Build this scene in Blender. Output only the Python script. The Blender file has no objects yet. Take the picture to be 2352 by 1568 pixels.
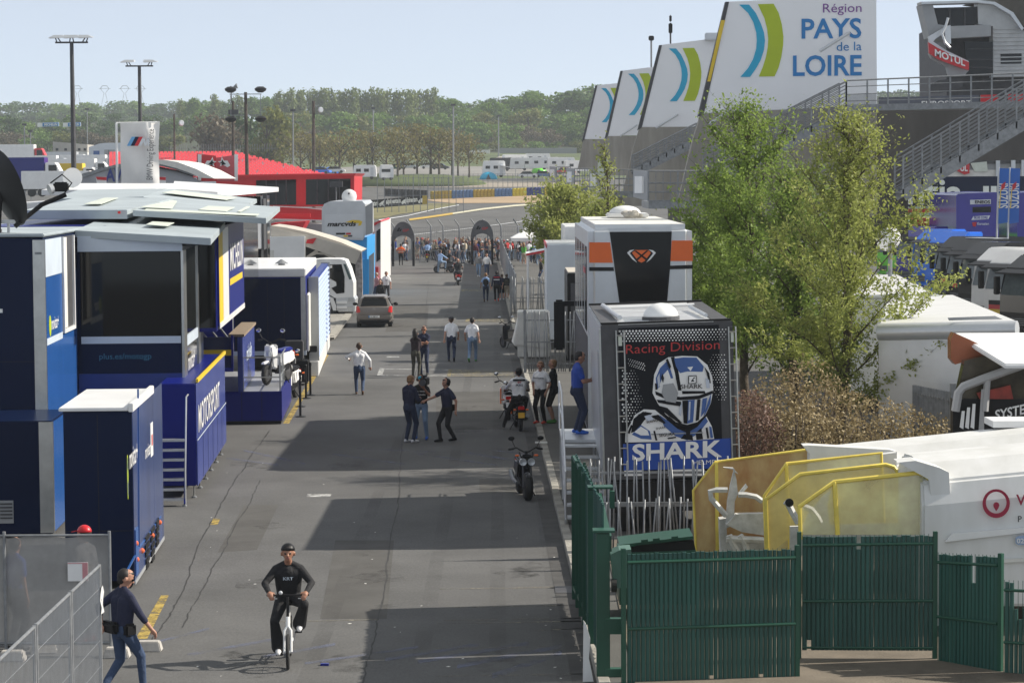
import bpy, bmesh, math, random
import numpy as np
from mathutils import Vector, Matrix, Euler
random.seed(7)
R = math.radians
SC = bpy.context.scene
COL = SC.collection

# ------------------------------------------------------------------ camera
CAM_H, FPX, TILT, ROLL = 7.0, 5700.0, math.atan(374/5700.0), 0.006
cd = bpy.data.cameras.new('camera'); cam = bpy.data.objects.new('camera', cd); COL.objects.link(cam)
cd.sensor_width = 36.0; cd.lens = 36.0*FPX/2352.0; cd.clip_start = 0.5; cd.clip_end = 9000
cam.location = (0, 0, CAM_H)
CR = Matrix.Rotation(math.pi/2 - TILT, 3, 'X') @ Matrix.Rotation(-ROLL, 3, 'Z')
cam.rotation_euler = CR.to_euler()
SC.camera = cam

# ------------------------------------------------------------------ sky and sun
SUN_EL, SUN_AZ = 36.0, 82.0           # azimuth measured from +Y (view direction) towards +X
w = bpy.data.worlds.new('World'); SC.world = w; w.use_nodes = True
nt = w.node_tree; nt.nodes.clear()
wo = nt.nodes.new('ShaderNodeOutputWorld'); bg = nt.nodes.new('ShaderNodeBackground')
sky = nt.nodes.new('ShaderNodeTexSky'); sky.sky_type = 'NISHITA'; sky.sun_disc = False
sky.sun_elevation = R(SUN_EL); sky.sun_rotation = R(SUN_AZ)
sky.altitude = 50; sky.air_density = 0.27; sky.dust_density = 0.1; sky.ozone_density = 1.2
nt.links.new(sky.outputs[0], bg.inputs[0])
veil = nt.nodes.new('ShaderNodeBackground'); veil.inputs[0].default_value = (.93, .955, .935, 1); veil.inputs[1].default_value = 0.315   # even veil of thin high haze
ads = nt.nodes.new('ShaderNodeAddShader'); nt.links.new(bg.outputs[0], ads.inputs[0]); nt.links.new(veil.outputs[0], ads.inputs[1]); nt.links.new(ads.outputs[0], wo.inputs[0])
bg.inputs[1].default_value = 0.05
sl = bpy.data.lights.new('sun', 'SUN'); sun = bpy.data.objects.new('sun', sl); COL.objects.link(sun)
sl.energy = 3.9; sl.angle = R(0.6); sl.color = (1.0, 0.93, 0.82)
sd = Vector((math.cos(R(SUN_EL))*math.sin(R(SUN_AZ)), math.cos(R(SUN_EL))*math.cos(R(SUN_AZ)), math.sin(R(SUN_EL))))
sun.rotation_euler = sd.to_track_quat('Z', 'Y').to_euler()
SC.view_settings.view_transform = 'Standard'; SC.view_settings.look = 'None'
SC.view_settings.exposure = 0.74; SC.view_settings.gamma = 1.0
SC.view_settings.use_curve_mapping = False
SC.render.engine = 'CYCLES'
SC.cycles.use_denoising = True
SC.cycles.max_bounces = 6; SC.cycles.diffuse_bounces = 3; SC.cycles.glossy_bounces = 3
SC.cycles.transparent_max_bounces = 16; SC.cycles.volume_bounces = 1
SC.cycles.sample_clamp_indirect = 6

# ------------------------------------------------------------------ picture -> place
def ray(px, py):
    return CR @ Vector(((px-1176.0)/FPX, (784.0-py)/FPX, -1.0))
def P(px, py, Y):
    d = ray(px, py); t = Y/d.y
    return Vector((d.x*t, Y, CAM_H+d.z*t))
def G(px, py, z=0.0):
    d = ray(px, py); t = (z-CAM_H)/d.z
    return Vector((d.x*t, d.y*t, z))

# ------------------------------------------------------------------ materials
MATS = {}
def mat(name, col, rough=0.6, metal=0.0, var=0.12, scale=3.0, bump=0.0, bscale=40.0, col2=None, alpha=1.0, trans=0.0, emit=0.0, spec=None, stretch=None, detail=4.0):
    if name in MATS: return MATS[name]
    m = bpy.data.materials.new(name); m.use_nodes = True
    n = m.node_tree.nodes; l = m.node_tree.links
    b = n['Principled BSDF']
    b.inputs['Roughness'].default_value = rough; b.inputs['Metallic'].default_value = metal
    if spec is not None: b.inputs['Specular IOR Level'].default_value = spec
    c1 = tuple(max(0, c*(1-var)) for c in col); c2 = col2 or tuple(min(1, c*(1+var)) for c in col)
    tc = n.new('ShaderNodeTexCoord'); no = n.new('ShaderNodeTexNoise'); cr = n.new('ShaderNodeValToRGB')
    no.inputs['Scale'].default_value = scale; no.inputs['Detail'].default_value = detail; no.inputs['Roughness'].default_value = 0.62
    src = tc.outputs['Object']
    if stretch:
        mp = n.new('ShaderNodeMapping'); mp.inputs['Scale'].default_value = stretch
        l.new(src, mp.inputs[0]); src = mp.outputs[0]
    l.new(src, no.inputs['Vector']); l.new(no.outputs['Fac'], cr.inputs[0])
    cr.color_ramp.elements[0].position = 0.32; cr.color_ramp.elements[1].position = 0.68
    cr.color_ramp.elements[0].color = (*c1, 1); cr.color_ramp.elements[1].color = (*c2, 1)
    l.new(cr.outputs[0], b.inputs['Base Color'])
    if bump:
        n2 = n.new('ShaderNodeTexNoise'); n2.inputs['Scale'].default_value = bscale; n2.inputs['Detail'].default_value = 6
        bp = n.new('ShaderNodeBump'); bp.inputs['Strength'].default_value = bump; bp.inputs['Distance'].default_value = 0.03
        l.new(src, n2.inputs['Vector']); l.new(n2.outputs['Fac'], bp.inputs['Height']); l.new(bp.outputs[0], b.inputs['Normal'])
    if trans: b.inputs['Transmission Weight'].default_value = trans
    if alpha < 1: b.inputs['Alpha'].default_value = alpha
    if emit:
        b.inputs['Emission Color'].default_value = (*col, 1); b.inputs['Emission Strength'].default_value = emit
    MATS[name] = m
    return m
def leafmat(name, c1, c2, tr=0.35):
    if name in MATS: return MATS[name]
    m = bpy.data.materials.new(name); m.use_nodes = True
    n = m.node_tree.nodes; l = m.node_tree.links; b = n['Principled BSDF']; out = n['Material Output']
    b.inputs['Roughness'].default_value = 0.55; b.inputs['Specular IOR Level'].default_value = 0.3
    ge = n.new('ShaderNodeNewGeometry'); cr = n.new('ShaderNodeValToRGB')
    cr.color_ramp.elements[0].color = (*c1, 1); cr.color_ramp.elements[1].color = (*c2, 1)
    oi = n.new('ShaderNodeObjectInfo'); ad = n.new('ShaderNodeMath'); ad.operation = 'MULTIPLY_ADD'
    ad.inputs[1].default_value = 0.35; ad.inputs[2].default_value = 0.0
    l.new(oi.outputs['Random'], ad.inputs[0])
    a2 = n.new('ShaderNodeMath'); a2.operation = 'MULTIPLY_ADD'; a2.inputs[1].default_value = 0.65
    l.new(ge.outputs['Random Per Island'], a2.inputs[0]); l.new(ad.outputs[0], a2.inputs[2]); l.new(a2.outputs[0], cr.inputs[0])
    l.new(cr.outputs[0], b.inputs['Base Color'])
    t = n.new('ShaderNodeBsdfTranslucent'); l.new(cr.outputs[0], t.inputs[0])
    mx = n.new('ShaderNodeMixShader'); mx.inputs[0].default_value = tr
    l.new(b.outputs[0], mx.inputs[1]); l.new(t.outputs[0], mx.inputs[2]); l.new(mx.outputs[0], out.inputs[0])
    MATS[name] = m
    return m
def paint(name, col, rough=0.32, var=0.06): return mat(name, col, rough, 0, var, 1.2)
M_white = paint('white_paint', (.80, .80, .79)); M_offwhite = mat('off_white_sheet', (.68, .67, .63), .6, 0, .1, 2)
M_navy = mat('navy_paint', (.004, .011, .042), .3, 0, .06, 1.2, spec=.14); M_blue = mat('royal_blue_paint', (.007, .014, .18), .32, 0, .06, 1.2, spec=.2)
M_midblue = paint('mid_blue_paint', (.02, .09, .30), .25); M_sky = paint('cyan_blue_paint', (.02, .30, .68), .4)
M_black = mat('black_plastic', (.010, .010, .011), .45, 0, .2, spec=.25); M_glass = mat('dark_glass', (.006, .007, .008), .05, 0, .1, 1, spec=.28)
M_steel = mat('brushed_steel', (.52, .52, .50), .28, .9, .12, 2.5); M_alu = mat('aluminium', (.62, .63, .64), .38, .8, .1, 4)
M_galv = mat('galvanised_steel', (.25, .26, .27), .5, .45, .2, 6); M_grey = paint('grey_paint', (.32, .33, .34), .45)
M_dgrey = mat('dark_grey', (.06, .06, .065), .6, 0, .2); M_red = paint('red_paint', (.55, .012, .02), .38)
M_yellow = paint('yellow_paint', (.75, .52, .03), .45); M_orange = paint('orange_paint', (.80, .14, .015), .35)
M_silver = mat('silver_paint', (.58, .60, .62), .3, .35, .06, 1.5); M_rubber = mat('rubber', (.018, .018, .018), .8, 0, .2)
M_conc = mat('concrete', (.27, .255, .23), .9, 0, .28, 1.1, .25, 30); M_green = paint('green_paint', (.012, .075, .045), .42, .12)
M_paleblue = mat('dusty_pale_roof', (.37, .42, .445), .5, 0, .12, .7); M_cream = mat('pale_print', (.60, .64, .56), .5, 0, .1, 2)
M_teal = paint('teal_print', (.02, .16, .27), .4); M_tail = mat('tail_lamp', (.62, .02, .02), .15, 0, .1)
M_lens = mat('clear_lens', (.55, .57, .58), .08, .3, .1); M_bark = mat('bark', (.085, .065, .048), .9, 0, .35, 8, .5, 20)
M_lime = paint('lime_print', (.42, .52, .012), .5); M_aqua = paint('aqua_print', (.015, .38, .60), .5)
M_txtblue = paint('blue_print', (.02, .20, .50), .5); M_purple = paint('purple_print', (.20, .06, .30), .5)
M_beige = mat('beige_canvas', (.50, .46, .40), .8, 0, .1, 1.5, .15, 20); M_chrome = mat('chrome', (.75, .75, .75), .12, 1, .03)

# ------------------------------------------------------------------ mesh builder
class MB:
    def __init__(s): s.v = []; s.f = []; s.m = []; s.mi = 0
    def add(s, vs, fs):
        o = len(s.v); s.v += [tuple(p) for p in vs]
        for f in fs: s.f.append([i+o for i in f]); s.m.append(s.mi)
        return s
    def box(s, x0, x1, y0, y1, z0, z1):
        return s.add([(x0,y0,z0),(x1,y0,z0),(x1,y1,z0),(x0,y1,z0),(x0,y0,z1),(x1,y0,z1),(x1,y1,z1),(x0,y1,z1)],
              [(3,2,1,0),(4,5,6,7),(0,1,5,4),(1,2,6,5),(2,3,7,6),(3,0,4,7)])
    def hexa(s, b, t):      # bottom and top quads (counter-clockwise from above)
        return s.add(list(b)+list(t), [(3,2,1,0),(4,5,6,7),(0,1,5,4),(1,2,6,5),(2,3,7,6),(3,0,4,7)])
    def prism(s, poly, vec):
        n = len(poly); vec = Vector(vec); p = [Vector(q) for q in poly]
        return s.add(p+[q+vec for q in p], [tuple(range(n))[::-1], tuple(range(n, 2*n))]+[(i, (i+1) % n, (i+1) % n+n, i+n) for i in range(n)])
    def quad(s, *p): return s.add(p, [tuple(range(len(p)))])
    def bar(s, a, b, w=.05, h=None):
        a = Vector(a); b = Vector(b); h = h or w; d = (b-a)
        if d.length < 1e-6: return s
        d.normalize(); u = d.cross(Vector((0, 0, 1)))
        if u.length < 1e-3: u = Vector((1, 0, 0))
        u.normalize(); v = u.cross(d); u = u*w/2; v = v*h/2
        return s.add([a-u-v, a+u-v, a+u+v, a-u+v, b-u-v, b+u-v, b+u+v, b-u+v], [(0,1,2,3),(7,6,5,4),(1,0,4,5),(2,1,5,6),(3,2,6,7),(0,3,7,4)])
    def tube(s, pts, r, n=8, cap=True):
        pts = [Vector(p) for p in pts]; k = len(pts)
        rs = r if isinstance(r, (list, tuple)) else [r]*k
        vs = []; up = None
        for i, p in enumerate(pts):
            d = pts[min(i+1, k-1)]-pts[max(i-1, 0)]
            if d.length < 1e-9: d = Vector((0, 0, 1))
            d.normalize()
            if up is None: up = d.orthogonal().normalized()
            else:
                up = up-d*up.dot(d)
                up = up.normalized() if up.length > 1e-5 else d.orthogonal().normalized()
            q = d.cross(up)
            for j in range(n):
                a = 2*math.pi*j/n; vs.append(p+(up*math.cos(a)+q*math.sin(a))*rs[i])
        fs = [(i*n+j, i*n+(j+1) % n, (i+1)*n+(j+1) % n, (i+1)*n+j) for i in range(k-1) for j in range(n)]
        if cap: fs += [tuple(range(n))[::-1], tuple(range((k-1)*n, k*n))]
        return s.add(vs, fs)
    def lathe(s, prof, c=(0,0,0), axis=(0,0,1), n=20):   # prof: (radius, height)
        a = Vector(axis).normalized(); u = a.orthogonal().normalized(); v = a.cross(u); c = Vector(c)
        vs = [c+a*h+(u*math.cos(2*math.pi*j/n)+v*math.sin(2*math.pi*j/n))*r for r, h in prof for j in range(n)]
        k = len(prof)
        fs = [(i*n+j, i*n+(j+1) % n, (i+1)*n+(j+1) % n, (i+1)*n+j) for i in range(k-1) for j in range(n)]
        fs += [tuple(range(n))[::-1], tuple(range((k-1)*n, k*n))]
        return s.add(vs, fs)
    def torus(s, c, axis, Rr, r, n=24, m=8):
        a = Vector(axis).normalized(); u = a.orthogonal().normalized(); v = a.cross(u); c = Vector(c); vs = []
        for i in range(n):
            t = 2*math.pi*i/n; d = u*math.cos(t)+v*math.sin(t)
            for j in range(m):
                q = 2*math.pi*j/m; vs.append(c+d*(Rr+r*math.cos(q))+a*r*math.sin(q))
        return s.add(vs, [(i*m+j, ((i+1) % n)*m+j, ((i+1) % n)*m+(j+1) % m, i*m+(j+1) % m) for i in range(n) for j in range(m)])
    def ball(s, c, rx, ry=None, rz=None, nu=14, nv=9, rot=None, half=False):
        ry = ry or rx; rz = rz or rx; c = Vector(c); vs = []
        t1 = math.pi/2 if half else math.pi
        for i in range(nv+1):
            t = t1*i/nv
            for j in range(nu):
                p = 2*math.pi*j/nu
                q = Vector((rx*math.sin(t)*math.cos(p), ry*math.sin(t)*math.sin(p), rz*math.cos(t)))
                if rot is not None: q = rot @ q
                vs.append(c+q)
        fs = [(i*nu+j, (i+1)*nu+j, (i+1)*nu+(j+1) % nu, i*nu+(j+1) % nu) for i in range(nv) for j in range(nu)]
        if half: fs.append(tuple(range(nv*nu, nv*nu+nu))[::-1])
        return s.add(vs, fs)
    def mesh(s, name, mats, smooth=False, bevel=0.0, seg=2):
        me = bpy.data.meshes.new(name); me.from_pydata(s.v, [], s.f)
        for m in (mats if isinstance(mats, (list, tuple)) else [mats]): me.materials.append(m)
        if any(s.m): me.polygons.foreach_set('material_index', s.m)
        bm = bmesh.new(); bm.from_mesh(me)
        bmesh.ops.remove_doubles(bm, verts=bm.verts, dist=1e-5)
        bmesh.ops.recalc_face_normals(bm, faces=bm.faces)
        if bevel:
            es = [e for e in bm.edges if len(e.link_faces) == 2 and e.calc_face_angle(0) > .5]
            bmesh.ops.bevel(bm, geom=es, offset=bevel, segments=seg, affect='EDGES', clamp_overlap=True)
        if smooth:
            for f in bm.faces: f.smooth = True
            if smooth != 2:
                for e in bm.edges: e.smooth = not (len(e.link_faces) == 2 and e.calc_face_angle(0) > .7)
        bm.to_mesh(me); bm.free(); me.update()
        return me
    def build(s, name, mats, parent=None, smooth=False, bevel=0.0, seg=2, loc=None):
        return ob(name, s.mesh(name, mats, smooth, bevel, seg), parent, loc)
def ob(name, me, parent=None, loc=None):
    o = bpy.data.objects.new(name, me); COL.objects.link(o)
    if parent is not None: o.parent = parent
    if loc is not None: o.location = loc
    return o
def tag(o, label=None, cat=None, group=None, kind=None):
    if label: o['label'] = label
    if cat: o['category'] = cat
    if group: o['group'] = group
    if kind: o['kind'] = kind
    return o
def thing(name, label, cat, loc=(0, 0, 0), rz=0.0, group=None):
    o = bpy.data.objects.new(name, None); COL.objects.link(o); o.empty_display_size = .2
    o.location = loc; o.rotation_euler = (0, 0, rz)
    return tag(o, label, cat, group)
def struct(o): o['kind'] = 'structure'; return o
def copy_tree(o, parent=None):
    c = o.copy(); COL.objects.link(c)
    if parent is not None: c.parent = parent
    for ch in list(o.children): copy_tree(ch, c)
    return c
def B(name, m, parent, x0, x1, y0, y1, z0, z1, bevel=0.0):
    return MB().box(x0, x1, y0, y1, z0, z1).build(name, m, parent, bevel=bevel)
# flat print on a surface: origin o, right u, up v (normal u x v faces the viewer)
def poly_on(parent, name, polys, o, u, v, m, off=.006):
    o = Vector(o); u = Vector(u).normalized(); v = Vector(v).normalized(); n = u.cross(v); b = MB()
    ms = m if isinstance(m, list) else [m]
    for k, p in enumerate(polys):
        if isinstance(p, tuple) and len(p) == 2 and isinstance(p[0], int): b.mi = p[0]; p = p[1]
        b.prism([o+u*a+v*c+n*.001 for a, c in p], n*(off-.001+.0015*k/max(1, len(polys))))
    return b.build(name, ms, parent)
def text_on(parent, name, s, o, u, v, wd, ht, m, off=.008, bold=0.0, shear=0.0, font=None):
    cu = bpy.data.curves.new(name, 'FONT'); cu.body = s; cu.size = 1; cu.offset = bold; cu.shear = shear; cu.resolution_u = 3
    t = bpy.data.objects.new(name, cu); COL.objects.link(t)
    me = bpy.data.meshes.new_from_object(t); bpy.data.objects.remove(t); bpy.data.curves.remove(cu)
    n = len(me.vertices); co = np.empty(n*3); me.vertices.foreach_get('co', co); co = co.reshape(-1, 3)
    lo = co.min(0); hi = co.max(0)
    a = (co[:, 0]-lo[0])/max(1e-6, hi[0]-lo[0])*wd; c = (co[:, 1]-lo[1])/max(1e-6, hi[1]-lo[1])*ht
    o = np.array(o); u = np.array(Vector(u).normalized()); v = np.array(Vector(v).normalized()); nn = np.cross(u, v)
    me.vertices.foreach_set('co', (o+np.outer(a, u)+np.outer(c, v)+nn*off).ravel()); me.materials.clear(); me.materials.append(m); me.update()
    me.name = name
    return ob(name, me, parent)
def arc(cx, cy, rx, ry, a0, a1, n=12):
    return [(cx+rx*math.cos(R(a0+(a1-a0)*i/n)), cy+ry*math.sin(R(a0+(a1-a0)*i/n))) for i in range(n+1)]
UX, UY, UZ = Vector((1, 0, 0)), Vector((0, 1, 0)), Vector((0, 0, 1))
# ================================================================== SETTING
PROF = [(-60, 0), (225, 0), (475, 3.2), (530, 5.6), (600, 8.5), (810, 13), (860, 17), (960, 27), (1500, 34), (2600, 60), (6000, 70)]
def zg(Y): return float(np.interp(Y, [p[0] for p in PROF], [p[1] for p in PROF]))
def GT(px, py, dz=0.0):      # picture point on the terrain
    d = ray(px, py); last = 20.0
    for Y in np.arange(20, 2600, 1.0):
        if CAM_H+d.z/d.y*Y <= zg(Y)+dz: last = Y; break
    Y = last
    return Vector((d.x/d.y*Y, Y, zg(Y)+dz))
M_asph = mat('asphalt', (.122, .121, .119), .9, 0, .15, .35, .35, 60, detail=8, spec=.15)
def mottle(m, sc1, a1, sc2, a2, stretch=(1, 1, 1)):
    n = m.node_tree.nodes; l = m.node_tree.links; b = n['Principled BSDF']; src = b.inputs['Base Color'].links[0].from_socket; tc = n.new('ShaderNodeTexCoord'); mp = n.new('ShaderNodeMapping'); mp.inputs['Scale'].default_value = stretch; l.new(tc.outputs['Object'], mp.inputs[0])
    for sc, a in ((sc1, a1), (sc2, a2)):
        no = n.new('ShaderNodeTexNoise'); no.inputs['Scale'].default_value = sc; no.inputs['Detail'].default_value = 6; no.inputs['Roughness'].default_value = .7; l.new(mp.outputs[0], no.inputs['Vector'])
        mr = n.new('ShaderNodeMapRange'); mr.inputs[1].default_value = .3; mr.inputs[2].default_value = .7; mr.inputs[3].default_value = 1-a; mr.inputs[4].default_value = 1+a; l.new(no.outputs['Fac'], mr.inputs[0])
        mx = n.new('ShaderNodeVectorMath'); mx.operation = 'SCALE'; l.new(src, mx.inputs[0]); l.new(mr.outputs[0], mx.inputs['Scale']); src = mx.outputs[0]
    l.new(src, b.inputs['Base Color'])
mottle(M_asph, .16, .13, 24, .16, (1, .35, 1))
M_asph2 = mat('worn_asphalt_path', (.10, .097, .09), .9, 0, .16, .5, .35, 50, detail=8)
M_grass = mat('dry_grass', (.16, .145, .055), .95, 0, .3, .12, .3, 6)
M_green_grass = mat('grass', (.075, .10, .03), .95, 0, .35, .05, .3, 4)
M_sand = mat('gravel_trap_sand', (.38, .27, .16), .95, 0, .12, .3)
M_wood = mat('wooded_ground', (.035, .045, .018), .95, 0, .4, .05)
M_soil = mat('bare_soil', (.16, .11, .07), .95, 0, .3, 3, .5, 20)
def sheet(name, rows, m, dz, nx=6):
    """strip over the terrain; rows = (picture y, x left, x right)"""
    b = MB(); vs = []
    for py, xl, xr in rows:
        vs += [GT(xl+(xr-xl)*i/nx, py, dz) for i in range(nx+1)]
    k = nx+1
    b.add(vs, [(r*k+i, r*k+i+1, (r+1)*k+i+1, (r+1)*k+i) for r in range(len(rows)-1) for i in range(nx)])
    return struct(b.build(name, m))
# one ground sheet to the horizon
ys = [-60, 20, 60, 100, 150, 200, 225]+list(range(250, 480, 25))+list(range(475, 960, 15))+[960, 1050, 1200, 1500, 2000, 2600, 4000, 6000]
ys = sorted(set(ys)); xs = [-2500, -1200, -700, -400, -250, -150, -80, -40, 0, 40, 80, 150, 250, 400, 700, 1200, 2500]
gb = MB(); gb.v = [(x, y, zg(y)+(0 if y < 700 else 2.5*math.sin(x*.013+y*.01))) for y in ys for x in xs]
for j in range(len(ys)-1):
    for i in range(len(xs)-1):
        gb.f.append([j*17+i, j*17+i+1, (j+1)*17+i+1, (j+1)*17+i]); yy = ys[j]
        gb.m.append(0 if yy < 560 else (1 if yy < 800 else 2))
struct(gb.build('ground', [M_asph, M_green_grass, M_wood]))
# ---- sidewalk and kerb on the right of the road
def road_edge(Y): return 1.62-.0138*Y
kb = MB()
pav = MB()
Ya = [20, 34, 44, 60, 75, 90, 110, 140, 175, 206]
pts = [Vector((road_edge(y), y, 0)) for y in Ya]
for a, b_ in zip(pts, pts[1:]):
    pav.add([(a.x+.16, a.y, .11), (a.x+4.5, a.y, .11), (b_.x+4.5, b_.y, .11), (b_.x+.16, b_.y, .11)], [(0, 1, 2, 3)])
struct(pav.build('sidewalk', M_asph2))
kerb = tag(bpy.data.objects.new('kerb', None), kind='structure'); COL.objects.link(kerb)
kk = None; y = 26.0
M_kerb = mat('kerb_stone', (.30, .285, .25), .9, 0, .25, 2.5, .3, 30)
while y < 150:
    if kk is None:
        me = MB().box(0, .17, .012, .988, -.05, .125).mesh('kerb_stone', M_kerb, bevel=.012, seg=1)
    kk = ob('kerb_stone', me, kerb, (road_edge(y)+random.uniform(-.006, .006), y, random.uniform(-.006, .004)))
    kk.rotation_euler = (0, 0, R(.79)); y += 1.0
struct(MB().add([(road_edge(150), 150, .12), (road_edge(150)+.17, 150, .12), (road_edge(206)+.17, 206, .12), (road_edge(206), 206, .12), (road_edge(150), 150, 0), (road_edge(206), 206, 0)], [(0, 1, 2, 3), (4, 0, 3, 5)]).build('far_kerb', M_kerb))
gut = MB()
for a, b_ in zip(pts, pts[1:]): gut.add([(a.x-.34, a.y, .004), (a.x-.01, a.y, .004), (b_.x-.01, b_.y, .004), (b_.x-.34, b_.y, .004)], [(0, 1, 2, 3)])
struct(gut.build('gutter_strip', mat('gutter_asphalt', (.062, .06, .058), .9, 0, .3, 1.2, .3, 50)))
struct(MB().box(road_edge(40)-.36, road_edge(40)-.02, 41.6, 42.3, .004, .010).build('storm_drain', M_dgrey))
# soil under the green fence, right bottom
struct(MB().add([(1.55, 20, .125), (9, 20, .125), (9, 47, .125), (1.75, 47, .125)], [(0, 1, 2, 3)]).build('yard_ground', mat('yard_dirt', (.15, .125, .095), .95, 0, .35, .9, .4, 25)))
mp = []
M_patch = mat('repair_patch', (.10, .097, .092), .9, 0, .18, .8, .35, 60, detail=8, spec=.15)
pb0 = MB()
for q in ([(770, 1240), (905, 1240), (888, 1420), (735, 1420)], [(1000, 900), (1150, 898), (1160, 985), (1004, 988)], [(560, 1160), (640, 1158), (590, 1262), (500, 1268)], [(905, 700), (985, 700), (980, 760), (885, 762)], [(1100, 1100), (1180, 1100), (1186, 1130), (1102, 1131)]): pb0.quad(*[G(x, y_, .0015) for x, y_ in q])
struct(pb0.build('road_patch', M_patch))
# ---- markings and seams on the road
def decal(name, polys, m, z=.004):
    b = MB()
    for p in polys: b.quad(*[G(x, y_, z) for x, y_ in p])
    return struct(b.build(name, m))
def worn(name, col, lo=.42, hi=.58, scale=4.0):      # worn paint: lets the asphalt show through
    m = mat(name, col, .85, 0, .15, 6); n = m.node_tree.nodes; l = m.node_tree.links
    no = n.new('ShaderNodeTexNoise'); no.inputs['Scale'].default_value = scale; no.inputs['Detail'].default_value = 8; no.inputs['Roughness'].default_value = .75
    tc = n.new('ShaderNodeTexCoord'); l.new(tc.outputs['Object'], no.inputs['Vector'])
    mr = n.new('ShaderNodeMapRange'); mr.inputs[1].default_value = lo; mr.inputs[2].default_value = hi
    l.new(no.outputs['Fac'], mr.inputs[0]); l.new(mr.outputs[0], n['Principled BSDF'].inputs['Alpha'])
    return m
W_yel = worn('worn_yellow_line', (.42, .30, .07), .36, .56); W_yel2 = worn('faded_yellow_line', (.36, .29, .13), .40, .62)
W_white = worn('worn_white_line', (.5, .5, .48), .38, .6); W_blue = worn('faded_blue_line', (.16, .18, .27), .40, .80, 1.6)
decal('yellow_edge_line', [[(650, 972), (664, 972), (755, 815), (748, 812)], [(311, 1466), (338, 1466), (388, 1366), (370, 1366)], [(483, 1204), (500, 1204), (506, 1191), (490, 1190)]], W_yel)
hat = []
for (x0, x1, ya, yb, n_) in [(1030, 1192, 848, 864, 5), (1072, 1172, 731, 739, 5), (1062, 1150, 664.5, 668.5, 3), (1085, 1165, 605, 608, 2)]:
    hat.append([(x0, ya), (x0+9, ya), (x0+5, yb), (x0-4, yb)])
    for i in range(n_):
        t = ya+(yb-ya)*(i+.2)/n_; t2 = t+(yb-ya)*.28/n_*1.6
        hat.append([(x0+8, t), (x1, t+(yb-ya)*.22), (x1, t2+(yb-ya)*.18), (x0+8, t2)])
decal('yellow_hatching', hat, W_yel2)
decal('white_bay_line', [[(872, 845), (884, 845), (878, 861), (866, 861)], [(868, 861), (1030, 861.5), (1030, 863), (868, 862.5)], [(880, 846), (1030, 848.5), (1030, 849.5), (880, 847)], [(888, 818), (917, 818), (917, 820.5), (888, 820.5)], [(706, 1134), (762, 1133.5), (758, 1140), (704, 1140.5)]], W_white)
bl = []
for (xa, ya, xb, yb, wd) in [(1130, 1545, 1290, 1492, 12), (1050, 1525, 1290, 1478, 9), (960, 1515, 1215, 1472, 8), (885, 1510, 1100, 1475, 7), (700, 1520, 960, 1482, 5), (600, 1505, 770, 1475, 6), (430, 1500, 640, 1462, 6), (330, 1478, 480, 1440, 5),
        (1070, 1036, 1230, 1062, 5), (1120, 1030, 1240, 1045, 3), (960, 1040, 1140, 1066, 3), (760, 1040, 930, 1064, 3), (560, 1032, 700, 1062, 4), (520, 1050, 640, 1066, 3), (820, 1028, 1000, 1036, 2)]:
    bl.append([(xa, ya), (xb, yb), (xb, yb+wd), (xa, ya+wd)])
decal('faded_blue_streaks', bl, W_blue)
cr = []
for yy in (1477, 1518, 1548, 1553, 1573, 1612, 1627, 1690): pass
for (xa, xb, yy) in [(1010, 1330, 1345), (1020, 1335, 1387), (1020, 1338, 1417), (1005, 1336, 1424), (1230, 1345, 1440), (1000, 1345, 1481), (1000, 1345, 1545), (640, 870, 1420)]:
    cr.append([(xa, yy+6), (xb, yy), (xb, yy+3), (xa, yy+8)])
decal('painted_light_stripes', cr, worn('painted_light_stripe', (.21, .19, .15), .42, .66, 3))  # stripes of light through the gate's gaps, painted as pale strips
def crack(name, pts, wd, z, m):
    b = MB(); vs = []; rnd = random.Random(3)
    q = []; dr = 0
    for (x0, y0), (x1, y1) in zip(pts, pts[1:]):
        for i in range(26): t = i/26; dr = dr*.8+rnd.uniform(-.022, .022); q.append(G(x0+(x1-x0)*t, y0+(y1-y0)*t, z)+Vector((dr, 0, 0)))
    for p in q: h = wd*rnd.uniform(.4, 1.3)/2; vs += [p-Vector((h, 0, 0)), p+Vector((h, 0, 0))]
    b.add(vs, [(2*i, 2*i+1, 2*i+3, 2*i+2) for i in range(len(q)-1)])
    return struct(b.build(name, m))
M_crack = mat('tar_seam', (.03, .029, .028), .8, 0, .3, 3)
crack('road_crack', [(330, 1500), (405, 1385), (470, 1215), (545, 1095), (620, 985)], .03, .003, M_crack)
crack('road_crack', [(420, 1440), (490, 1300), (560, 1170), (600, 1100)], .024, .003, M_crack)
crack('road_crack', [(835, 1568), (868, 1420), (908, 1170), (925, 1010), (975, 760), (985, 640)], .03, .003, M_crack)
st_b = MB(); rnd = random.Random(77)
for i in range(26):
    c = G(rnd.uniform(520, 1240), rnd.uniform(640, 1540), .0022); r0 = rnd.uniform(.08, .55); n = 14; ph = rnd.uniform(0, 6)
    st_b.quad(*[c+Vector((math.cos(6.283*k/n)*r0*(1+.35*math.sin(3*k+ph)), math.sin(6.283*k/n)*r0*(1.6+.5*math.cos(2*k+ph)), 0)) for k in range(n)])
struct(st_b.build('oil_stain', worn('oil_stain', (.06, .058, .055), .44, .95, 2.2)))
tt = MB()
for x0, x1 in ((-2.9, -3.4), (-1.35, -1.75), (-.2, -.9), (.75, .1)):
    tt.quad(Vector((x0-.13, 30, .0026)), Vector((x0+.13, 30, .0026)), Vector((x1+.13, 150, .0026)), Vector((x1-.13, 150, .0026)))
struct(tt.build('tyre_track', worn('tyre_track', (.07, .068, .065), .42, 1.7, .25)))
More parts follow.
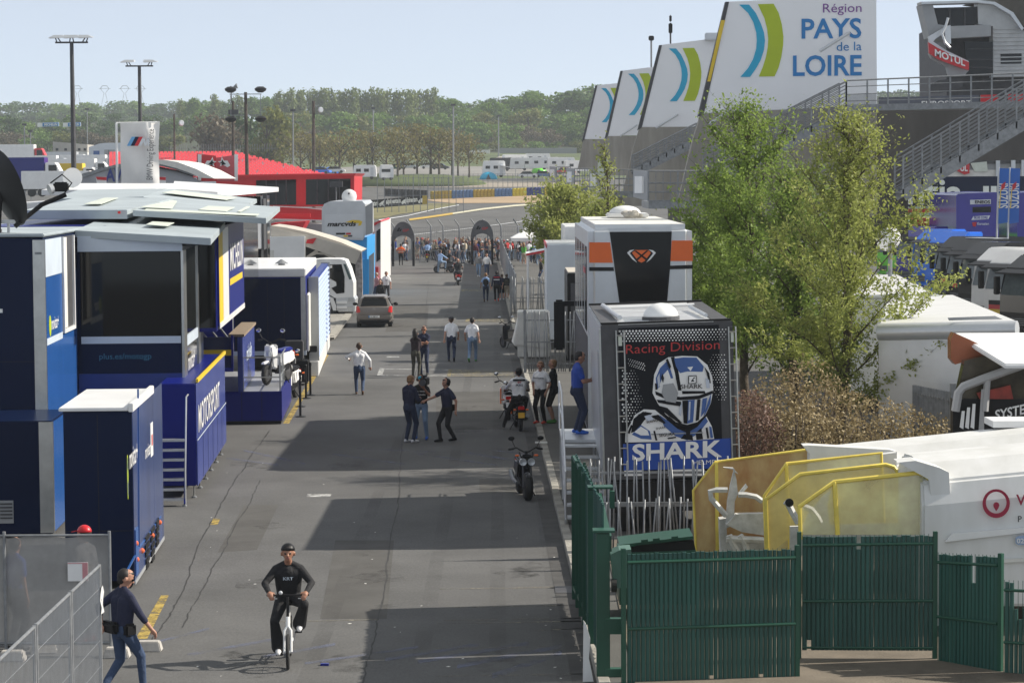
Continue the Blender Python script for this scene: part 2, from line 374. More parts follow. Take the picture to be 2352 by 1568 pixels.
# small scraps of litter
lit = MB(); rnd = random.Random(11)
for i in range(42):
    px = rnd.uniform(420, 1290); py = rnd.uniform(740, 1560); c = G(px, py, .006); a = rnd.uniform(0, 6); r_ = rnd.uniform(.008, .026)
    lit.quad(*[c+Vector((math.cos(a+k)*r_*(2 if k in (0, 3.1) else .7), math.sin(a+k)*r_*2, 0)) for k in (0, 1.5, 3.1, 4.6)])
tag(lit.build('litter', M_offwhite), kind='stuff')
tag(MB().box(-.16, .16, -.1, .1, 0, .03).build('flyer', M_offwhite, loc=G(1243, 1017, .12)), 'crumpled white paper lying across the kerb edge', 'paper')
tag(MB().box(-.06, .06, -.04, .04, 0, .03).build('crushed_carton', M_blue, loc=G(746, 1527, .0)), 'small blue crushed carton on the open road', 'litter')
# ---- circuit beyond the gates
sheet('infield_grass', [(503, 800, 868), (492, 800, 920), (481, 800, 992), (474, 800, 1032), (470, 800, 1052), (467, 800, 1042)], M_grass, .06)
sheet('gravel_trap', [(466.5, 1040, 1300), (463, 1000, 1300), (459, 975, 1300), (453, 1100, 1300), (449, 1240, 1300)], M_sand, .06)
b = MB()
def tline(pts, hw, dz):
    vs = []
    for px, py in pts: vs += [GT(px, py-hw, dz), GT(px, py+hw, dz)]
    return MB().add(vs, [(2*i, 2*i+1, 2*i+3, 2*i+2) for i in range(len(pts)-1)])
struct(tline([(940, 505), (986, 498.5), (1040, 490.5)], 2.0, .08).build('yellow_track_line', paint('track_yellow', (.55, .36, .05), .7)))
struct(tline([(1040, 490.5), (1110, 480), (1180, 472.5), (1255, 467)], 1.8, .08).build('white_track_line', paint('track_cream', (.62, .58, .42), .7)))
struct(tline([(870, 505.5), (935, 496), (996, 481.5), (1054, 471)], .8, .09).build('white_track_line', M_white))
struct(tline([(870, 545), (960, 538), (1100, 522), (1260, 500)], .6, .09).build('white_track_line', M_white))
sheet('paddock_field', [(404, 700, 1330), (396, 700, 1330), (386, 760, 1330), (372, 1020, 1330), (358, 1060, 1330)], mat('worn_tarmac', (.21, .20, .185), .95, 0, .2, .05), .08)
sheet('far_track', [(430, 840, 1330), (424, 840, 1330), (418, 860, 1330)], mat('pale_runoff', (.30, .26, .21), .95, 0, .15, .1), .07)
# grass bank under the clump of trees
bk = MB()
for (px, py, Y, rx, ry, rz) in [(960, 404, 535, 15, 12, 2.6), (840, 396, 545, 13, 12, 2.4)]:
    c = P(px, py, Y); bk.ball((c.x, Y, zg(Y)-.3), rx, ry, rz, 24, 8, half=True)
struct(bk.build('grass_bank', M_green_grass, smooth=2))
# ================================================================== TREES
def cloud(name, pts, nrm, size, m, rs, asp=.8, jit=.7):
    """many small leaf faces: one quad per point, tilted about its normal"""
    n = len(pts); pts = np.asarray(pts, float); nrm = np.asarray(nrm, float)+rs.normal(0, jit, (n, 3))
    nrm /= np.linalg.norm(nrm, axis=1)[:, None]+1e-9
    a = np.cross(nrm, rs.normal(0, 1, (n, 3))); a /= np.linalg.norm(a, axis=1)[:, None]+1e-9
    b = np.cross(nrm, a); s = (size*rs.uniform(.55, 1.25, n))[:, None]
    a *= s*.5; b *= s*.5*asp
    co = np.stack([pts-a, pts-b*.9, pts+a, pts+b*.9], 1).reshape(-1, 3)      # pointed leaf shape
    me = bpy.data.meshes.new(name); me.vertices.add(4*n); me.vertices.foreach_set('co', co.ravel())
    me.loops.add(4*n); me.loops.foreach_set('vertex_index', np.arange(4*n, dtype=np.int32))
    me.polygons.add(n); me.polygons.foreach_set('loop_start', np.arange(0, 4*n, 4, dtype=np.int32))
    try: me.polygons.foreach_set('loop_total', np.full(n, 4, dtype=np.int32))
    except Exception: pass
    me.materials.append(m); me.update(calc_edges=True); me.validate()
    return me
def blob_points(blobs, n, rs, shell=.55):
    blobs = np.array(blobs, float); vol = blobs[:, 3]*blobs[:, 4]*blobs[:, 5]; k = rs.choice(len(blobs), n, p=vol/vol.sum())
    d = rs.normal(0, 1, (n, 3)); d /= np.linalg.norm(d, axis=1)[:, None]
    r = (shell+(1-shell)*rs.uniform(0, 1, n))[:, None]*rs.uniform(.92, 1.08, n)[:, None]
    p = blobs[k, :3]+d*r*blobs[k, 3:]
    return p, d
L_far = leafmat('spring_leaves', (.06, .12, .018), (.19, .30, .055)); L_dark = leafmat('dark_leaves', (.03, .07, .018), (.10, .17, .04))
L_pop = leafmat('poplar_leaves', (.10, .14, .04), (.24, .29, .09)); L_bare = leafmat('budding_twigs', (.08, .066, .04), (.16, .13, .08))
L_ochre = leafmat('ochre_spring_leaves', (.11, .10, .028), (.24, .21, .065)); L_lime = leafmat('lime_leaves', (.08, .10, .015), (.19, .20, .04))
def crown_mesh(kind, seed):
    rs = np.random.RandomState(seed); bl = []
    if kind == 'poplar':
        for i in range(16):
            t = i/15; z = .06+.90*t; r = .185*math.sin(math.pi*(.16+.68*t))**.6
            a = rs.uniform(0, 6.3); bl.append((.05*math.cos(a), .05*math.sin(a), z, r, r, .10))
        return cloud('crown', *blob_points(bl, 900, rs, .5), .075, L_pop, rs)
    m = {'round': L_far, 'dark': L_dark, 'bare': L_bare, 'ochre': L_ochre, 'lime': L_lime}[kind]
    for i in range(20):
        a = rs.uniform(0, 6.3); lo = .4 if kind in ('ochre', 'bare') else .06; h = rs.uniform(lo, .84); rr = .34*math.sqrt(max(.12, 1-((h-.46)/.46)**2))*rs.uniform(.3, 1)
        s = rs.uniform(.11, .20); bl.append((rr*math.cos(a), rr*math.sin(a), h, s, s, s*.8))
    n = {'bare': 800, 'ochre': 460}.get(kind, 1700)
    return cloud('crown', *blob_points(bl, n, rs, .45 if kind in ('bare', 'ochre') else .6), .066 if kind != 'ochre' else .045, m, rs)
def trunk_mesh(kind, seed):
    rnd = random.Random(seed); b = MB(); b.tube([(0, 0, -.02), (.005, 0, .3), (0, .004, .62), (.01, 0, .85)], [.022, .016, .009, .003], 6)
    for i in range(9 if kind in ('bare', 'ochre') else 5):
        a = rnd.uniform(0, 6.3); z = rnd.uniform(.25, .6); e = rnd.uniform(.18, .34)
        b.tube([(0, 0, z), (math.cos(a)*e*.5, math.sin(a)*e*.5, z+.14), (math.cos(a)*e, math.sin(a)*e, z+.30)], [.009, .006, .002], 5)
    return b.mesh('trunk', M_bark, smooth=2)
TREES = {}
def far_tree(px, ytop, Y, kind, label, group, wide=1.0, seed=None):
    v = seed if seed is not None else random.randrange(3)
    if (kind, v) not in TREES: TREES[kind, v] = (crown_mesh(kind, v*7+len(kind)), trunk_mesh(kind, v))
    cm, tm = TREES[kind, v]; top = P(px, ytop, Y); z0 = zg(Y)-.2; h = (top.z-z0)/.98
    nm = {'poplar': 'poplar_tree', 'bare': 'budding_tree'}.get(kind, 'broadleaf_tree')
    t = thing(nm, label, 'tree', (top.x, Y, z0), random.uniform(0, 6.3), group)
    t.scale = (h*wide, h*wide, h)
    ob('trunk', tm, t); ob('crown', cm, t)
    return t
rnd = random.Random(5)
LM = [(56, 'mast by the lorries'), (171, 'taller lamp post'), (325, 'shorter lamp post'), (400, 'dark lamp pole'), (535, 'loudspeaker pole'), (673, 'slim grey mast'), (720, 'pale lamp pole'), (857, 'clump mast'), (1041, 'tall grey mast'), (1145, 'short grey mast'), (1300, 'farthest sign wall'), (2060, 'control tower')]
ORD = ['first', 'second', 'third', 'fourth', 'fifth', 'sixth', 'seventh', 'eighth', 'ninth', 'tenth']
def wood(xa, xb, step, ya, yb, Y, kinds, label, group, wide=(.9, 1.3), jit=5, dY=25):
    x = xa; cnt = {}
    while x < xb:
        t = (x-xa)/max(1, xb-xa); px = x+rnd.uniform(-step*.3, step*.3); lx, ln = min(LM, key=lambda q: abs(q[0]-px)); side = 'in line with' if abs(px-lx) < step*.34 else ('past' if px > lx else 'before')
        k = cnt.get((ln, side), 0); cnt[ln, side] = k+1
        lab = f"{label}, in line with the {ln}" if side == 'in line with' else (f"{label}, {ORD[min(9, k)]} past the {ln}" if side == 'past' else (ln, side, k))
        o = far_tree(px, ya+(yb-ya)*t+rnd.uniform(-jit, jit), Y+rnd.uniform(-dY, dY), rnd.choice(kinds), 'x', group, rnd.uniform(*wide)); pend.append((o, lab, label)); x += step*rnd.uniform(.8, 1.2)
    for o, lab, lb in pend:
        if isinstance(lab, tuple): ln, side, k = lab; n = cnt[ln, side]; lab = f"{lb}, {ORD[min(9, n-1-k)]} short of the {ln}"
        o['label'] = lab
    pend.clear()
pend = []
wood(-60, 520, 30, 236, 230, 1450, ['dark', 'round'], 'hazy tree on the distant ridge', 'trees of the distant ridge', (1.3, 1.9), 4, 60)
wood(420, 660, 24, 226, 216, 1000, ['poplar', 'round'], 'pale tree beside the poplar row', 'trees beside the poplar row', (.9, 1.2), 6)
wood(640, 1010, 14.5, 210, 209, 960, ['poplar'], 'slender poplar of the even row', 'poplars of the row', (.75, .95), 4, 10)
wood(1005, 1130, 26, 219, 232, 980, ['round'], 'tree between poplars and oak wood', 'trees of the gap', (1.1, 1.5), 4)
wood(-50, 480, 36, 262, 268, 900, ['round', 'round', 'dark'], 'bushy tree in the car park wood', 'trees of the wood above the car park', (1.1, 1.6), 10)
wood(-50, 430, 40, 300, 305, 790, ['round', 'bare', 'lime', 'round'], 'low tree fronting the car park wood', 'trees at the front of the car park wood', (1.2, 1.7), 9)
wood(620, 1110, 33, 258, 262, 880, ['round', 'round', 'lime'], 'green tree just below the poplars', 'trees below the poplar row', (1.2, 1.6), 8)
wood(640, 1000, 40, 300, 295, 800, ['round', 'bare'], 'low tree on the grassy slope', 'trees on the grassy slope', (1.2, 1.6), 8)
wood(1120, 1440, 30, 218, 186, 940, ['round', 'dark', 'round'], 'tall oak on the hill crest', 'oaks of the crest', (1.2, 1.6), 5)
wood(1090, 1440, 32, 252, 238, 885, ['round', 'round', 'dark', 'round', 'lime'], 'oak half way down the hill', 'oaks of the middle slope', (1.2, 1.6), 9)
wood(1070, 1440, 34, 290, 285, 840, ['bare', 'round', 'round', 'lime'], 'smaller tree at the hill foot', 'trees at the foot of the hill', (1.2, 1.5), 12)
wood(1050, 1400, 40, 322, 318, 815, ['lime', 'round'], 'shrubby tree by the kart wall', 'shrubby trees by the kart track', (1.5, 2.0), 5, 6)
wood(2010, 2130, 22, 206, 204, 1300, ['round', 'dark'], 'distant tree behind the footbridge', 'trees beyond the footbridge', (1.2, 1.6), 4)
for (x, y_, Y, k, lab) in [(480, 255, 560, 'bare', 'brown leafless tree left of the wooden floodlight poles'), (517, 262, 560, 'bare', 'brown leafless tree just behind the thinner wooden pole'), (560, 250, 600, 'dark', 'dark pine like tree behind the floodlight poles'), (612, 235, 555, 'lime', 'tall yellow green tree beside the red grandstand'), (648, 262, 570, 'ochre', 'yellowish tree with bare trunks beside the red grandstand')]:
    far_tree(x, y_, Y, k, lab, None, .95)
rnd2 = random.Random(9)
wood_clump = [690+i*24.5+rnd2.uniform(-9, 9) for i in range(17)]
for i, px in enumerate(wood_clump):      # thin spring trees on the bank
    lab = f"ochre spring tree, {ORD[i]} from the red grandstand end of the clump" if i < 8 else f"ochre spring tree, {(['last']+[q+' last' for q in ORD[1:]])[16-i]} of the clump towards the camp"
    far_tree(px, 283+rnd2.uniform(-12, 14)+abs(i-9)*1.6, 540+rnd2.uniform(-14, 14), 'ochre', lab, 'trees of the clump on the bank', rnd2.uniform(1.0, 1.25))

# ---- the large young trees beside the trailers
L_near = leafmat('young_leaves', (.18, .225, .045), (.44, .47, .14), .52)
L_near2 = leafmat('fresh_green_leaves', (.10, .165, .03), (.31, .41, .09), .5)
def near_tree(px, ytop, ybase_z, Y, label, rad, seed, nleaf, lean=0.0, leaf=.10, lmat=None, low=.16, tp=.55):
    rs = np.random.RandomState(seed); rnd = random.Random(seed)
    top = P(px, ytop, Y); H = top.z-ybase_z
    t = thing('young_tree', label, 'tree', (top.x-lean, Y, ybase_z))
    tr = MB(); limbs = []; twigs = []
    spine = [Vector((lean*k+.10*math.sin(k*9+seed), .08*math.cos(k*7+seed), H*k)) for k in (0, .15, .3, .45, .6, .75, .9, 1)]
    tr.tube(spine, [.15, .125, .11, .09, .068, .045, .022, .006], 8)
    nb = 26
    for i in range(nb):
        h = low+(.93-low)*(i+rnd.random())/nb; a = i*2.4+rnd.uniform(-.4, .4)
        k = min(6, int(h*7)); base = spine[0].lerp(spine[-1], h)
        prof = math.sin(math.pi*min(1, .22+.78*(h-low)/(1-low)))**.7*(1.25+(tp-.55)*.5-tp*(h-low)/(1-low))
        L = rad*prof*rnd.uniform(.65, 1.12)
        el = R(rnd.uniform(25, 52)); d = Vector((math.cos(a)*math.cos(el), math.sin(a)*math.cos(el), math.sin(el)))
        q = [base]; cur = base.copy()
        for s in range(5):
            cur = cur+d*L/5+Vector((rnd.uniform(-.06, .06), rnd.uniform(-.06, .06), rnd.uniform(-.02, .07)))*L*.5; q.append(cur.copy())
        tr.tube(q, [.034*(1-h*.5), .024, .018, .013, .009, .004], 5)
        for s in range(1, 6):
            for _ in range(5):
                b2 = q[s-1].lerp(q[s], rnd.random()); a2 = rnd.uniform(0, 6.3); e2 = R(rnd.uniform(5, 65)); l2 = rad*rnd.uniform(.16, .42)
                d2 = Vector((math.cos(a2)*math.cos(e2), math.sin(a2)*math.cos(e2), math.sin(e2)))+d*.5; d2.normalize()
                e = b2+d2*l2; twigs.append((b2, e)); tr.tube([b2, b2.lerp(e, .5)+Vector((0, 0, .03)), e], [.008, .005, .002], 3, False)
    twigs += [(spine[-3].lerp(spine[-1], rnd.random()), spine[-1]+Vector((rnd.uniform(-.35, .35), rnd.uniform(-.35, .35), rnd.uniform(-.25, .1)))) for _ in range(22)]
    tr.build('trunk', M_bark, t, smooth=2)
    A = np.array([a for a, b in twigs]); Bq = np.array([b for a, b in twigs]); dens = rs.uniform(.15, 1.7, len(twigs))*np.clip(1.30-A[:, 2]/H, .12, 1)**1.6; k = rs.choice(len(twigs), nleaf, p=dens/dens.sum())
    tt = rs.uniform(.15, 1.08, nleaf)[:, None]
    p = A[k]*(1-tt)+Bq[k]*tt+rs.normal(0, .075, (nleaf, 3))*(leaf/.10)
    nr = rs.normal(0, 1, (nleaf, 3))+np.array([.2, 0, .5])
    ob('crown', cloud('crown', p, nr, leaf, lmat or L_near, rs, .55, .3), t)
    return t
near_tree(1952, 258, .1, 59, 'large sparse yellow green tree in front of the parked black trucks', 2.6, 4, 29000, .15, .105, None, .14, .95)
near_tree(1722, 235, .1, 68, 'tall leafy tree close behind the silver and orange trailer', 2.7, 9, 30000, .1, .115, L_near2, .16, .85)
near_tree(1655, 400, .1, 74, 'shorter green tree against the side of the silver trailer', 1.9, 13, 30000, 0, .12, L_near2)
near_tree(1830, 395, .1, 64, 'green tree filling the gap between the two tallest young trees', 2.5, 21, 22000, 0, .115, L_near2)
near_tree(1298, 432, .1, 128, 'small round tree behind the white event tent', 2.7, 33, 18000, 0, .2, None, .2)
near_tree(1385, 470, .1, 118, 'small tree under the concrete stand walkways', 2.0, 41, 12000, 0, .19, None, .2)
near_tree(1392, 315, .1, 112, 'slender sapling rising past the stand walkway', 0.75, 52, 1300, 0, .17, None, .45)
near_tree(1470, 500, .1, 96, 'low dark tree right behind the silver trailer roof', 1.5, 61, 9000, 0, .16, None, .2)
# dry brown hedge behind the refuse trucks
L_dry = leafmat('dry_brown_leaves', (.19, .145, .07), (.50, .40, .22), .25); L_mahog = leafmat('dark_red_leaves', (.09, .05, .04), (.22, .13, .09), .2)
def hedge(name, label, blobs, n, lm, size, seed):
    rs = np.random.RandomState(seed); t = thing(name, label, 'hedge', (blobs[0][0], blobs[0][1], 0.1)); o = np.array([blobs[0][0], blobs[0][1], .1, 0, 0, 0])
    bl = np.array(blobs)-o
    b = MB(); rnd = random.Random(seed)
    for q in bl:
        for _ in range(5): b.tube([(q[0]+rnd.uniform(-.2, .2), q[1], 0), (q[0]+rnd.uniform(-.5, .5), q[1]+rnd.uniform(-.3, .3), q[2]+q[5]*.6)], [.03, .008], 5)
    b.build('stem', M_bark, t, smooth=2)
    ob('foliage', cloud('foliage', *blob_points(bl, n, rs, .68), size, lm, rs, .6, .8), t)
hb = []
for (px, py, Y, rx, rz) in [(1745, 960, 56, .85, .9), (1795, 925, 56.5, .9, 1.0), (1850, 905, 57, .9, 1.1), (1905, 930, 56, .85, .9), (1960, 955, 55.5, .8, .8), (2015, 965, 55, .8, .75), (2070, 975, 55, .8, .7), (2125, 985, 55, .75, .65), (2170, 1000, 55, .6, .6), (1830, 990, 54.5, .9, .9), (1930, 1000, 54.3, .9, .7), (2040, 1010, 54.2, .8, .7), (2130, 1020, 54.2, .8, .6)]:
    c = P(px, py, Y); hb.append((c.x, Y, c.z-.2, rx, rx*.9, rz))
    hb.append((c.x, Y, max(.5, c.z-1.1), rx, rx*.9, .8))
hedge('dry_hedge', 'brown dry leaved hedge behind the yellow loader guards', hb, 26000, L_dry, .085, 3)
c = P(1722, 1000, 54)
hedge('red_leaf_shrub', 'dark reddish shrub squeezed beside the black poster trailer', [(c.x, 54, 1.5, .55, .7, .9), (c.x+.3, 54.6, 1.1, .6, .6, .9)], 5000, L_mahog, .08, 6)
# ================================================================== LEFT SIDE OF THE ROAD
LZ = .047                                   # the row of transporters is turned slightly to the road
def PL(px, py, p, n):                       # picture point on the plane through p with normal n
    d = ray(px, py); c = Vector((0, 0, CAM_H)); n = Vector(n); t = (Vector(p)-c).dot(n)/d.dot(n)
    return c+d*t
def loc_of(t, p):
    return t.matrix_basis.inverted() @ Vector(p)
def slab(name, corners, th, m, parent=None, bevel=.01):
    b = MB(); c = [Vector(p) for p in corners]
    b.hexa([p-Vector((0, 0, th)) for p in c], c)
    return b.build(name, m, parent, bevel=bevel)
M_wallnavy = mat('lit_navy_wall', (.035, .06, .17), .2, 0, .25, .8, stretch=(1, 1, .2))  # navy lightened in its colour for the sunlit road side
M_fascia = mat('pale_blue_fascia', (.55, .62, .70), .4, 0, .06, 1)
M_streak = mat('royal_blue_streaked', (.015, .035, .25), .25, 0, .35, 5, col2=(.06, .09, .34), stretch=(1, 2.5, .12))  # pale reflection streaks of the pod wall painted into the blue
# ---- dark television transporter with slide-out room
def seams(t, axis, pos, n, a0, a1, z0, z1, zs=()):
    """thin recessed panel joints with rivet dots on an upright wall: axis 'x' walls face +x, 'y' walls face -y"""
    for i in range(1, n): a = a0+(a1-a0)*i/n; (B('panel_seam', M_seam, t, pos, pos+.004, a-.007, a+.007, z0, z1) if axis == 'x' else B('panel_seam', M_seam, t, a-.007, a+.007, pos-.004, pos, z0, z1))
    for z in zs: (B('panel_seam', M_seam, t, pos, pos+.0045, a0, a1, z-.006, z+.006) if axis == 'x' else B('panel_seam', M_seam, t, a0, a1, pos-.0045, pos, z-.006, z+.006))
M_seam = mat('panel_joint', (.004, .005, .012), .6, 0, .2)
t1 = thing('race_transporter', 'tall navy transporter with steel corner strips and a black windowed slide out room', 'transporter', (-9.6, 51, 0), LZ)
MB().box(-3.2, 0, 0, 11.3, 2.07, 5.84).build('upper_body', M_navy, t1, bevel=.03)
B('lower_body', M_navy, t1, -3.2, -.12, 0, 11, .25, 2.05); MB().box(-3.2, .44, -2.5, -.03, .08, 2.31).build('lower_cabin', M_navy, t1, bevel=.02)
B('corner_strip', M_steel, t1, -.235, .012, -.014, .06, 2.04, 5.80); B('corner_strip', M_steel, t1, .18, .455, -2.512, -2.42, .1, 2.29); B('corner_strip', M_steel, t1, .38, .456, -.72, -.04, .1, 2.06)
B('side_panel', M_midblue, t1, .003, .012, .07, 2.55, 2.10, 5.02); B('side_panel', M_midblue, t1, .003, .012, 4.45, 4.98, 2.10, 5.02)
B('side_panel', M_midblue, t1, .003, .012, 2.56, 4.44, 2.10, 3.7)
B('side_fascia', M_fascia, t1, .003, .014, .07, 2.55, 5.03, 5.8); B('side_stripe', M_fascia, t1, .013, .018, .08, 2.5, 3.62, 3.76)
wn = B('side_window', M_dgrey, t1, .003, .010, 2.58, 4.42, 3.72, 5.8)
for a in [(2.58, 2.66, 3.72, 5.8), (4.30, 4.42, 3.72, 5.8), (2.66, 4.3, 3.72, 3.8)]: B('window_frame', M_white, wn, .011, .06, *a)
B('blind', M_offwhite, wn, .011, .03, 2.68, 3.3, 3.82, 5.78)
B('lower_side_panel', M_midblue, t1, .441, .45, -2.4, -.75, .12, 2.28)
for z in (5.5, 2.2):
    lk = MB().box(-.19, -.05, -.02, -.015, z, z+.05).build('latch', M_galv, t1)
poly_on(t1, 'plus_mark', [[(0, .11), (.3, .11), (.3, .19), (0, .19)], [(.11, 0), (.19, 0), (.19, .3), (.11, .3)]], (-1.17, 0, 4.2), UX, UZ, M_white)
text_on(t1, 'side_lettering', 'movistar+', (.014, .75, 3.9), UY, UZ, 1.1, .26, M_white, bold=.01)
poly_on(t1, 'ring_mark', [arc(.15, .15, .16, .22, 0, 360, 16)], (.014, .42, 3.85), UY, UZ, M_lime)
v = B('vent', M_grey, t1, -.62, -.34, -2.512, -2.502, .3, .75)
for i in range(5): B('louvre', M_dgrey, v, -.6, -.36, -2.525, -2.513, .39+i*.07, .42+i*.07)
MB().box(-3.2, 0, 0, 15, 5.86, 5.93).build('roof', M_paleblue, t1, bevel=.02)
an = MB().tube([(-.9, 1.2, 5.93), (-.9, 1.2, 6.12)], .03).build('aerial_mast', M_white, t1)
MB().box(-1.22, -.72, 1.1, 1.28, 6.12, 6.2).build('aerial_panel', M_white, an, bevel=.03)
B('roof_hatch', M_dgrey, t1, -2.0, -1.1, .9, 1.6, 5.93, 6.0)
# slide-out room
so = MB().box(.016, 2.36, 5.0, 11.3, 2.28, 5.5).build('slide_out_room', M_navy, t1, bevel=.02)
B('black_window', M_glass, so, .10, 2.34, 4.975, 4.998, 3.50, 5.40); B('white_band', M_fascia, so, .10, 2.34, 4.97, 4.998, 3.33, 3.49)
B('lower_panel', M_navy, so, .10, 2.34, 4.975, 4.998, 2.66, 3.32); B('base_panel', mat('royal_blue_shade', (.012, .035, .20), .35, 0, .1, 1), so, .03, 2.36, 4.96, 4.998, 2.1, 2.65)
B('top_fascia', M_fascia, so, .05, 2.40, 4.965, 4.998, 5.41, 5.76)
text_on(so, 'front_lettering', 'plus.es/motogp', (.50, 4.974, 2.94), UX, UZ, 1.17, .17, M_teal)
B('steel_column', M_steel, so, 2.362, 2.42, 4.97, 5.75, 2.1, 5.42); B('steel_column', M_steel, so, 2.362, 2.41, 9.2, 9.9, 2.3, 5.42)
B('side_glass', mat('mirror_glass', (.02, .022, .022), .03, 0, .2, 1, spec=1.0), so, 2.362, 2.38, 5.8, 9.15, 3.45, 5.42)
B('side_band', M_fascia, so, 2.362, 2.40, 5.8, 9.15, 3.2, 3.44); B('side_lower_glass', M_glass, so, 2.362, 2.385, 5.8, 9.15, 2.45, 3.19)
text_on(so, 'side_lettering', 'movistar+', (2.39, 6.2, 2.6), UY, UZ, 1.9, .4, M_white, bold=.01)
B('foot_bracket', M_white, so, 2.2, 2.42, 4.95, 5.1, 2.0, 2.1)
tl = t1.location
cs = [loc_of(t1, P(*q)) for q in ((171, 529, 56.0), (484, 547, 55.8), (517, 510, 63), (262, 489, 65))]
fl = slab('slide_out_roof', cs, .16, M_paleblue, t1)
slab('roof_print', [loc_of(t1, P(*q)) for q in ((335, 521, 58.4), (384, 525, 58.4), (401, 517, 59.8), (350, 514, 59.8))], .012, M_cream, fl).location.z += .06
# ---- navy pod with vent slots standing at the road
pa = thing('generator_pod', 'navy roadside pod with white roof, vent slots and orange lamps', 'pod', (-6.53, 42.4, 0), LZ)
B('body', M_navy, pa, -1.17, -.006, 0, 3.6, .13, 3.06); B('rear_body', M_navy, pa, -1.1, -.006, 3.62, 5.4, .13, 3.0)
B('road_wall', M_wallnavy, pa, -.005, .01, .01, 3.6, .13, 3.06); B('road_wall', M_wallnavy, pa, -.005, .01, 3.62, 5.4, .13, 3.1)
B('roof', M_white, pa, -1.24, -.06, -.05, 3.8, 3.07, 3.13, .01); B('roof_edge', M_white, pa, -.055, .03, -.05, 3.65, 3.05, 3.2, .01)
B('skirt', M_grey, pa, -.02, .02, 0, 5.4, .06, .125)
wp = Vector((-6.53, 42.4, 0))+Matrix.Rotation(LZ, 3, 'Z') @ Vector((.012, 0, 0)); wn_ = Matrix.Rotation(LZ, 3, 'Z') @ UX
def pw(px, py): return loc_of(pa, PL(px, py, wp, wn_))
for pts in ([(317, 893), (319, 1255)], [(320, 1257), (369, 1186)], [(292, 1310), (320, 1257)]):
    MB().bar(pw(*pts[0]), pw(*pts[1]), .03).build('panel_seam', M_midblue, pa)
for (x0, y0, x1, y1) in [(332, 1240, 341, 1227), (345, 1223, 353, 1210), (357, 1204, 363, 1193), (332, 1258, 341, 1245), (345, 1240, 353, 1228), (357, 1220, 363, 1210), (333, 1274, 341, 1262), (346, 1257, 353, 1245), (357, 1236, 363, 1226), (334, 1290, 341, 1279), (346, 1273, 353, 1262), (357, 1251, 363, 1242), (334, 1303, 340, 1294), (347, 1287, 353, 1277)]:
    MB().bar(pw(x0, y0), pw(x1, y1), .05, .085).build('vent_slot', M_black, pa)
for q in ((366, 1199), (349, 1229), (326, 1264), (312, 1247), (314, 1284)):
    MB().ball(pw(*q), .05, .05, .05, 8, 6).build('marker_lamp', mat('orange_lamp', (.75, .16, .06), .3, 0, .1), pa)
text_on(pa, 'movistar_lettering', 'movistar+', pw(297, 1078), (0, 1, 0), UZ, 1.3, .34, M_white, bold=.01)
q = pw(293, 1095); poly_on(pa, 'ring_mark', [arc(0, 0, .09, .38, 0, 360, 18), (1, arc(0, 0, .07, .34, 0, 360, 18)), (0, arc(0, .02, .05, .12, 0, 360, 12))], q, UY, UZ, [M_lime, M_wallnavy])
q = pw(333, 1055); text_on(pa, 'movistar_lettering', 'movistar', q, UY, UZ, 1.0, .24, M_white, bold=.01)
poly_on(pa, 'white_badge', [[(0, 0), (.45, 0), (.45, .62), (0, .62)]], pw(346, 1050), UY, UZ, M_white)
poly_on(pa, 'badge_mark', [[(.15, .2), (.3, .2), (.3, .4), (.15, .4)]], pw(346, 1050)+Vector((.008, 0, 0)), UY, UZ, M_red)
B('door_strip', M_midblue, pa, .011, .03, .06, .5, .2, 1.0)
# ---- royal blue hospitality pod
pm = thing('hospitality_pod', 'royal blue pod lettered MOTORSPORT standing on short jacks', 'pod', (-6.96, 54.3, 0), LZ)
MB().box(-.80, 0, 0, 9.3, .30, 2.55).build('body', M_blue, pm, bevel=.02)
B('road_wall', M_streak, pm, .003, .014, .02, 9.28, 1.32, 2.53); B('lower_wall', M_streak, pm, .003, .03, .02, 9.28, .30, 1.29)
B('trim_line', M_fascia, pm, .031, .036, .02, 9.28, 1.29, 1.315); B('yellow_rail', M_yellow, pm, .0, .05, .2, 9.2, 2.56, 2.64)
seams(pm, 'x', .031, 6, .1, 9.2, .32, 1.27); seams(t1, 'y', -.001, 3, -3.2, -.24, 2.1, 5.8, (3.3,)); seams(pa, 'y', -.001, 2, -1.17, -.01, .15, 3.0, (1.0,))
text_on(pm, 'wall_lettering', 'MOTORSPORT', (.018, .5, 1.42), UY, UZ, 6.6, .62, M_white, bold=.012)
for i in range(6):
    j = MB().tube([(-.08, .3+i*1.7, .32), (-.08, .3+i*1.7, .03)], .022).build('jack_leg', M_steel, pm); MB().lathe([(.06, 0), (.06, .03), (.02, .05)], (-.08, .3+i*1.7, 0), n=10).build('foot', M_galv, j)
# aluminium stairs
sa = thing('aluminium_stairs', 'aluminium stairs with one handrail climbing beside the royal blue pod', 'stairs', (-7.62, 53.1, 0), LZ)
for k in range(7):
    MB().box(0, .53, .06*k, .06*k+.2, .12+.207*k, .17+.207*k).build('tread', M_alu, sa, bevel=.006)
MB().bar((.55, -.02, .05), (.55, .55, 1.55), .03, .12).build('stringer', M_blue, sa); MB().bar((-.02, -.02, .05), (-.02, .55, 1.55), .03, .12).build('stringer', M_blue, sa)
MB().tube([(.57, -.03, .06), (.57, .0, .75), (.57, .5, 2.32), (.6, .62, 2.36)], .02).build('handrail', M_alu, sa, smooth=True)
MB().lathe([(.05, 0), (.05, .03), (.025, .05)], (.55, 0, 0), n=10).build('foot', M_galv, sa)
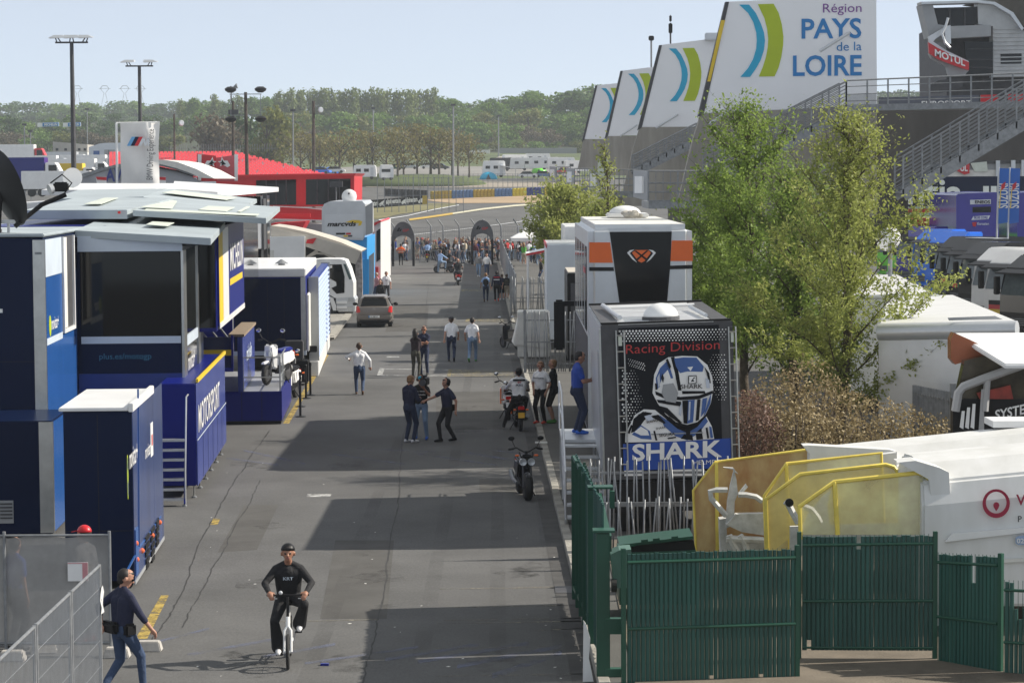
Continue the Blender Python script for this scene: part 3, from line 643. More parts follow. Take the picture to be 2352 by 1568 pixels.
# ---- blue and yellow transporter with fold-out panel
tm = thing('race_transporter', 'royal blue transporter with yellow edged fold out side panel', 'transporter', (-7.2, 60.6, 0), LZ)
MB().box(-2.4, -.02, .0, 10.6, 3.3, 5.7).build('slide_out_room', M_blue, tm, bevel=.02); MB().box(-5.4, -2.42, -2, 13, .9, 5.95).build('body', M_blue, tm, bevel=.03)
B('dark_window', M_glass, tm, -1.2, -.04, -.02, -.002, 3.4, 5.6)
pn = B('fold_out_panel', M_blue, tm, -.015, .03, .3, 10.4, 3.42, 5.85)
B('yellow_band', M_yellow, pn, .031, .036, .32, 1.7, 3.5, 5.8); B('pale_band', M_white, pn, .031, .037, 1.72, 3.8, 3.5, 5.8); B('bottom_trim', M_white, pn, .031, .045, .3, 10.4, 3.36, 3.5)
text_on(pn, 'panel_lettering', 'MICHELIN', (.037, 4.3, 4.62), UY, UZ, 5.6, .72, M_white, bold=.02, shear=.1)
B('yellow_underline', M_yellow, pn, .031, .037, 4.3, 9.6, 4.25, 4.42)
for z in (3.0, 3.15): pass
for i in range(4): MB().bar((-.9-.3*i, 9.0, 3.3), (-.4-.3*i, 9.6, 2.55), .06, .03).build('strut', M_galv, tm)
rf = slab('flap_roof', [loc_of(tm, P(*q)) for q in ((305, 483, 60), (611, 501, 60), (643, 475, 73), (387, 459, 73))], .14, M_paleblue, tm)
for a in ([(322, 478, 61.3), (395, 482, 61.3), (407, 464, 70), (396, 462, 70)], [(455, 484, 63.5), (520, 488, 63.5), (540, 478, 67), (478, 475, 67)], [(545, 488, 63.5), (553, 489, 63.5), (575, 477, 68), (566, 476, 68)], [(330, 486, 60.3), (590, 498, 60.3), (596, 494, 61.4), (336, 481.5, 61.4)]):
    slab('roof_print', [loc_of(tm, P(*q)) for q in a], .012, M_cream, rf).location.z += .03
slab('body_roof', [loc_of(tm, P(*q)) for q in ((52, 483, 60), (292, 482, 60), (398, 455, 74), (182, 452, 74))], .22, M_paleblue, tm)
slab('roof_print', [loc_of(tm, P(*q)) for q in ((192, 473, 64), (232, 473, 64), (272, 458, 71.5), (240, 458, 71.5))], .012, M_cream, tm).location.z += .05
MB().box(-.06, .0, 0, .12, 0, .06).build('red_lamp', M_tail, tm, loc=loc_of(tm, P(276, 491, 59.8)))
t4 = thing('race_transporter', 'pale roofed transporter with fold out flap, second in the blue row', 'transporter', (-7.6, 75, 0), LZ)
slab('body_roof', [loc_of(t4, P(*q)) for q in ((113, 457, 75), (330, 452, 75), (384, 433, 90), (180, 436, 90))], .25, M_paleblue, t4)
slab('flap_roof', [loc_of(t4, P(*q)) for q in ((328, 453, 75), (560, 474, 75), (590, 457, 86), (386, 433, 86))], .14, M_paleblue, t4)
slab('roof_print', [loc_of(t4, P(*q)) for q in ((372, 445, 79), (520, 462, 79), (545, 456, 82), (400, 440, 82))], .012, M_cream, t4).location.z += .04
MB().box(-6.2, -2.6, 0, 14, .9, 5.9).build('body', M_blue, t4, bevel=.03)
B('slide_out_room', M_glass, t4, -2.55, -.6, .6, 10, 3.4, 5.75)
# ---- terrace deck with planter front, gate, counter wall
dk = thing('terrace_deck', 'blue fronted terrace deck with railing between the blue transporters', 'deck', (-6.62, 71, 0), LZ)
B('front_panel', M_blue, dk, -1.72, 0, 0, .08, .1, .95, .02); B('side_panel', M_blue, dk, -.06, .0, .082, 6.5, .1, .95); B('deck_floor', M_grey, dk, -3.2, -.07, .085, 8, .83, .92)
B('plinth', M_black, dk, -1.7, -.03, .02, 6.4, .01, .095)
for x, y in ((-.05, .1), (-.05, 2.0), (-.05, 4.0), (-1.1, .1)): MB().bar((x, y, .95), (x, y, 1.95), .04).build('post', M_steel, dk)
B('glass_panel', mat('clear_glass', (.6, .65, .66), .05, 0, .02, 1, alpha=.18), dk, -.06, -.045, .12, 4.0, 1.0, 1.9)
for z in (1.35, 1.92): MB().tube([(-1.1, .1, z), (-.05, .1, z), (-.05, 4.0, z)], .02).build('rail', M_steel, dk)
MB().box(-1.25, -1.1, 0, 6, .95, 2.52).build('counter_wall', M_streak, dk, bevel=.01); B('counter_top', mat('timber_top', (.25, .19, .13), .7, 0, .2, 4, stretch=(8, 1, 1)), dk, -1.5, -1.05, -.02, 6.05, 2.53, 2.6)
text_on(dk, 'wall_lettering', 'michelin', (-1.09, 1.6, 1.7), UY, UZ, 2.6, .45, M_fascia, bold=.02)
gt = B('gate_panel', mat('smoked_glass', (.02, .03, .09), .08, 0, .1, 1, alpha=.75), dk, -2.15, -1.32, -1.5, -1.46, 1.75, 2.62)
for a in [(-2.2, -2.14, 1.7, 2.66), (-1.33, -1.27, 1.7, 2.66)]: B('gate_frame', M_blue, gt, a[0], a[1], -1.53, -1.44, a[2], a[3])
B('yellow_band', M_yellow, gt, -2.14, -1.33, -1.54, -1.51, 2.1, 2.26)
B('back_wall', M_blue, dk, -3.2, -1.9, 7.9, 8, .92, 2.6)
sg = thing('barrier_post', 'first black retractable belt post beside the terrace deck', 'barrier post', (-6.28, 73.2, 0), 0, 'black belt posts beside the deck')
MB().lathe([(.16, 0), (.16, .02), (.05, .04)], n=16).build('base', M_black, sg); MB().tube([(0, 0, .03), (0, 0, 1.05)], .036, 10).build('pole', M_black, sg); MB().lathe([(.045, .97), (.045, 1.07), (.03, 1.09)], n=10).build('belt_head', M_black, sg)
for (px, py, lb) in [(690, 934, 'second black belt post, close beside the first one'), (703, 915, 'third black belt post, next to the striped container'), (713, 908, 'fourth and farthest black belt post by the striped container')]:
    c = copy_tree(sg); c.location = G(px, py); c['label'] = lb
# ---- navy box trailer with pale ribbed container beside it
bt = thing('box_trailer', 'navy box trailer with white roof and silver frame behind the terrace', 'trailer', (-7.2, 86.4, 0), LZ)
MB().box(-2.5, 0, 0, 12.4, .94, 3.62).build('body', M_blue, bt, bevel=.02); B('front_face', M_navy, bt, -2.46, -.16, -.012, -.002, 1.06, 3.58)
MB().box(-2.54, .02, -.03, 12.4, 3.63, 3.92).build('roof', M_white, bt, bevel=.03); B('sill', M_fascia, bt, -2.52, .02, -.03, .2, .9, 1.05); B('corner_post', M_steel, bt, -.15, .015, -.02, .1, 1.06, 3.62)
B('underframe', M_black, bt, -2.3, -.1, .3, 12, .4, .88)
for y in (8.4, 9.7): MB().lathe([(.46, -.15), (.5, -.1), (.5, .1), (.46, .15)], (-.25, y, .5), (1, 0, 0), 20).build('wheel', M_rubber, bt, smooth=True)
seams(bt, 'y', -.013, 4, -2.46, -.16, 1.08, 3.56); seams(dk, 'y', -.001, 3, -1.72, 0, .12, .94)
B('awning_cover', M_offwhite, bt, .02, .12, .3, 5, 1.0, 3.0, .03)
rib = thing('ribbed_container', 'pale blue container with horizontal ribs receding along the road edge', 'container', (-6.98, 88.5, 0), LZ)
M_rib = paint('pale_blue_rib', (.50, .60, .82), .4); M_rib2 = paint('rib_groove', (.02, .045, .22), .5)  # ribs coloured paler, grooves darker, to imitate light on the corrugation
B('wall', M_rib2, rib, -.25, 0, 0, 15.5, .55, 3.5); B('kerb_base', M_white, rib, -.3, .06, -.2, 15.5, .0, .54, .02)
sme = MB().prism([(0, 0, 0), (.07, 0, .03), (.07, 0, .075), (0, 0, .105)], (0, 15.5, 0)).mesh('slat', M_rib)
for i in range(16): ob('slat', sme, rib, (.001, 0, .6+i*.178))
for y in (0, 15.4): B('end_post', M_grey, rib, -.27, .09, y-.05, y+.06, .55, 3.55)
# television crew clutter beside the container: stool, bucket
bk_ = thing('bucket', 'red bucket hanging among the black gear beside the terrace', 'bucket', G(683, 873)+Vector((0, 0, .0)))
MB().lathe([(.11, .85), (.15, 1.15), (.16, 1.16), (.14, 1.15), (.1, .88)], n=16).build('shell', M_red, bk_, smooth=True); MB().tube([(-.15, 0, 1.15), (0, 0, 1.33), (.15, 0, 1.15)], .008, 6).build('handle', M_black, bk_)
tb = thing('equipment_trolley', 'black trolley of crew equipment carrying a red bucket', 'trolley', G(681, 885)+Vector((0, .35, 0)))
B('frame', M_black, tb, -.45, .4, -.35, .5, .1, .84, .03); B('upper_box', M_dgrey, tb, -.4, .2, 0, .45, .86, 1.5, .03)
for x, y in ((-.35, -.25), (.3, -.25), (-.35, .4), (.3, .4)): MB().lathe([(.06, -.02), (.06, .02)], (x, y, .06), (1, 0, 0), 10).build('castor', M_rubber, tb)
cm_ = thing('spot_camera', 'black camera on an arm at the corner of the navy box trailer', 'camera', P(712, 805, 87))
MB().tube([(-.5, .1, -.5), (-.25, 0, -.2), (0, 0, 0)], .05).build('arm', M_black, cm_); MB().box(-.1, .25, -.1, .1, -.05, .17).build('housing', M_black, cm_, bevel=.02)
# ---- black satellite dish on the transporter roof
ds = thing('satellite_dish', 'large black satellite dish seen from behind on the navy transporter roof', 'satellite dish', (-10.75, 52.0, 5.93))
ax = Vector((.80, .52, .30)).normalized(); c0 = Vector((.18, 0, .93))
MB().lathe([(.02, -.16), (.35, -.13), (.6, -.06), (.78, .0), (.84, .05), (.80, .055), (.6, .0), (.3, -.07), (.02, -.1)], c0, ax, 36).build('reflector', mat('black_dish', (.006, .006, .007), .6, 0, .1), ds, smooth=True)
MB().tube([c0+Vector((.2, -.1, -.8)), c0+Vector((.72, .15, -.35)), c0+Vector((1.22, .25, -.14))], .05).build('feed_arm', M_black, ds)
f = MB().lathe([(.05, -.12), (.06, 0), (.11, .05), (.11, .12)], c0+Vector((.98, .2, -.0)), -ax, 14).build('feed_horn', M_silver, ds, smooth=True)
MB().box(-.15, .15, -.1, .1, -.1, .1).build('receiver', M_black, ds, bevel=.03, loc=c0+Vector((1.12, .22, .02)))
MB().tube([c0+Vector((.9, .2, .1)), c0+Vector((1.15, .2, .28)), c0+Vector((1.35, .2, .1)), c0+Vector((1.2, .2, -.1))], .015).build('cable', M_black, ds, smooth=True)
MB().tube([(0, 0, 0), (.05, -.05, .6), c0-ax*.1], .06).build('mount', M_black, ds)
# white roofs and dish behind
wr = thing('motorhome', 'white roofed motorhome behind the pale blue transporter roofs', 'motorhome', (-11, 96, 0), LZ)
slab('roof', [loc_of(wr, P(*q)) for q in ((95, 436, 92), (340, 436, 92), (420, 421, 106), (180, 421, 106))], .2, M_white, wr)
MB().box(-8, -1.6, 0, 12, .5, 6.2).build('body', M_white, wr, bevel=.05); B('end_panel', M_silver, wr, -7.2, -5.4, -.03, -.005, 5.6, 6.2)
ds2 = thing('satellite_dish', 'round white satellite dish on a mast above the white roofs', 'satellite dish', P(167, 428, 96))
MB().lathe([(.02, .1), (.25, .07), (.38, 0), (.385, -.03), (.2, .05), (.02, .07)], (0, 0, .33), (.1, 1, -.1), 28).build('reflector', M_white, ds2, smooth=True); MB().tube([(0, .08, -.1), (0, .1, .33)], .03).build('mast', M_galv, ds2)
# white slide-out unit with glass wall
wu = thing('hospitality_unit', 'white two storey hospitality unit with glass upper room and jutting flat roof', 'hospitality unit', (-9.6, 108, 0), LZ)
slab('roof', [loc_of(wu, P(*q)) for q in ((395, 434, 104), (505, 440, 104), (640, 428, 112), (560, 417, 124), (410, 416, 124))][:0] or [loc_of(wu, P(*q)) for q in ((395, 433, 104), (500, 441, 104), (640, 430, 120), (400, 416, 124))], .22, M_white, wu)
B('glass_room', M_glass, wu, -4, -1.2, -.5, 6, 3.4, 6.3); 
for x in (-4.0, -2.6, -1.2): B('glass_mullion', M_grey, wu, x-.05, x+.05, -.56, -.51, 3.4, 6.3)
B('corner_post', M_dgrey, wu, -1.15, -.98, -.6, -.4, 3.3, 6.4); B('lower_body', M_white, wu, -4.2, -1.0, -.7, 6, .5, 3.3, .03)
MB().box(-2.7, -1.1, -3, -.75, 4.1, 5.5).build('white_slide_out', M_white, wu, bevel=.03); B('slide_out_edge', M_dgrey, wu, -1.08, -1.0, -3, -.75, 4.05, 6.2)
B('lower_cabin', M_white, wu, -2.9, -1.9, -3, -.72, 2.7, 4.08, .03)
vt = thing('roof_vent', 'metal chimney vent with conical cap on a white roof strip', 'vent', P(647, 632, 90))
MB().lathe([(.12, 0), (.12, .42)], n=12).build('pipe', M_galv, vt); MB().lathe([(.26, .42), (.03, .58)], n=12).build('cap', M_galv, vt)
MB().box(-2.2, .75, -.1, 2, -.12, -.02).build('roof_strip', M_white, vt)
# ================================================================== RIGHT SIDE OF THE ROAD
def z3(x, y): return ((1250+x/2.413)/1.08844, (750+y/2.413)/1.08844)
def z1(x, y): return ((1360+x/1.96)/1.08844, (y/1.96)/1.08844)
def z2(x, y): return ((1250+x/2.613)/1.08844, (400+y/2.613)/1.08844)
def z4(x, y): return ((1860+x/2.613)/1.08844, (400+y/2.613)/1.08844)
def z5(x, y): return ((1660+x/2.218)/1.08844, (1000+y/2.218)/1.08844)
def z6(x, y): return ((1360+x/2.386)/1.08844, (1050+y/2.386)/1.08844)
def flat(t, zf, pts, Y, dy=0.0):           # picture points on an upright plane at depth Y, in the frame of thing t
    return [loc_of(t, P(*zf(x, y), Y)+Vector((0, dy, 0))) for x, y in pts]
def plate(name, t, zf, polys, Y, m, th=.01, off=0.0, parent=None):
    """upright plates traced at depth Y; polys is a list of outlines or (material index, outline)"""
    if not isinstance(m, list) and len(polys) > 1:
        return [plate(name, t, zf, [p], Y-.0016*k, m, th, off, parent) for k, p in enumerate(polys)][0]
    b = MB(); ms = m if isinstance(m, list) else [m]
    for k, p in enumerate(polys):
        if isinstance(p, tuple) and isinstance(p[0], int): b.mi = p[0]; p = p[1]
        b.prism(flat(t, zf, p, Y-off-.0016*k), t.matrix_basis.to_3x3().inverted() @ Vector((0, th, 0)))
    return b.build(name, ms, parent or t)
def lettering(name, t, zf, s, x0, y0, x1, y1, Y, m, bold=.012, shear=0.0, parent=None, slope=0.0):
    a, b_, c = flat(t, zf, [(x0, y1), (x1, y1+slope), (x0, y0)], Y)
    return text_on(parent or t, name, s, a, b_-a, c-a, (b_-a).length, (c-a).length, m, off=.004, bold=bold, shear=shear)
# ---- poster truck
st = thing('box_truck', 'black race support truck whose rear carries a printed helmet poster and two ladders', 'truck', (1.82, 47.5, 0)); st.rotation_euler = (0, -.028, 0)
M_poster = mat('poster_black', (.006, .007, .011), .35, 0, .2, 2, spec=.2); M_pblue = paint('poster_blue', (.045, .11, .32), .4); M_pnavy = paint('poster_navy', (.01, .02, .07), .4)
MB().box(0, 2.52, .0, 7.5, 1.25, 4.17).build('box_body', M_silver, st, bevel=.03); B('rear_frame', M_dgrey, st, -.005, 2.525, -.02, -.002, 1.2, 4.18)
B('rear_face', M_poster, st, .33, 2.26, -.034, -.021, 1.28, 4.12); B('underside', M_black, st, .1, 2.4, .05, 7.4, .55, 1.24); B('bumper', M_black, st, .05, 2.47, -.03, .1, .75, 1.15)
for x in (.32, 2.2):
    for y in (1.0, 2.0): MB().lathe([(.3, -.14), (.45, -.12), (.48, 0), (.45, .12), (.3, .14)], (x, y, .48), (1, 0, 0), 20).build('wheel', M_rubber, st, smooth=True)
for x in (.0, 2.16): B('roof_strip', M_dgrey, st, x+.02, x+.34, .1, 7.4, 4.172, 4.19)
pnl = B('roof_panel', mat('roof_metal', (.55, .56, .57), .35, .3, .2, 2), st, .36, 2.15, .1, 7.4, 4.172, 4.186)
for i in range(9): B('corrugation', M_silver, pnl, .5, 1.3, .35+i*.24, .42+i*.24, 4.188, 4.198)
for y in (.0, 7.3): MB().tube([(0, y+.05, 4.21), (2.5, y+.05, 4.21)], .022).build('roof_rail', M_black, st)
MB().tube([(.42, 1.2, 4.25), (.25, 5.6, 4.27)], .05).build('awning_tube', M_silver, st); MB().tube([(2.1, 1.0, 4.25), (2.0, 4, 4.27)], .04).build('awning_tube', M_silver, st)
MB().tube([(.3, 5.4, 4.23), (2.2, 5.5, 4.23)], .03).build('roof_pole', M_white, st)
dm = MB().ball((1.22, 1.1, 4.24), .35, .35, .28, 24, 7, half=True).build('dome', M_white, st, smooth=2); MB().lathe([(.37, 4.19), (.37, 4.25), (.35, 4.26)], (1.22, 1.1, 0), n=24).build('dome_base', M_dgrey, dm)
for (xa, xb) in ((1415, 1433), (1674, 1690)):
    x0 = loc_of(st, P(xa, 760, 47.4)).x; x1 = loc_of(st, P(xb, 760, 47.4)).x; lad = MB()
    lad.tube([(x0, -.06, 1.4), (x0, -.06, 4.08), (x1, -.06, 4.08), (x1, -.06, 1.4)], .016, 6); lo = lad.build('ladder', M_steel, st, smooth=True)
    for i in range(9): MB().tube([(x0, -.06, 1.5+i*.31), (x1, -.06, 1.5+i*.31)], .013, 6).build('rung', M_steel, lo)
    MB().box(x0+.04, x1-.04, -.05, -.036, 3.78, 3.98).build('marker_plate', M_cream, lo)
YP = 47.462
MLT = mat('poster_pale', (.50, .55, .64), .4, 0, .1, 3)
STROKES = [[(920, 560), (914, 450), (948, 370), (1012, 334), (1100, 326), (1196, 332), (1260, 382), (1292, 455), (1299, 540), (1284, 624), (1250, 698), (1196, 746), (1130, 765), (1056, 748), (990, 702), (940, 630)]]
plate('poster_outline', st, z3, STROKES, 47.4645, M_poster)
plate('poster_figure', st, z3, [
  (0, [(755, 858), (757, 800), (790, 740), (815, 690), (868, 658), (935, 662), (1000, 715), (1060, 780), (1130, 815), (1200, 770), (1245, 700), (1278, 760), (1292, 836), (1100, 850)]),
  (1, [(790, 800), (805, 715), (862, 672), (920, 680), (870, 725), (825, 790)]), (2, [(795, 810), (850, 752), (905, 790), (915, 840), (850, 835)]), (0, [(810, 795), (850, 762), (890, 785), (900, 815), (850, 815)]),
  (2, [(960, 690), (1010, 725), (1070, 775), (1130, 800), (1190, 765), (1240, 705), (1255, 730), (1200, 800), (1130, 845), (1060, 820), (990, 760)]), (1, [(1090, 835), (1110, 810), (1160, 812), (1165, 845)]), (1, [(1180, 800), (1215, 770), (1225, 838), (1185, 842)]),
  (0, [(920, 560), (930, 450), (960, 380), (1015, 345), (1100, 336), (1190, 340), (1250, 390), (1280, 460), (1287, 540), (1272, 620), (1240, 690), (1190, 735), (1130, 752), (1060, 735), (1000, 690), (950, 620)]),
  (1, [(1030, 345), (1052, 341), (1075, 420), (1095, 545), (1075, 545), (1055, 440)]), (2, [(1050, 352), (1110, 345), (1185, 346), (1230, 400), (1222, 432), (1130, 430), (1085, 440), (1062, 400)]), (0, [(1130, 405), (1165, 400), (1150, 428)]),
  (2, [(945, 540), (940, 470), (965, 410), (1010, 365), (1030, 420), (1045, 470), (990, 480), (965, 520)]), (0, [(960, 520), (985, 450), (1012, 420), (1030, 470), (1000, 500)]),
  (1, [(936, 548), (1000, 575), (1090, 583), (1200, 575), (1284, 545), (1284, 563), (1200, 597), (1090, 603), (1000, 596), (940, 570)]), (1, [(1098, 548), (1235, 548), (1240, 562), (1100, 566)]),
  (1, [(1100, 606), (1135, 604), (1130, 745), (1108, 742)]), (2, [(1135, 604), (1175, 600), (1165, 735), (1130, 745)]), (1, [(1190, 600), (1210, 597), (1200, 722), (1180, 730)]), (2, [(1222, 595), (1250, 588), (1238, 668), (1212, 705)]), (1, [(945, 600), (1000, 605), (1092, 612), (1092, 640), (1010, 628), (955, 618)]), (3, [(985, 510), (1045, 500), (1075, 560), (1060, 620), (1000, 610), (975, 560)]),
  (1, [(1010, 690), (1060, 735), (1130, 752), (1190, 735), (1175, 752), (1130, 772), (1060, 755)]),
  (4, [(948, 470), (962, 440), (966, 500), (956, 530)]), (1, [(935, 500), (947, 505), (950, 540), (938, 540)]), (1, [(1232, 400), (1262, 440), (1272, 500), (1262, 500), (1246, 440)]), (4, [(1240, 470), (1262, 480), (1266, 530), (1246, 530)]), (2, [(1256, 610), (1274, 560), (1270, 620), (1238, 690), (1228, 700)]), (4, [(1100, 612), (1086, 640), (1080, 690), (1092, 700), (1098, 650)]), (1, [(960, 636), (1010, 650), (1060, 700), (1100, 740), (1086, 744), (1040, 712), (990, 676)]), (4, [(1140, 612), (1150, 611), (1146, 720), (1136, 726)]), (1, [(1060, 470), (1070, 466), (1086, 540), (1078, 540)]), (1, [(1000, 360), (1012, 352), (1032, 400), (1024, 420)]), (1, [(972, 470), (980, 440), (990, 470), (984, 500)]),
  (1, [(770, 800), (790, 750), (800, 756), (782, 806)]), (1, [(830, 690), (880, 672), (890, 680), (842, 702)]), (1, [(905, 700), (955, 690), (1000, 740), (990, 745)]), (1, [(925, 790), (935, 786), (950, 846), (938, 846)]), (4, [(870, 700), (905, 690), (930, 720), (890, 730)]), (1, [(1010, 830), (1060, 822), (1064, 830), (1014, 838)]), (1, [(1240, 770), (1252, 766), (1262, 832), (1250, 834)]), (2, [(1262, 760), (1276, 765), (1286, 830), (1270, 832)]), (1, [(1120, 775), (1150, 775), (1145, 830), (1125, 830)])], YP, [M_white, M_poster, M_pblue, M_grey, MLT])
plate('poster_band', st, z3, [[(742, 868), (1393, 832), (1395, 1012), (746, 1026)]], YP, paint('band_blue', (.015, .07, .36), .35))
plate('poster_foot', st, z3, [[(750, 1027), (862, 1025), (862, 1058), (750, 1060)], [(1020, 1022), (1232, 1018), (1235, 1058), (1012, 1060)]], YP, M_white)
lettering('band_lettering', st, z3, 'SHARK', 798, 868, 1340, 972, YP-.012, M_white, .03, slope=-26)
lettering('helmets_lettering', st, z3, 'HELMETS', 1165, 966, 1345, 992, YP-.012, M_white, 0, slope=-6)
lettering('title_lettering', st, z3, 'Racing Division', 760, 270, 1325, 342, YP-.01, mat('print_red', (.45, .03, .03), .5, 0, .1), -.005, slope=-30)
lettering('helmet_lettering', st, z3, 'SHARK', 1090, 508, 1222, 535, YP-.05, M_poster, .01, slope=-3)
plate('helmet_emblem', st, z3, [(0, [(1136, 456), (1186, 453), (1186, 502), (1136, 505)]), (1, [(1141, 461), (1181, 458), (1181, 498), (1141, 501)]), (0, [(1150, 492), (1172, 462), (1176, 470), (1165, 478), (1174, 490)])], YP-.045, [M_poster, M_white])
for (s_, x0, y0, x1, y1) in [('BERING', 885, 725, 950, 742), ('SHARK', 940, 768, 1000, 782), ('SEGURA', 960, 805, 1055, 825)]:
    lettering('sleeve_lettering', st, z3, s_, x0, y0, x1, y1, YP-.03, M_poster, .01, slope=-10)
db = MB(); rr = random.Random(2)
def dot(x, y, r):
    db.add([loc_of(st, P(*z3(x+r*math.cos(a), y+r*math.sin(a)), YP)) for a in np.arange(8)*math.pi/4], [tuple(range(8))])
for j in range(5):
    for i in range(34):
        x = 722+i*20+(j % 2)*10; 
        if x < 1372: dot(x, 188+j*15-(x-720)*.018, max(1.5, 6.6-j*.45-max(0, x-1150)*.012))
for j in range(20):
    for i in range(8):
        x = 740+i*17+(j % 2)*8; y_ = 425+j*17; k = 7.0-.8*i-abs(y_-600)*.012
        if k > 1.2 and rr.random() > .12 and y_ < 745: dot(x, y_, k)
        x = 1235+i*17+(j % 2)*8; y_ = 330+j*15; k = 1.6+.5*i-abs(y_-440)*.012
        if k > 1.2 and rr.random() > .12 and x < 1365 and y_ < 610 and x > 1235+abs(y_-350)*.28: dot(x, y_, k)
for j in range(4):
    for i in range(8): dot(775+i*13+(j % 2)*6, 355+j*13+i*4, 2.2+.2*i)
tag(db.build('poster_dots', M_white, st), kind='stuff')
MB().box(.9, 1.9, -.052, -.047, 2.05, 2.07).build('hatch_seam', M_grey, st)
B('side_door', M_grey, st, -.03, -.003, .4, 1.6, 1.3, 3.6); B('side_trim', M_steel, st, -.04, -.003, -.01, .12, .9, 4.1)
# ---- silver and orange trailer
ix = thing('race_trailer', 'tall silver trailer with orange bands and a black tapering rear panel', 'trailer', (1.87, 60.6, 0))
MB().box(0, 2.55, 0, 12.6, .55, 5.86).build('body', M_silver, ix, bevel=.17, seg=5)
B('roof_plate', M_offwhite, ix, .19, 2.36, .22, 12.4, 5.856, 5.868)
YI = 60.59
plate('rear_panel', ix, z2, [[(716, 470), (1122, 468), (1118, 560), (1112, 690), (1090, 945), (782, 945), (748, 700), (735, 600)]], YI, mat('gloss_black', (.005, .005, .006), .08, 0, .1, spec=.22), .02, .01)
plate('header', ix, z2, [[(700, 445), (912, 443), (912, 432), (1120, 432), (1122, 466), (716, 468)]], YI, M_silver, .03, .02)
plate('orange_band', ix, z2, [[(583, 538), (720, 538), (737, 671), (583, 671)]], YI, M_orange, .01, .006)
plate('orange_band', ix, z2, [[(1122, 526), (1258, 526), (1260, 660), (1113, 660)]], YI, M_orange, .01, .006)
plate('black_stripe', ix, z2, [[(583, 700), (742, 700), (745, 725), (583, 725)], [(1111, 690), (1260, 685), (1260, 710), (1110, 714)]], YI, M_black, .01, .006)
plate('rear_emblem', ix, z2, [(0, [(862, 606), (884, 588), (968, 588), (986, 606), (945, 660), (924, 671), (902, 660)]), (1, [(875, 592), (890, 592), (975, 655), (962, 662)]), (1, [(972, 590), (958, 590), (880, 655), (890, 664)]),
   (2, [(878, 585), (848, 590), (830, 606), (864, 648), (896, 670), (848, 610), (856, 600)]), (2, [(970, 585), (1000, 590), (1019, 606), (985, 648), (955, 670), (1000, 610), (992, 600)])], YI, [M_orange, M_black, M_white], .008, .022)
sd_ = B('side_glass', M_glass, ix, -.012, -.004, 1.0, 11.8, 3.2, 5.3); B('side_lower', M_dgrey, ix, -.01, -.003, .5, 12, .8, 3.1)
for i in range(4): B('window_bar', M_silver, sd_, -.02, -.013, 2.6+i*2.4, 2.75+i*2.4, 3.2, 5.3)
B('red_marker', M_red, ix, -.022, -.014, 2, 3.4, 4.6, 4.75)
B('mirror_arm', M_black, ix, -.42, -.01, 13.2, 13.3, 3.2, 3.35); MB().box(-.62, -.3, 13.0, 13.2, 1.9, 3.4).build('mirror', M_black, ix, bevel=.06)
MB().box(.1, 2.4, 12.7, 14.6, .6, 3.6).build('tractor_cab', M_dgrey, ix, bevel=.15, seg=3)
for y in (7.5, 8.7, 14): MB().lathe([(.3, -.15), (.48, -.12), (.5, 0), (.48, .12), (.3, .15)], (.22, y, .5), (1, 0, 0), 18).build('wheel', M_rubber, ix, smooth=True)
hv = MB().box(.85, 2.0, 9.2, 11, 5.886, 6.0).build('roof_unit', M_white, ix, bevel=.03); MB().ball((1.35, 9.8, 6.0), .45, .45, .22, 18, 6, half=True).build('roof_dome', M_white, hv, smooth=2)
cb = MB(); rr = random.Random(4)
for i in range(9): cb.ball((rr.uniform(-.28, .28), rr.uniform(-.15, .15), rr.uniform(.05, .16)), rr.uniform(.1, .2), rr.uniform(.08, .15), rr.uniform(.06, .11), 8, 6, Euler((0, 0, rr.uniform(0, 3))).to_matrix())
tag(cb.build('cloth_bundle', M_beige, None, smooth=2, loc=(3.35, 68.9, 5.88)), 'crumpled beige cloth bundle lying on the silver trailer roof', 'cloth')
# aluminium access stairs by the poster truck
ps = thing('access_stairs', 'aluminium access stairs with tall rails leading up beside the poster truck', 'stairs', (1.05, 49.2, .11))
for k in range(7): MB().box(.03, .78, .55*k, .55*k+.35, .18*k+.1, .18*k+.14).build('tread', M_alu, ps, bevel=.006)
for x in (0, .8):
    MB().bar((x, -.1, .05), (x, 3.7, 1.25), .03, .14).build('stringer', M_alu, ps)
    rl = MB().tube([(x, -.05, .05), (x, -.05, 1.05), (x, 3.6, 2.35), (x, 6.2, 2.35), (x, 6.2, 1.3)], .02).build('handrail', M_alu, ps, smooth=True)
    MB().tube([(x, -.05, .55), (x, 3.6, 1.85), (x, 6.2, 1.85)], .014, 6).build('mid_rail', M_alu, rl)
    for i in range(5): MB().tube([(x, .7*i+.3, .2+.24*i), (x, .7*i+.3, 1.17+.25*i)], .014, 6).build('baluster', M_alu, rl)
B('platform', M_alu, ps, .0, .8, 3.85, 6.2, 1.22, 1.29)
for x, y in ((.03, 3.9), (.77, 3.9), (.03, 6.1), (.77, 6.1)): MB().bar((x, y, 0), (x, y, 1.22), .05).build('leg', M_alu, ps)
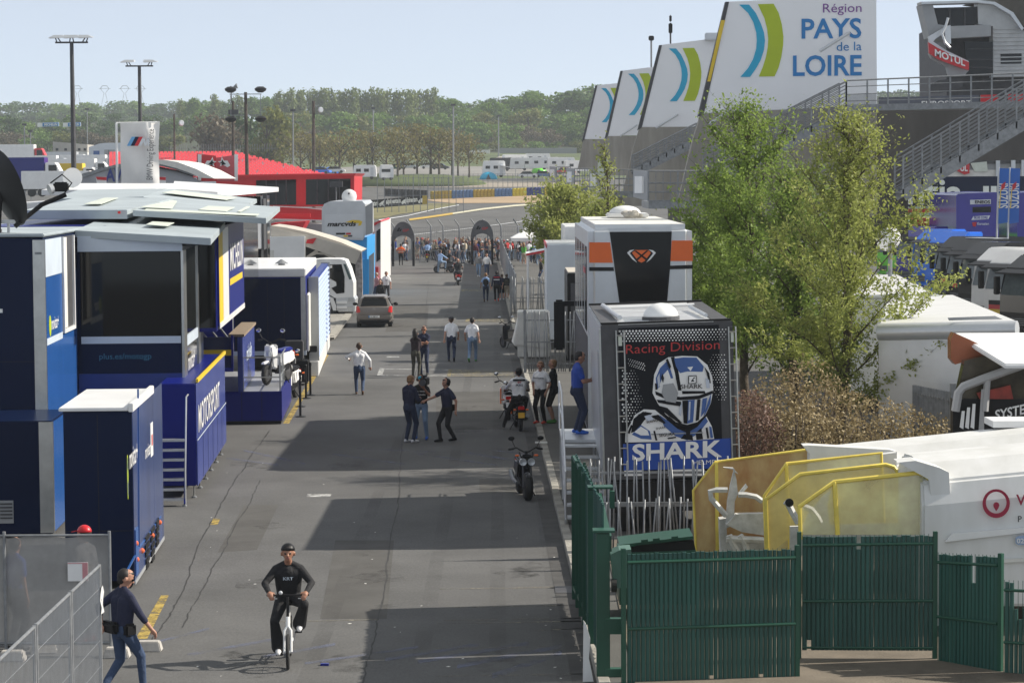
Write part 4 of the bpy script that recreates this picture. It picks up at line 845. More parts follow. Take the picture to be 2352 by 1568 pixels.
# ---- fences of wild leaning bars
def bar_fence(name, label, a, b_, h, n, seed, rails=(.25, .85, 1.45), group='galvanised fences of leaning bars', r=.016, post=True):
    a = Vector(a); b_ = Vector(b_); t = thing(name, label, 'fence', a, 0, group); d = b_-a; rr = random.Random(seed); L = d.length; u = d.normalized()
    for z in rails: MB().bar(Vector((0, 0, z*h/1.7)), d+Vector((0, 0, z*h/1.7)), .03, .045).build('rail', M_galv, t)
    if post:
        for k in (0, 1): MB().bar(d*k, d*k+Vector((0, 0, h+.05)), .09).build('post', M_galv, t)
    for i in range(n):
        x = (i+.5)/n*L+rr.uniform(-.03, .03); tl_ = rr.choice([0, 0, .03, -.04, .06, -.08, .14, -.16, .04])*h/1.7
        MB().tube([u*x+Vector((0, -.028, .05)), u*(x+tl_)+Vector((0, -.028, h+rr.uniform(-.06, .06)))], r, 6).build('bar', M_galv, t, smooth=2)
    return t
q0 = P(1332, 1240, 45.6); q1 = P(1612, 1240, 45.6)
bar_fence('bar_fence', 'galvanised leaning bar fence below the helmet poster truck', (q0.x, 45.6, .1), (q1.x+.6, 45.6, .1), 1.72, 30, 5, post=False)
bar_fence('bar_fence', 'low second layer of leaning bars between poster truck and yellow guards', (q0.x+.3, 44.2, .1), (q1.x+.3, 44.2, .1), 1.15, 18, 8, (.3, 1.6), post=False)
a = G(1206, 862); b_ = G(1322, 852)
bar_fence('bar_fence', 'galvanised leaning bar gate standing across the sidewalk behind the chatting men', (a.x, 88, .1), (b_.x+.1, 88, .1), 2.2, 22, 11, r=.019)
a = G(1178, 738)
bar_fence('bar_fence', 'leaning bar gate beyond the white covered cabinet', (a.x-.1, 122, .1), (a.x+1.75, 122, .1), 2.05, 16, 14, r=.024)
# long grey fence along the road
lf = thing('panel_fence', 'long grey mesh panel fence along the road edge up to the gates', 'fence', (0, 124, .1)); pv_ = None
M_mesh = mat('grey_mesh_panel', (.30, .30, .31), .7, .2, .15, 3, alpha=.85)
yy = [124+i*7.6 for i in range(12)]
for ya, yb in zip(yy, yy[1:]):
    xa = road_edge(ya)+.3; xb = road_edge(yb)+.3
    MB().bar((xa, ya-124, 1.05), (xb, yb-124, 1.05), .02, 1.9).build('mesh_panel', M_mesh, lf); MB().bar((xa, ya-124, 0), (xa, ya-124, 2.15), .07).build('post', M_galv, lf); MB().bar((xa, ya-124, 2.05), (xb, yb-124, 2.05), .05).build('rail', M_galv, lf)
# white covered cabinet, white boxes, awning
wc = thing('covered_cabinet', 'boxy cabinet under a draped white cover beside the parked black scooter', 'cabinet', (0, 95, .1))
p0 = P(1186, 812, 95); p1 = P(1262, 716, 95)
MB().box(p0.x+.05, p1.x, 0, 1.6, .05, p1.z-.1).build('body', M_offwhite, wc, bevel=.03)
cv = MB().hexa([(p0.x-.12, -.05, .5), (p1.x+.03, -.05, .3), (p1.x+.03, 1.65, .3), (p0.x-.2, 1.65, .5)], [(p0.x+.12, -.02, p1.z-.1), (p1.x-.03, -.02, p1.z-.08), (p1.x-.03, 1.6, p1.z-.08), (p0.x+.12, 1.6, p1.z-.1)]).build('cover', M_offwhite, wc, bevel=.07)
wb = thing('box_trailer', 'plain white box trailer beyond the leaning bar gate', 'trailer', (1.42, 100, 0))
MB().box(0, 2.5, 0, 7, .5, 4.35).build('body', mat('white_panel', (.62, .66, .69), .45, 0, .05, 1), wb, bevel=.03); MB().box(.9, 3.2, 8.0, 16, .5, 4.9).build('rear_body', M_white, wb, bevel=.03)
for i in range(4): B('roof_seam', M_offwhite, wb, .05, 2.45, .6+i*1.7, .68+i*1.7, 4.352, 4.38)
B('red_edge', M_red, wb, -.03, -.004, -.02, 7, 4.2, 4.36); 
for y in (5.0, 6.0): MB().lathe([(.4, -.12), (.45, 0), (.4, .12)], (.15, y, .45), (1, 0, 0), 16).build('wheel', M_rubber, wb)
bb = thing('box_trailer', 'small black open fronted box trailer beside the silver trailer', 'trailer', (2.02, 90, 0))
MB().box(0, 1.0, 0, 5, .4, 3.55).build('body', M_black, bb, bevel=.02); B('roof', M_beige, bb, .03, 1.0, .1, 4.9, 3.555, 3.6); B('front_panel', M_dgrey, bb, .12, .95, -.02, -.003, .6, 3.2)
MB().lathe([(.3, -.1), (.36, 0), (.3, .1)], (.12, 4, .36), (1, 0, 0), 16).build('wheel', M_rubber, bb)
aw = thing('awning', 'red edged white awning on a thin post beside the white box trailer', 'awning', (0, 108, .1))
a = P(1208, 588, 108); b_ = P(1256, 578, 108)
MB().hexa([(a.x, -.1, a.z-.1), (b_.x+.3, -.1, b_.z-.06), (b_.x+.3, 3, b_.z-.06), (a.x, 3, a.z-.1)], [(a.x, -.1, a.z), (b_.x+.3, -.1, b_.z+.04), (b_.x+.3, 3, b_.z+.04), (a.x, 3, a.z)]).build('canopy', M_white, aw)
MB().bar((a.x, -.13, a.z-.04), (b_.x+.3, -.13, b_.z), .02, .09).build('red_edging', M_red, aw); MB().tube([(a.x+.08, 0, 0), (a.x+.08, 0, a.z)], .045, 8).build('post', M_white, aw)
# white event tent
tn = thing('event_tent', 'white peaked event tent among visitors beyond the long grey fence', 'tent', (G(1215, 604).x, 196, .05))
hw = 1.5
for x in (-hw, hw):
    for y in (-hw, hw): MB().tube([(x, y, 0), (x, y, 2.3)], .035, 6).build('leg', M_galv, tn)
MB().add([(-hw, -hw, 2.3), (hw, -hw, 2.3), (hw, hw, 2.3), (-hw, hw, 2.3), (-.5, -.5, 2.85), (.5, -.5, 2.85), (.5, .5, 2.85), (-.5, .5, 2.85), (0, 0, 3.55)], [(0, 1, 5, 4), (1, 2, 6, 5), (2, 3, 7, 6), (3, 0, 4, 7), (4, 5, 8), (5, 6, 8), (6, 7, 8), (7, 4, 8)]).build('roof', M_white, tn)
for (x0, x1, y0, y1) in ((-hw, hw, -hw-.02, -hw), (-hw, hw, hw, hw+.02), (-hw-.02, -hw, -hw, hw), (hw, hw+.02, -hw, hw)): B('valance', M_white, tn, x0, x1, y0, y1, 2.05, 2.3)

# ---- green gate and slatted screen
gg = thing('sliding_gate', 'dark green steel sliding gate with tall posts beside the kerb', 'gate', (0, 34, .1))
def gpost(px, y0, Yd, wd=.17, dp=.17):
    p = P(px, y0, Yd); return MB().box(p.x-wd/2, p.x+wd/2, Yd-34, Yd-34+dp, 0, p.z-.1).build('post', M_green, gg, bevel=.008), p
for (px, py, Yd, wd) in [(1385, 1224, 34.0, .185), (1363, 1124, 36.4, .17), (1342, 1085, 38.0, .08), (1333, 1070, 38.8, .07), (1325, 1058, 39.6, .07), (1317, 1046, 40.4, .07)]:
    o_, p = gpost(px, py, Yd, wd, wd if wd > .1 else .04)
pA = P(1395, 1230, 34.3); pB = P(1372, 1132, 36.3)
MB().hexa([(pA.x-.06, .3, pA.z-.32), (pA.x+.06, .3, pA.z-.32), (pB.x+.06, 2.3, pB.z-.3), (pB.x-.06, 2.3, pB.z-.3)], [(pA.x-.06, .3, pA.z-.1), (pA.x+.06, .3, pA.z-.1), (pB.x+.06, 2.3, pB.z-.1), (pB.x-.06, 2.3, pB.z-.1)]).build('track_beam', M_green, gg)
for (py, Yd, x0, x1) in [(1222, 34, 1362, 1412), (1122, 36.4, 1350, 1408)]:
    a = P(x0, py, Yd); b_ = P(x1, py, Yd); MB().box(a.x, b_.x, Yd-34-.05, Yd-34+.25, a.z-.1, a.z-.07).build('cap_plate', M_green, gg)
for (y0, y1) in ((1420, 1455), (1535, 1555)):
    a = P(1404, y0, 34); b_ = P(1428, y1, 34); MB().box(a.x-.08, b_.x+.05, -.02, .12, b_.z-.1, a.z-.1).build('bracket', M_green, gg)
a = P(1408, 1126, 36.4); MB().box(a.x-.05, a.x+.02, 2.3, 2.45, a.z-.35, a.z-.1).build('guide_bracket', M_green, gg)
for i in range(9):
    pt = P(1366, 1125, 36.5+i*.45); x = pt.x-.19*(i/9); MB().box(x-.02, x+.02, 2.6+i*.43, 2.64+i*.43, .1, 2.3).build('bar', M_green, gg)
MB().bar((P(1366, 1125, 36.5).x, 2.6, 2.2), (P(1317, 1048, 40.4).x, 6.4, 2.35), .04, .06).build('rail', M_green, gg); MB().bar((P(1366, 1125, 36.5).x, 2.6, .2), (P(1317, 1048, 40.4).x, 6.4, .2), .04, .06).build('rail', M_green, gg)
M_slat_ = None
M_slat = mat('green_slat', (.017, .082, .066), .5, 0, .22, 1.2, stretch=(3, 3, .4)); M_wire = mat('green_wire', (.01, .06, .04), .5, 0, .1)
gme = MB().box(-.010, .010, -.038, .038, .08, 2.38).mesh('slat', M_slat)
for i in range(80):
    yv = .35+i*.079; xv = P(1378, 1200, 34.2).x+(P(1317, 1046, 40.4).x-P(1378, 1200, 34.2).x)*(yv-.3)/6.1+.05
    if not 2.28 < yv < 2.5: ob('slat', gme, gg, (xv+random.uniform(-.004, .004), yv, random.uniform(-.02, .02)))
def slat_fence(label, xa, xb, ytopa, ytopb, Ya, Yb, zlow, seed, rails=(0, .5), miss=()):
    a = P(xa, ytopa, Ya); b_ = P(xb, ytopb, Yb); rr = random.Random(seed)
    t = thing('slatted_fence', label, 'fence', (a.x, Ya, zlow), math.atan2(Yb-Ya, b_.x-a.x), 'green slatted fence panels'); L = math.hypot(b_.x-a.x, Yb-Ya); ha = a.z-zlow; hb = b_.z-zlow; n = max(3, int(L/.0625))
    for i in range(n):
        x = (i+.5)/n*L; h = ha+(hb-ha)*i/n; top = h+rr.choice([.02, .03, .03, .03, .04])
        if i in miss: top = h-rr.uniform(.15, .5)
        lo = .02 if rr.random() > .035 else rr.uniform(.05, .3); w_ = .0309 if rr.random() > .06 else .027
        dy = rr.uniform(-.003, .003); MB().hexa([(x-w_*.72, -.016+dy, lo), (x+w_*.72, -.016+dy, lo), (x+w_, .012, lo), (x-w_, .012, lo)], [(x-w_*.72, -.016+dy, top), (x+w_*.72, -.016+dy, top), (x+w_, .012, top), (x-w_, .012, top)]).build('slat', M_slat, t)
    for k in rails:
        MB().tube([(0, -.03, (ha)*(1-k)-.08), (L, -.03, hb*(1-k)-.08)], .022, 8).build('rail', M_green, t)
    MB().tube([(0, -.03, .06), (L, -.03, .06)], .018, 6).build('rail', M_green, t)
    wb_ = MB()
    for i in range(n+1): wb_.box(i/n*L-.003, i/n*L+.003, -.022, -.016, .02, ha+(hb-ha)*i/n+.06)
    tag(wb_.build('wire_mesh', M_wire, t), kind='stuff')
    MB().box(L, L+.065, -.03, .04, -.15, hb+.09).build('post', M_green, t, bevel=.006)
    return t, L
t_, L_ = slat_fence('green slatted fence panel nearest the sliding gate', 1440, 1826, 1277, 1266, 33.6, 33.9, .02, 3)
MB().box(-.08, -.02, -.03, .04, -.1, P(1440, 1262, 33.6).z).build('post', M_green, t_)
t_, L_ = slat_fence('taller green slatted fence panel in front of the yellow loader guards', 1843, 2143, 1238, 1234, 35.2, 35.1, .22, 5, (0, .5), (12, ))
MB().box(-.075, -.015, -.03, .04, -.15, P(1843, 1224, 35.2).z-.2).build('post', M_green, t_)
slat_fence('narrow green slatted fence panel beside the white refuse truck', 2157, 2294, 1277, 1284, 35.0, 34.2, .05, 7, (0, .5), (9, ))
slat_fence('low broken green slatted fence panel at the picture corner', 2308, 2500, 1340, 1350, 34.1, 33.6, -.1, 9, (0, .5), (2, 3, 4, 5, 6))
# ================================================================== REFUSE TRUCKS WITH YELLOW GUARDS
M_ywire = mat('yellow_mesh', (.84, .70, .26), .55, 0, .15, 3, alpha=.5); M_ypane = mat('yellow_tinted_pane', (.88, .78, .42), .4, 0, .25, 2, alpha=.38)
M_rusty = mat('rusty_yellow_sheet', (.74, .56, .26), .7, 0, .1, 2.2, col2=(.42, .19, .06), detail=9, stretch=(1, 1, .5)); M_ysteel = mat('yellow_steel', (.84, .66, .12), .5, 0, .15, 3)
M_oldwhite = mat('grimy_white_paint', (.66, .66, .63), .5, 0, .10, 1.3, col2=(.74, .74, .73), stretch=(1, 1, .3)); M_wornwhite = mat('worn_white_steel', (.58, .58, .54), .6, 0, .25, 5, col2=(.70, .70, .68))
def outline_bars(name, t, zf, pts, Y, w_, m, closed=False):
    p = flat(t, zf, pts, Y); b = MB().tube(p+([p[0]] if closed else []), w_, 6)
    return b.build(name, m, t, smooth=True)
rt = thing('refuse_truck', 'far white refuse truck with a rust stained yellow guard around its bin lift', 'refuse truck', (P(1750, 1260, 42).x, 42, .13))
plate('far_guard', rt, z5, [[(160, 500), (283, 342), (805, 272), (808, 860), (178, 860)]], 42.6, M_rusty, .05)
outline_bars('guard_frame', rt, z5, [(178, 860), (162, 500), (283, 342), (806, 272), (808, 330)], 42.55, .022, M_ysteel)
for (x0, x1) in ((282, 300),): plate('guard_fold', rt, z5, [[(x0, 345), (x1, 343), (x1+8, 840), (x0+5, 840)]], 42.5, M_ysteel, .03)
plate('near_guard', rt, z5, [[(555, 530), (678, 352), (1205, 290), (1222, 860), (570, 860)]], 40.6, M_ypane, .03)
outline_bars('guard_frame', rt, z5, [(568, 860), (556, 530), (678, 352), (1206, 292), (1225, 860)], 40.57, .03, M_ysteel); outline_bars('guard_frame', rt, z5, [(678, 352), (700, 860)], 40.56, .03, M_ysteel)
plate('lift_fin', rt, z5, [[(390, 385), (402, 440), (410, 520), (392, 560), (388, 690), (345, 710), (352, 560), (366, 480)]], 41.7, M_wornwhite, .12)
plate('lift_hopper', rt, z5, [[(345, 690), (400, 632), (560, 628), (560, 750), (430, 730)]], 41.6, M_wornwhite, .2)
plate('lift_hook', rt, z5, [[(330, 372), (385, 376), (412, 410), (392, 398), (380, 384)]], 41.6, M_wornwhite, .1)
plate('lift_hook', rt, z5, [[(455, 465), (466, 480), (440, 510), (412, 520)]], 41.6, M_wornwhite, .1)
plate('lift_base', rt, z5, [[(308, 660), (345, 655), (350, 760), (560, 770), (560, 860), (315, 860)]], 41.9, M_wornwhite, .3)
for pts in ([(352, 497), (290, 497), (256, 505), (262, 545), (345, 640)], [(412, 524), (455, 524), (510, 535), (545, 560)]): outline_bars('lift_arm', rt, z5, pts, 41.5, .05, M_wornwhite)
for pts in ([(360, 748), (380, 800), (410, 850)], [(420, 748), (450, 800), (465, 850)], [(345, 770), (560, 778)]): outline_bars('hydraulic_ram', rt, z5, pts, 41.4, .06, M_wornwhite)
def body_along(name, t, zf, prof, Y0, depth, x1, m, lean=0.0, bevel=.06):
    """truck body: traced rear outline pushed along x"""
    return None
def truck_body(t, xl, xr, Yn, Yf, zl, zr, z0, m, name='body'):
    a = P(xl, 1200, Yn).x-t.location.x; b_ = P(xr, 1200, Yn).x-t.location.x; y0 = Yn-t.location.y; y1 = Yf-t.location.y; o = t.location.z
    prof = lambda zt: [(y0, z0-o), (y0, zt-.62-o), (y0+.12, zt-.28-o), (y0+.55, zt-.04-o), ((y0+y1)/2, zt-o), (y1-.55, zt-.04-o), (y1-.12, zt-.28-o), (y1, zt-.62-o), (y1, z0-o)]
    vs = [(a, y, z) for y, z in prof(zl)]+[(b_, y, z) for y, z in prof(zr)]; n = 9
    return MB().add(vs, [tuple(range(n))[::-1], tuple(range(n, 2*n))]+[(i, (i+1) % n, (i+1) % n+n, i+n) for i in range(n)]).build(name, m, t, bevel=.04)
zA = P(1860, 1028, 42).z; zB = P(2352, 972, 42).z
truck_body(rt, 1895, 2700, 41.0, 43.2, zA-.02, zB+.15, .6, M_oldwhite)
plate('tailgate_rim', rt, z5, [[(772, 252), (805, 250), (1250, 275), (1292, 285), (1292, 860), (810, 860), (808, 300)]], 41.2, M_oldwhite, .35)
plate('hopper_cheek', rt, z5, [[(1210, 300), (1290, 290), (1290, 860), (1225, 860)]], 40.9, M_oldwhite, .2)
B('roof_rail', M_white, rt, 3.95, 6, .1, .9, zB-.13-.08, zB-.13+.03)
rn = thing('refuse_truck', 'near white refuse truck with red ring emblem and mesh yellow rear guards', 'refuse truck', (P(2150, 1260, 38).x, 38, .13))
plate('far_guard', rn, z5, [[(568, 545), (755, 408), (1230, 355), (1275, 368), (1300, 405), (1308, 660), (1280, 700), (700, 760), (575, 860)]], 39.6, M_ywire, .012)
outline_bars('guard_tube', rn, z5, [(575, 860), (566, 548), (755, 410), (1230, 357), (1275, 370), (1300, 405), (1308, 655), (1285, 690), (960, 720)], 39.58, .032, M_ysteel)
plate('near_guard', rn, z5, [[(752, 590), (945, 450), (1400, 402), (1445, 412), (1475, 450), (1492, 745), (755, 745)]], 37.4, M_ypane, .012)
outline_bars('guard_tube', rn, z5, [(758, 770), (752, 588), (945, 452), (1405, 403), (1450, 415), (1478, 452), (1494, 745)], 37.38, .034, M_ysteel); outline_bars('guard_tube', rn, z5, [(945, 452), (963, 745)], 37.37, .036, M_ysteel)
plate('guard_hinge', rn, z5, [[(1480, 468), (1505, 468), (1505, 495), (1480, 495)]], 37.36, M_ysteel, .04)
plate('lift_fin', rn, z5, [[(760, 730), (800, 640), (880, 540), (925, 505), (905, 580), (915, 660), (930, 740)]], 38.8, M_wornwhite, .1)
for pts in ([(672, 560), (690, 575), (712, 620), (745, 680)], [(775, 590), (815, 605), (850, 650), (885, 720)]): outline_bars('lift_arm', rn, z5, pts, 38.5, .055, M_wornwhite)
q = flat(rn, z5, [(695, 567)], 38.4)[0]; MB().lathe([(.065, -.03), (.065, .03)], q, (0, 1, 0), 14).build('arm_socket', M_black, rn)
plate('lift_plate', rn, z5, [[(700, 700), (1460, 680), (1470, 860), (700, 860)]], 39.2, M_wornwhite, .1)
zC = P(2090, 1062, 38).z; zD = P(2352, 1010, 38).z
truck_body(rn, 2118, 2700, 37.2, 39.7, zC+.05, zD+.05, .5, M_oldwhite)
plate('rear_frame', rn, z5, [[(1300, 345), (1395, 335), (1530, 375), (1580, 400), (1600, 745), (1590, 1250), (1490, 1250), (1500, 700), (1470, 440)]], 37.25, M_oldwhite, .5)
plate('side_crease', rn, z5, [[(1600, 740), (2100, 700), (2100, 722), (1560, 785)]], 37.14, M_white, .05); plate('lower_crease', rn, z5, [[(1880, 880), (2100, 872), (2100, 890), (1880, 900)]], 37.15, M_offwhite, .04)
YR = 37.12; M_wine = paint('wine_print', (.32, .012, .045), .4)
def ring(cx, cy, ro, ri, n=28):
    return [[(cx+ro*math.cos(R(a0)), cy+ro*math.sin(R(a0))), (cx+ro*math.cos(R(a0+360/n)), cy+ro*math.sin(R(a0+360/n))), (cx+ri*math.cos(R(a0+360/n)), cy+ri*math.sin(R(a0+360/n))), (cx+ri*math.cos(R(a0)), cy+ri*math.sin(R(a0)))] for a0 in np.arange(n)*360/n]
b = MB(); n_ = 32; ro = flat(rn, z5, [(1842+76*math.cos(2*math.pi*i/n_), 572+80*math.sin(2*math.pi*i/n_)) for i in range(n_)], YR); ri = flat(rn, z5, [(1842+57*math.cos(2*math.pi*i/n_), 567+60*math.sin(2*math.pi*i/n_)) for i in range(n_)], YR)
b.add(ro+ri, [(i, (i+1) % n_, (i+1) % n_+n_, i+n_) for i in range(n_)]); b.build('ring_emblem', M_wine, rn)
plate('emblem_drop', rn, z5, [[(1842, 615), (1828, 592), (1826, 578), (1834, 566), (1845, 564), (1856, 570), (1860, 582), (1854, 598)]], YR, M_wine, .004)
lettering('company_lettering', rn, z5, 'V', 1952, 522, 2006, 582, YR, M_wine, .02)
lettering('company_lettering', rn, z5, 'P', 1962, 640, 1984, 674, YR, M_dgrey, .02)
plate('phone_badge', rn, z5, [[(1950, 760), (1965, 752), (2060, 745), (2060, 798), (1965, 802), (1950, 792)]], YR, mat('badge_blue', (.30, .40, .58), .5, 0, .1), .004); lettering('phone_lettering', rn, z5, '02', 1956, 765, 1996, 792, YR-.008, M_white, .02)
# dark green bins by the screen
dn = thing('waste_container', 'large dark green waste container with lid ajar behind the slatted screen', 'waste container', (P(1500, 1270, 38.5).x, 38.5, .13))
plate('body', dn, z6, [[(450, 790), (905, 775), (905, 1100), (450, 1100)]], 38.4, M_green, 1.0); plate('dark_opening', dn, z6, [[(560, 742), (892, 715), (905, 775), (470, 790)]], 38.42, M_black, .8)
plate('lid', dn, z6, [[(450, 742), (890, 690), (892, 708), (560, 745), (470, 765)]], 38.36, M_green, .9)
for x in (580, 650, 760): plate('lid_rib', dn, z6, [[(x, 728-(x-450)*.11), (x+40, 724-(x-450)*.11), (x+40, 742-(x-450)*.11), (x, 746-(x-450)*.11)]], 38.3, M_green, .05)
dn2 = thing('waste_container', 'pale green wheeled bin squeezed between sliding gate and slatted screen', 'waste container', (P(1415, 1300, 37).x, 37, .13))
plate('body', dn2, z6, [[(398, 800), (450, 775), (520, 770), (520, 1000), (420, 1000)]], 37, mat('faded_bin_green', (.10, .19, .16), .6, 0, .1), .5); MB().lathe([(.1, -.04), (.1, .04)], flat(dn2, z6, [(418, 985)], 37)[0], (1, 0, 0), 14).build('wheel', M_rubber, dn2)
sgn = thing('white_board', 'white board edge leaning beside the green gate at the picture bottom', 'board', P(1350, 1568, 34.6))
plate('board', sgn, z6, [[(236, 1195), (250, 1215), (276, 1300), (268, 1420), (298, 1568), (232, 1568)]], 34.2, M_white, .05)
# ================================================================== CONCRETE STAND, SIGN WALLS, STAIRS
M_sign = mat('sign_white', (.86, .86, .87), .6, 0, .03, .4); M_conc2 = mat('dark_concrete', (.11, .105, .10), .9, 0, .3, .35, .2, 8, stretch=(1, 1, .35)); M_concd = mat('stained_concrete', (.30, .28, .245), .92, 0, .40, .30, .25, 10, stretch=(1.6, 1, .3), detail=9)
def arcs(ox, oy, k, kx, clip=None):
    f = lambda pts: [(ox+(x-957)*kx, oy+(y-22)*k) for x, y in pts]
    return (f([(957, 24), (1005, 24), (1038, 65), (1062, 115), (1078, 160), (1083, 200), (1078, 245), (1062, 295), (1040, 335), (1010, 378), (962, 378), (1000, 335), (1025, 290), (1040, 240), (1043, 200), (1040, 160), (1026, 110), (1000, 65)]),
            f([(1048, 22), (1125, 20), (1150, 65), (1165, 120), (1173, 180), (1172, 220), (1163, 280), (1150, 330), (1130, 375), (1053, 376), (1072, 330), (1088, 280), (1097, 230), (1099, 190), (1093, 140), (1080, 90)]))
W = [(102, [(893, 10), (1628, -22), (1632, 512), (770, 556)], (957, 22, 1, 1), None, 'largest white sign wall with region lettering and two coloured arcs'),
     (140, [(568, 222), (862, 186), (862, 620), (470, 622)], (612, 237, .73, .736), None, 'second white sign wall with arcs, just behind the lettered one'),
     (187, [(378, 348), (560, 326), (560, 662), (306, 666)], (412, 361, .572, .60), None, 'third white sign wall with half hidden green arc'),
     (216, [(255, 420), (380, 406), (380, 682), (192, 682)], (280, 432, .47, .50), None, 'farthest and smallest white sign wall with arcs')]
for (Y, out, lg, _, lab) in W:
    c = P(*z1(*out[3]), Y); t = thing('sign_wall', lab, 'sign wall', (c.x, Y, zg(Y)), 0, 'white sign walls of the concrete stand')
    plate('panel', t, z1, [out], Y, M_sign, .5); a1, a2 = arcs(*lg)
    plate('blue_arc', t, z1, [a1], Y, M_aqua, .02, .025); plate('green_arc', t, z1, [a2], Y, M_lime, .02, .025)
    x0, y0 = out[3]; xt, yt = out[0]
    plate('edge_trim', t, z1, [[(xt-3, yt), (xt+14*lg[2], yt), (x0+14*lg[2], y0), (x0-16*lg[2], y0+18)]], Y-.03, M_dgrey, .5)
    wleft = {102: 640, 140: 372, 187: 265, 216: 165}[Y]; xr = out[2][0]; yb = {102: 1060, 140: 1010, 187: 860, 216: 830}[Y]
    plate('concrete_base', t, z1, [[(x0, y0+2), (xr, out[2][1]+2), (xr, yb), (wleft, yb), (x0-(x0-wleft)*.35, y0+150*lg[2])]], Y+.02, M_concd, .7)
    if Y == 102:
        lettering('sign_lettering', t, z1, 'Région', 1367, 20, 1556, 77, Y-.02, M_purple, .0, slope=-3); lettering('sign_lettering', t, z1, 'PAYS', 1262, 92, 1555, 192, Y-.02, M_txtblue, .02, slope=-3)
        lettering('sign_lettering', t, z1, 'de la', 1434, 208, 1556, 251, Y-.02, M_txtblue, .0, slope=-3); lettering('sign_lettering', t, z1, 'LOIRE', 1220, 272, 1557, 375, Y-.02, M_txtblue, .02, slope=-3)
        plate('edge_banner', t, z1, [[(888, 100), (868, 100), (800, 400), (815, 400)]], Y-.06, M_yellow, .02)
    for (xa, ya, xb, yb2) in {102: [(805, 612, 945, 518), (1352, 252, 1498, 160)], 140: [(548, 628, 655, 562)], 187: [(372, 668, 455, 614)], 216: []}[Y]:
        p = flat(t, z1, [(xa, ya), (xb, yb2)], Y-.5); MB().tube(p, .07, 8).build('lamp_tube', M_silver, t); MB().bar(p[1], p[1]+Vector((0, .5, 0)), .06).build('lamp_bracket', M_galv, t)
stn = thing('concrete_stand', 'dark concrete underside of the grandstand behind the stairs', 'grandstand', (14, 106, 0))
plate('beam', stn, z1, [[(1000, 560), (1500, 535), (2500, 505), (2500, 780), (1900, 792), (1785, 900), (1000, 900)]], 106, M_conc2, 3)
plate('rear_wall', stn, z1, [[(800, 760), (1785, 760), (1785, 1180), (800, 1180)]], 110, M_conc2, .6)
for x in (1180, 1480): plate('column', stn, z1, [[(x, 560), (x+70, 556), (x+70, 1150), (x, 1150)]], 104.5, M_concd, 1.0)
def stairs(label, Y, low, high, rl, rh, nr, group='steel stairs of the stand'):
    a = P(*z1(*low), Y); h = P(*z1(*high), Y); t = thing('steel_stairs', label, 'stairs', (a.x, Y, zg(Y)), 0, group); A = loc_of(t, a); H = loc_of(t, h)
    top = P(*z1(*rh), Y).z-h.z
    for y in (0, 2.0):
        MB().bar(A+Vector((0, y, 0)), H+Vector((0, y, 0)), .06, .42).build('stringer', M_galv, t)
        for k in range(nr): z = .3+(top-.3)*k/(nr-1); MB().tube([A+Vector((0, y, z)), H+Vector((0, y, z))], .035 if k == nr-1 else .02, 6).build('rail', M_galv, t)
        n = 8
        for k in range(n+1): p = A.lerp(H, k/n)+Vector((0, y, 0)); MB().bar(p, p+Vector((0, 0, top)), .06).build('baluster', M_galv, t)
    n = 24
    me = MB().box(-.15, .15, .05, 1.95, -.02, .02).mesh('tread', M_galv)
    for k in range(n): ob('tread', me, t, A.lerp(H, (k+.5)/n)+Vector((0, 0, .05)))
    return t
stairs('steel stairs descending from the landing in front of the lettered sign wall', 98, (800, 905), (1480, 562), (700, 760), (1480, 400), 8)
stairs('wide steel stairs descending past the picture edge above the parked trucks', 90, (1760, 960), (2500, 520), (1700, 800), (2500, 325), 9)
stairs('distant steel stairs half hidden between the sign walls', 134, (440, 850), (760, 690), (440, 790), (760, 600), 6)
fb = thing('footbridge', 'grey steel landing and footbridge with railing in front of the stand', 'footbridge', (P(*z1(1480, 520), 98).x, 98, zg(98)))
pa_ = flat(fb, z1, [(1482, 530), (2500, 508)], 98); pt_ = flat(fb, z1, [(1482, 396), (2500, 352)], 98)
MB().bar(pa_[0]+Vector((0, 1, 0)), pa_[1]+Vector((0, 1, 0)), 2.2, .25).build('deck', M_galv, fb)
for k in (0, .25, .5, .78, 1): MB().tube([pa_[0].lerp(pt_[0], k), pa_[1].lerp(pt_[1], k)], .03 if k == 1 else .018, 6).build('rail', M_galv, fb)
for i in range(11): k = i/10; MB().bar(pa_[0].lerp(pa_[1], k), pt_[0].lerp(pt_[1], k), .06).build('post', M_galv, fb)
mb_ = MB(); 
for i in range(46): k = i/460*1.0; mb_.bar(pa_[0].lerp(pa_[1], k*1.45), pa_[0].lerp(pa_[1], k*1.45).lerp(pt_[0].lerp(pt_[1], k*1.45), .5), .012)
tag(mb_.build('mesh_infill', M_galv, fb), kind='stuff')
pb = thing('banner_rail', 'line of banners along the far footbridge railing', 'banner', (P(*z1(1640, 520), 104).x, 104, zg(104)))
plate('dark_banner', pb, z1, [[(1640, 478), (2130, 466), (2130, 508), (1640, 516)]], 104, mat('banner_grey', (.10, .11, .14), .6, 0, .1), .05); plate('red_banner', pb, z1, [[(2140, 466), (2225, 464), (2225, 506), (2140, 508)], [(2275, 462), (2352, 460), (2352, 503), (2275, 505)]], 104, M_red, .05)
lettering('banner_lettering', pb, z1, 'EUROSPORT', 1850, 496, 2095, 520, 103.95, M_white, .02, slope=-4)
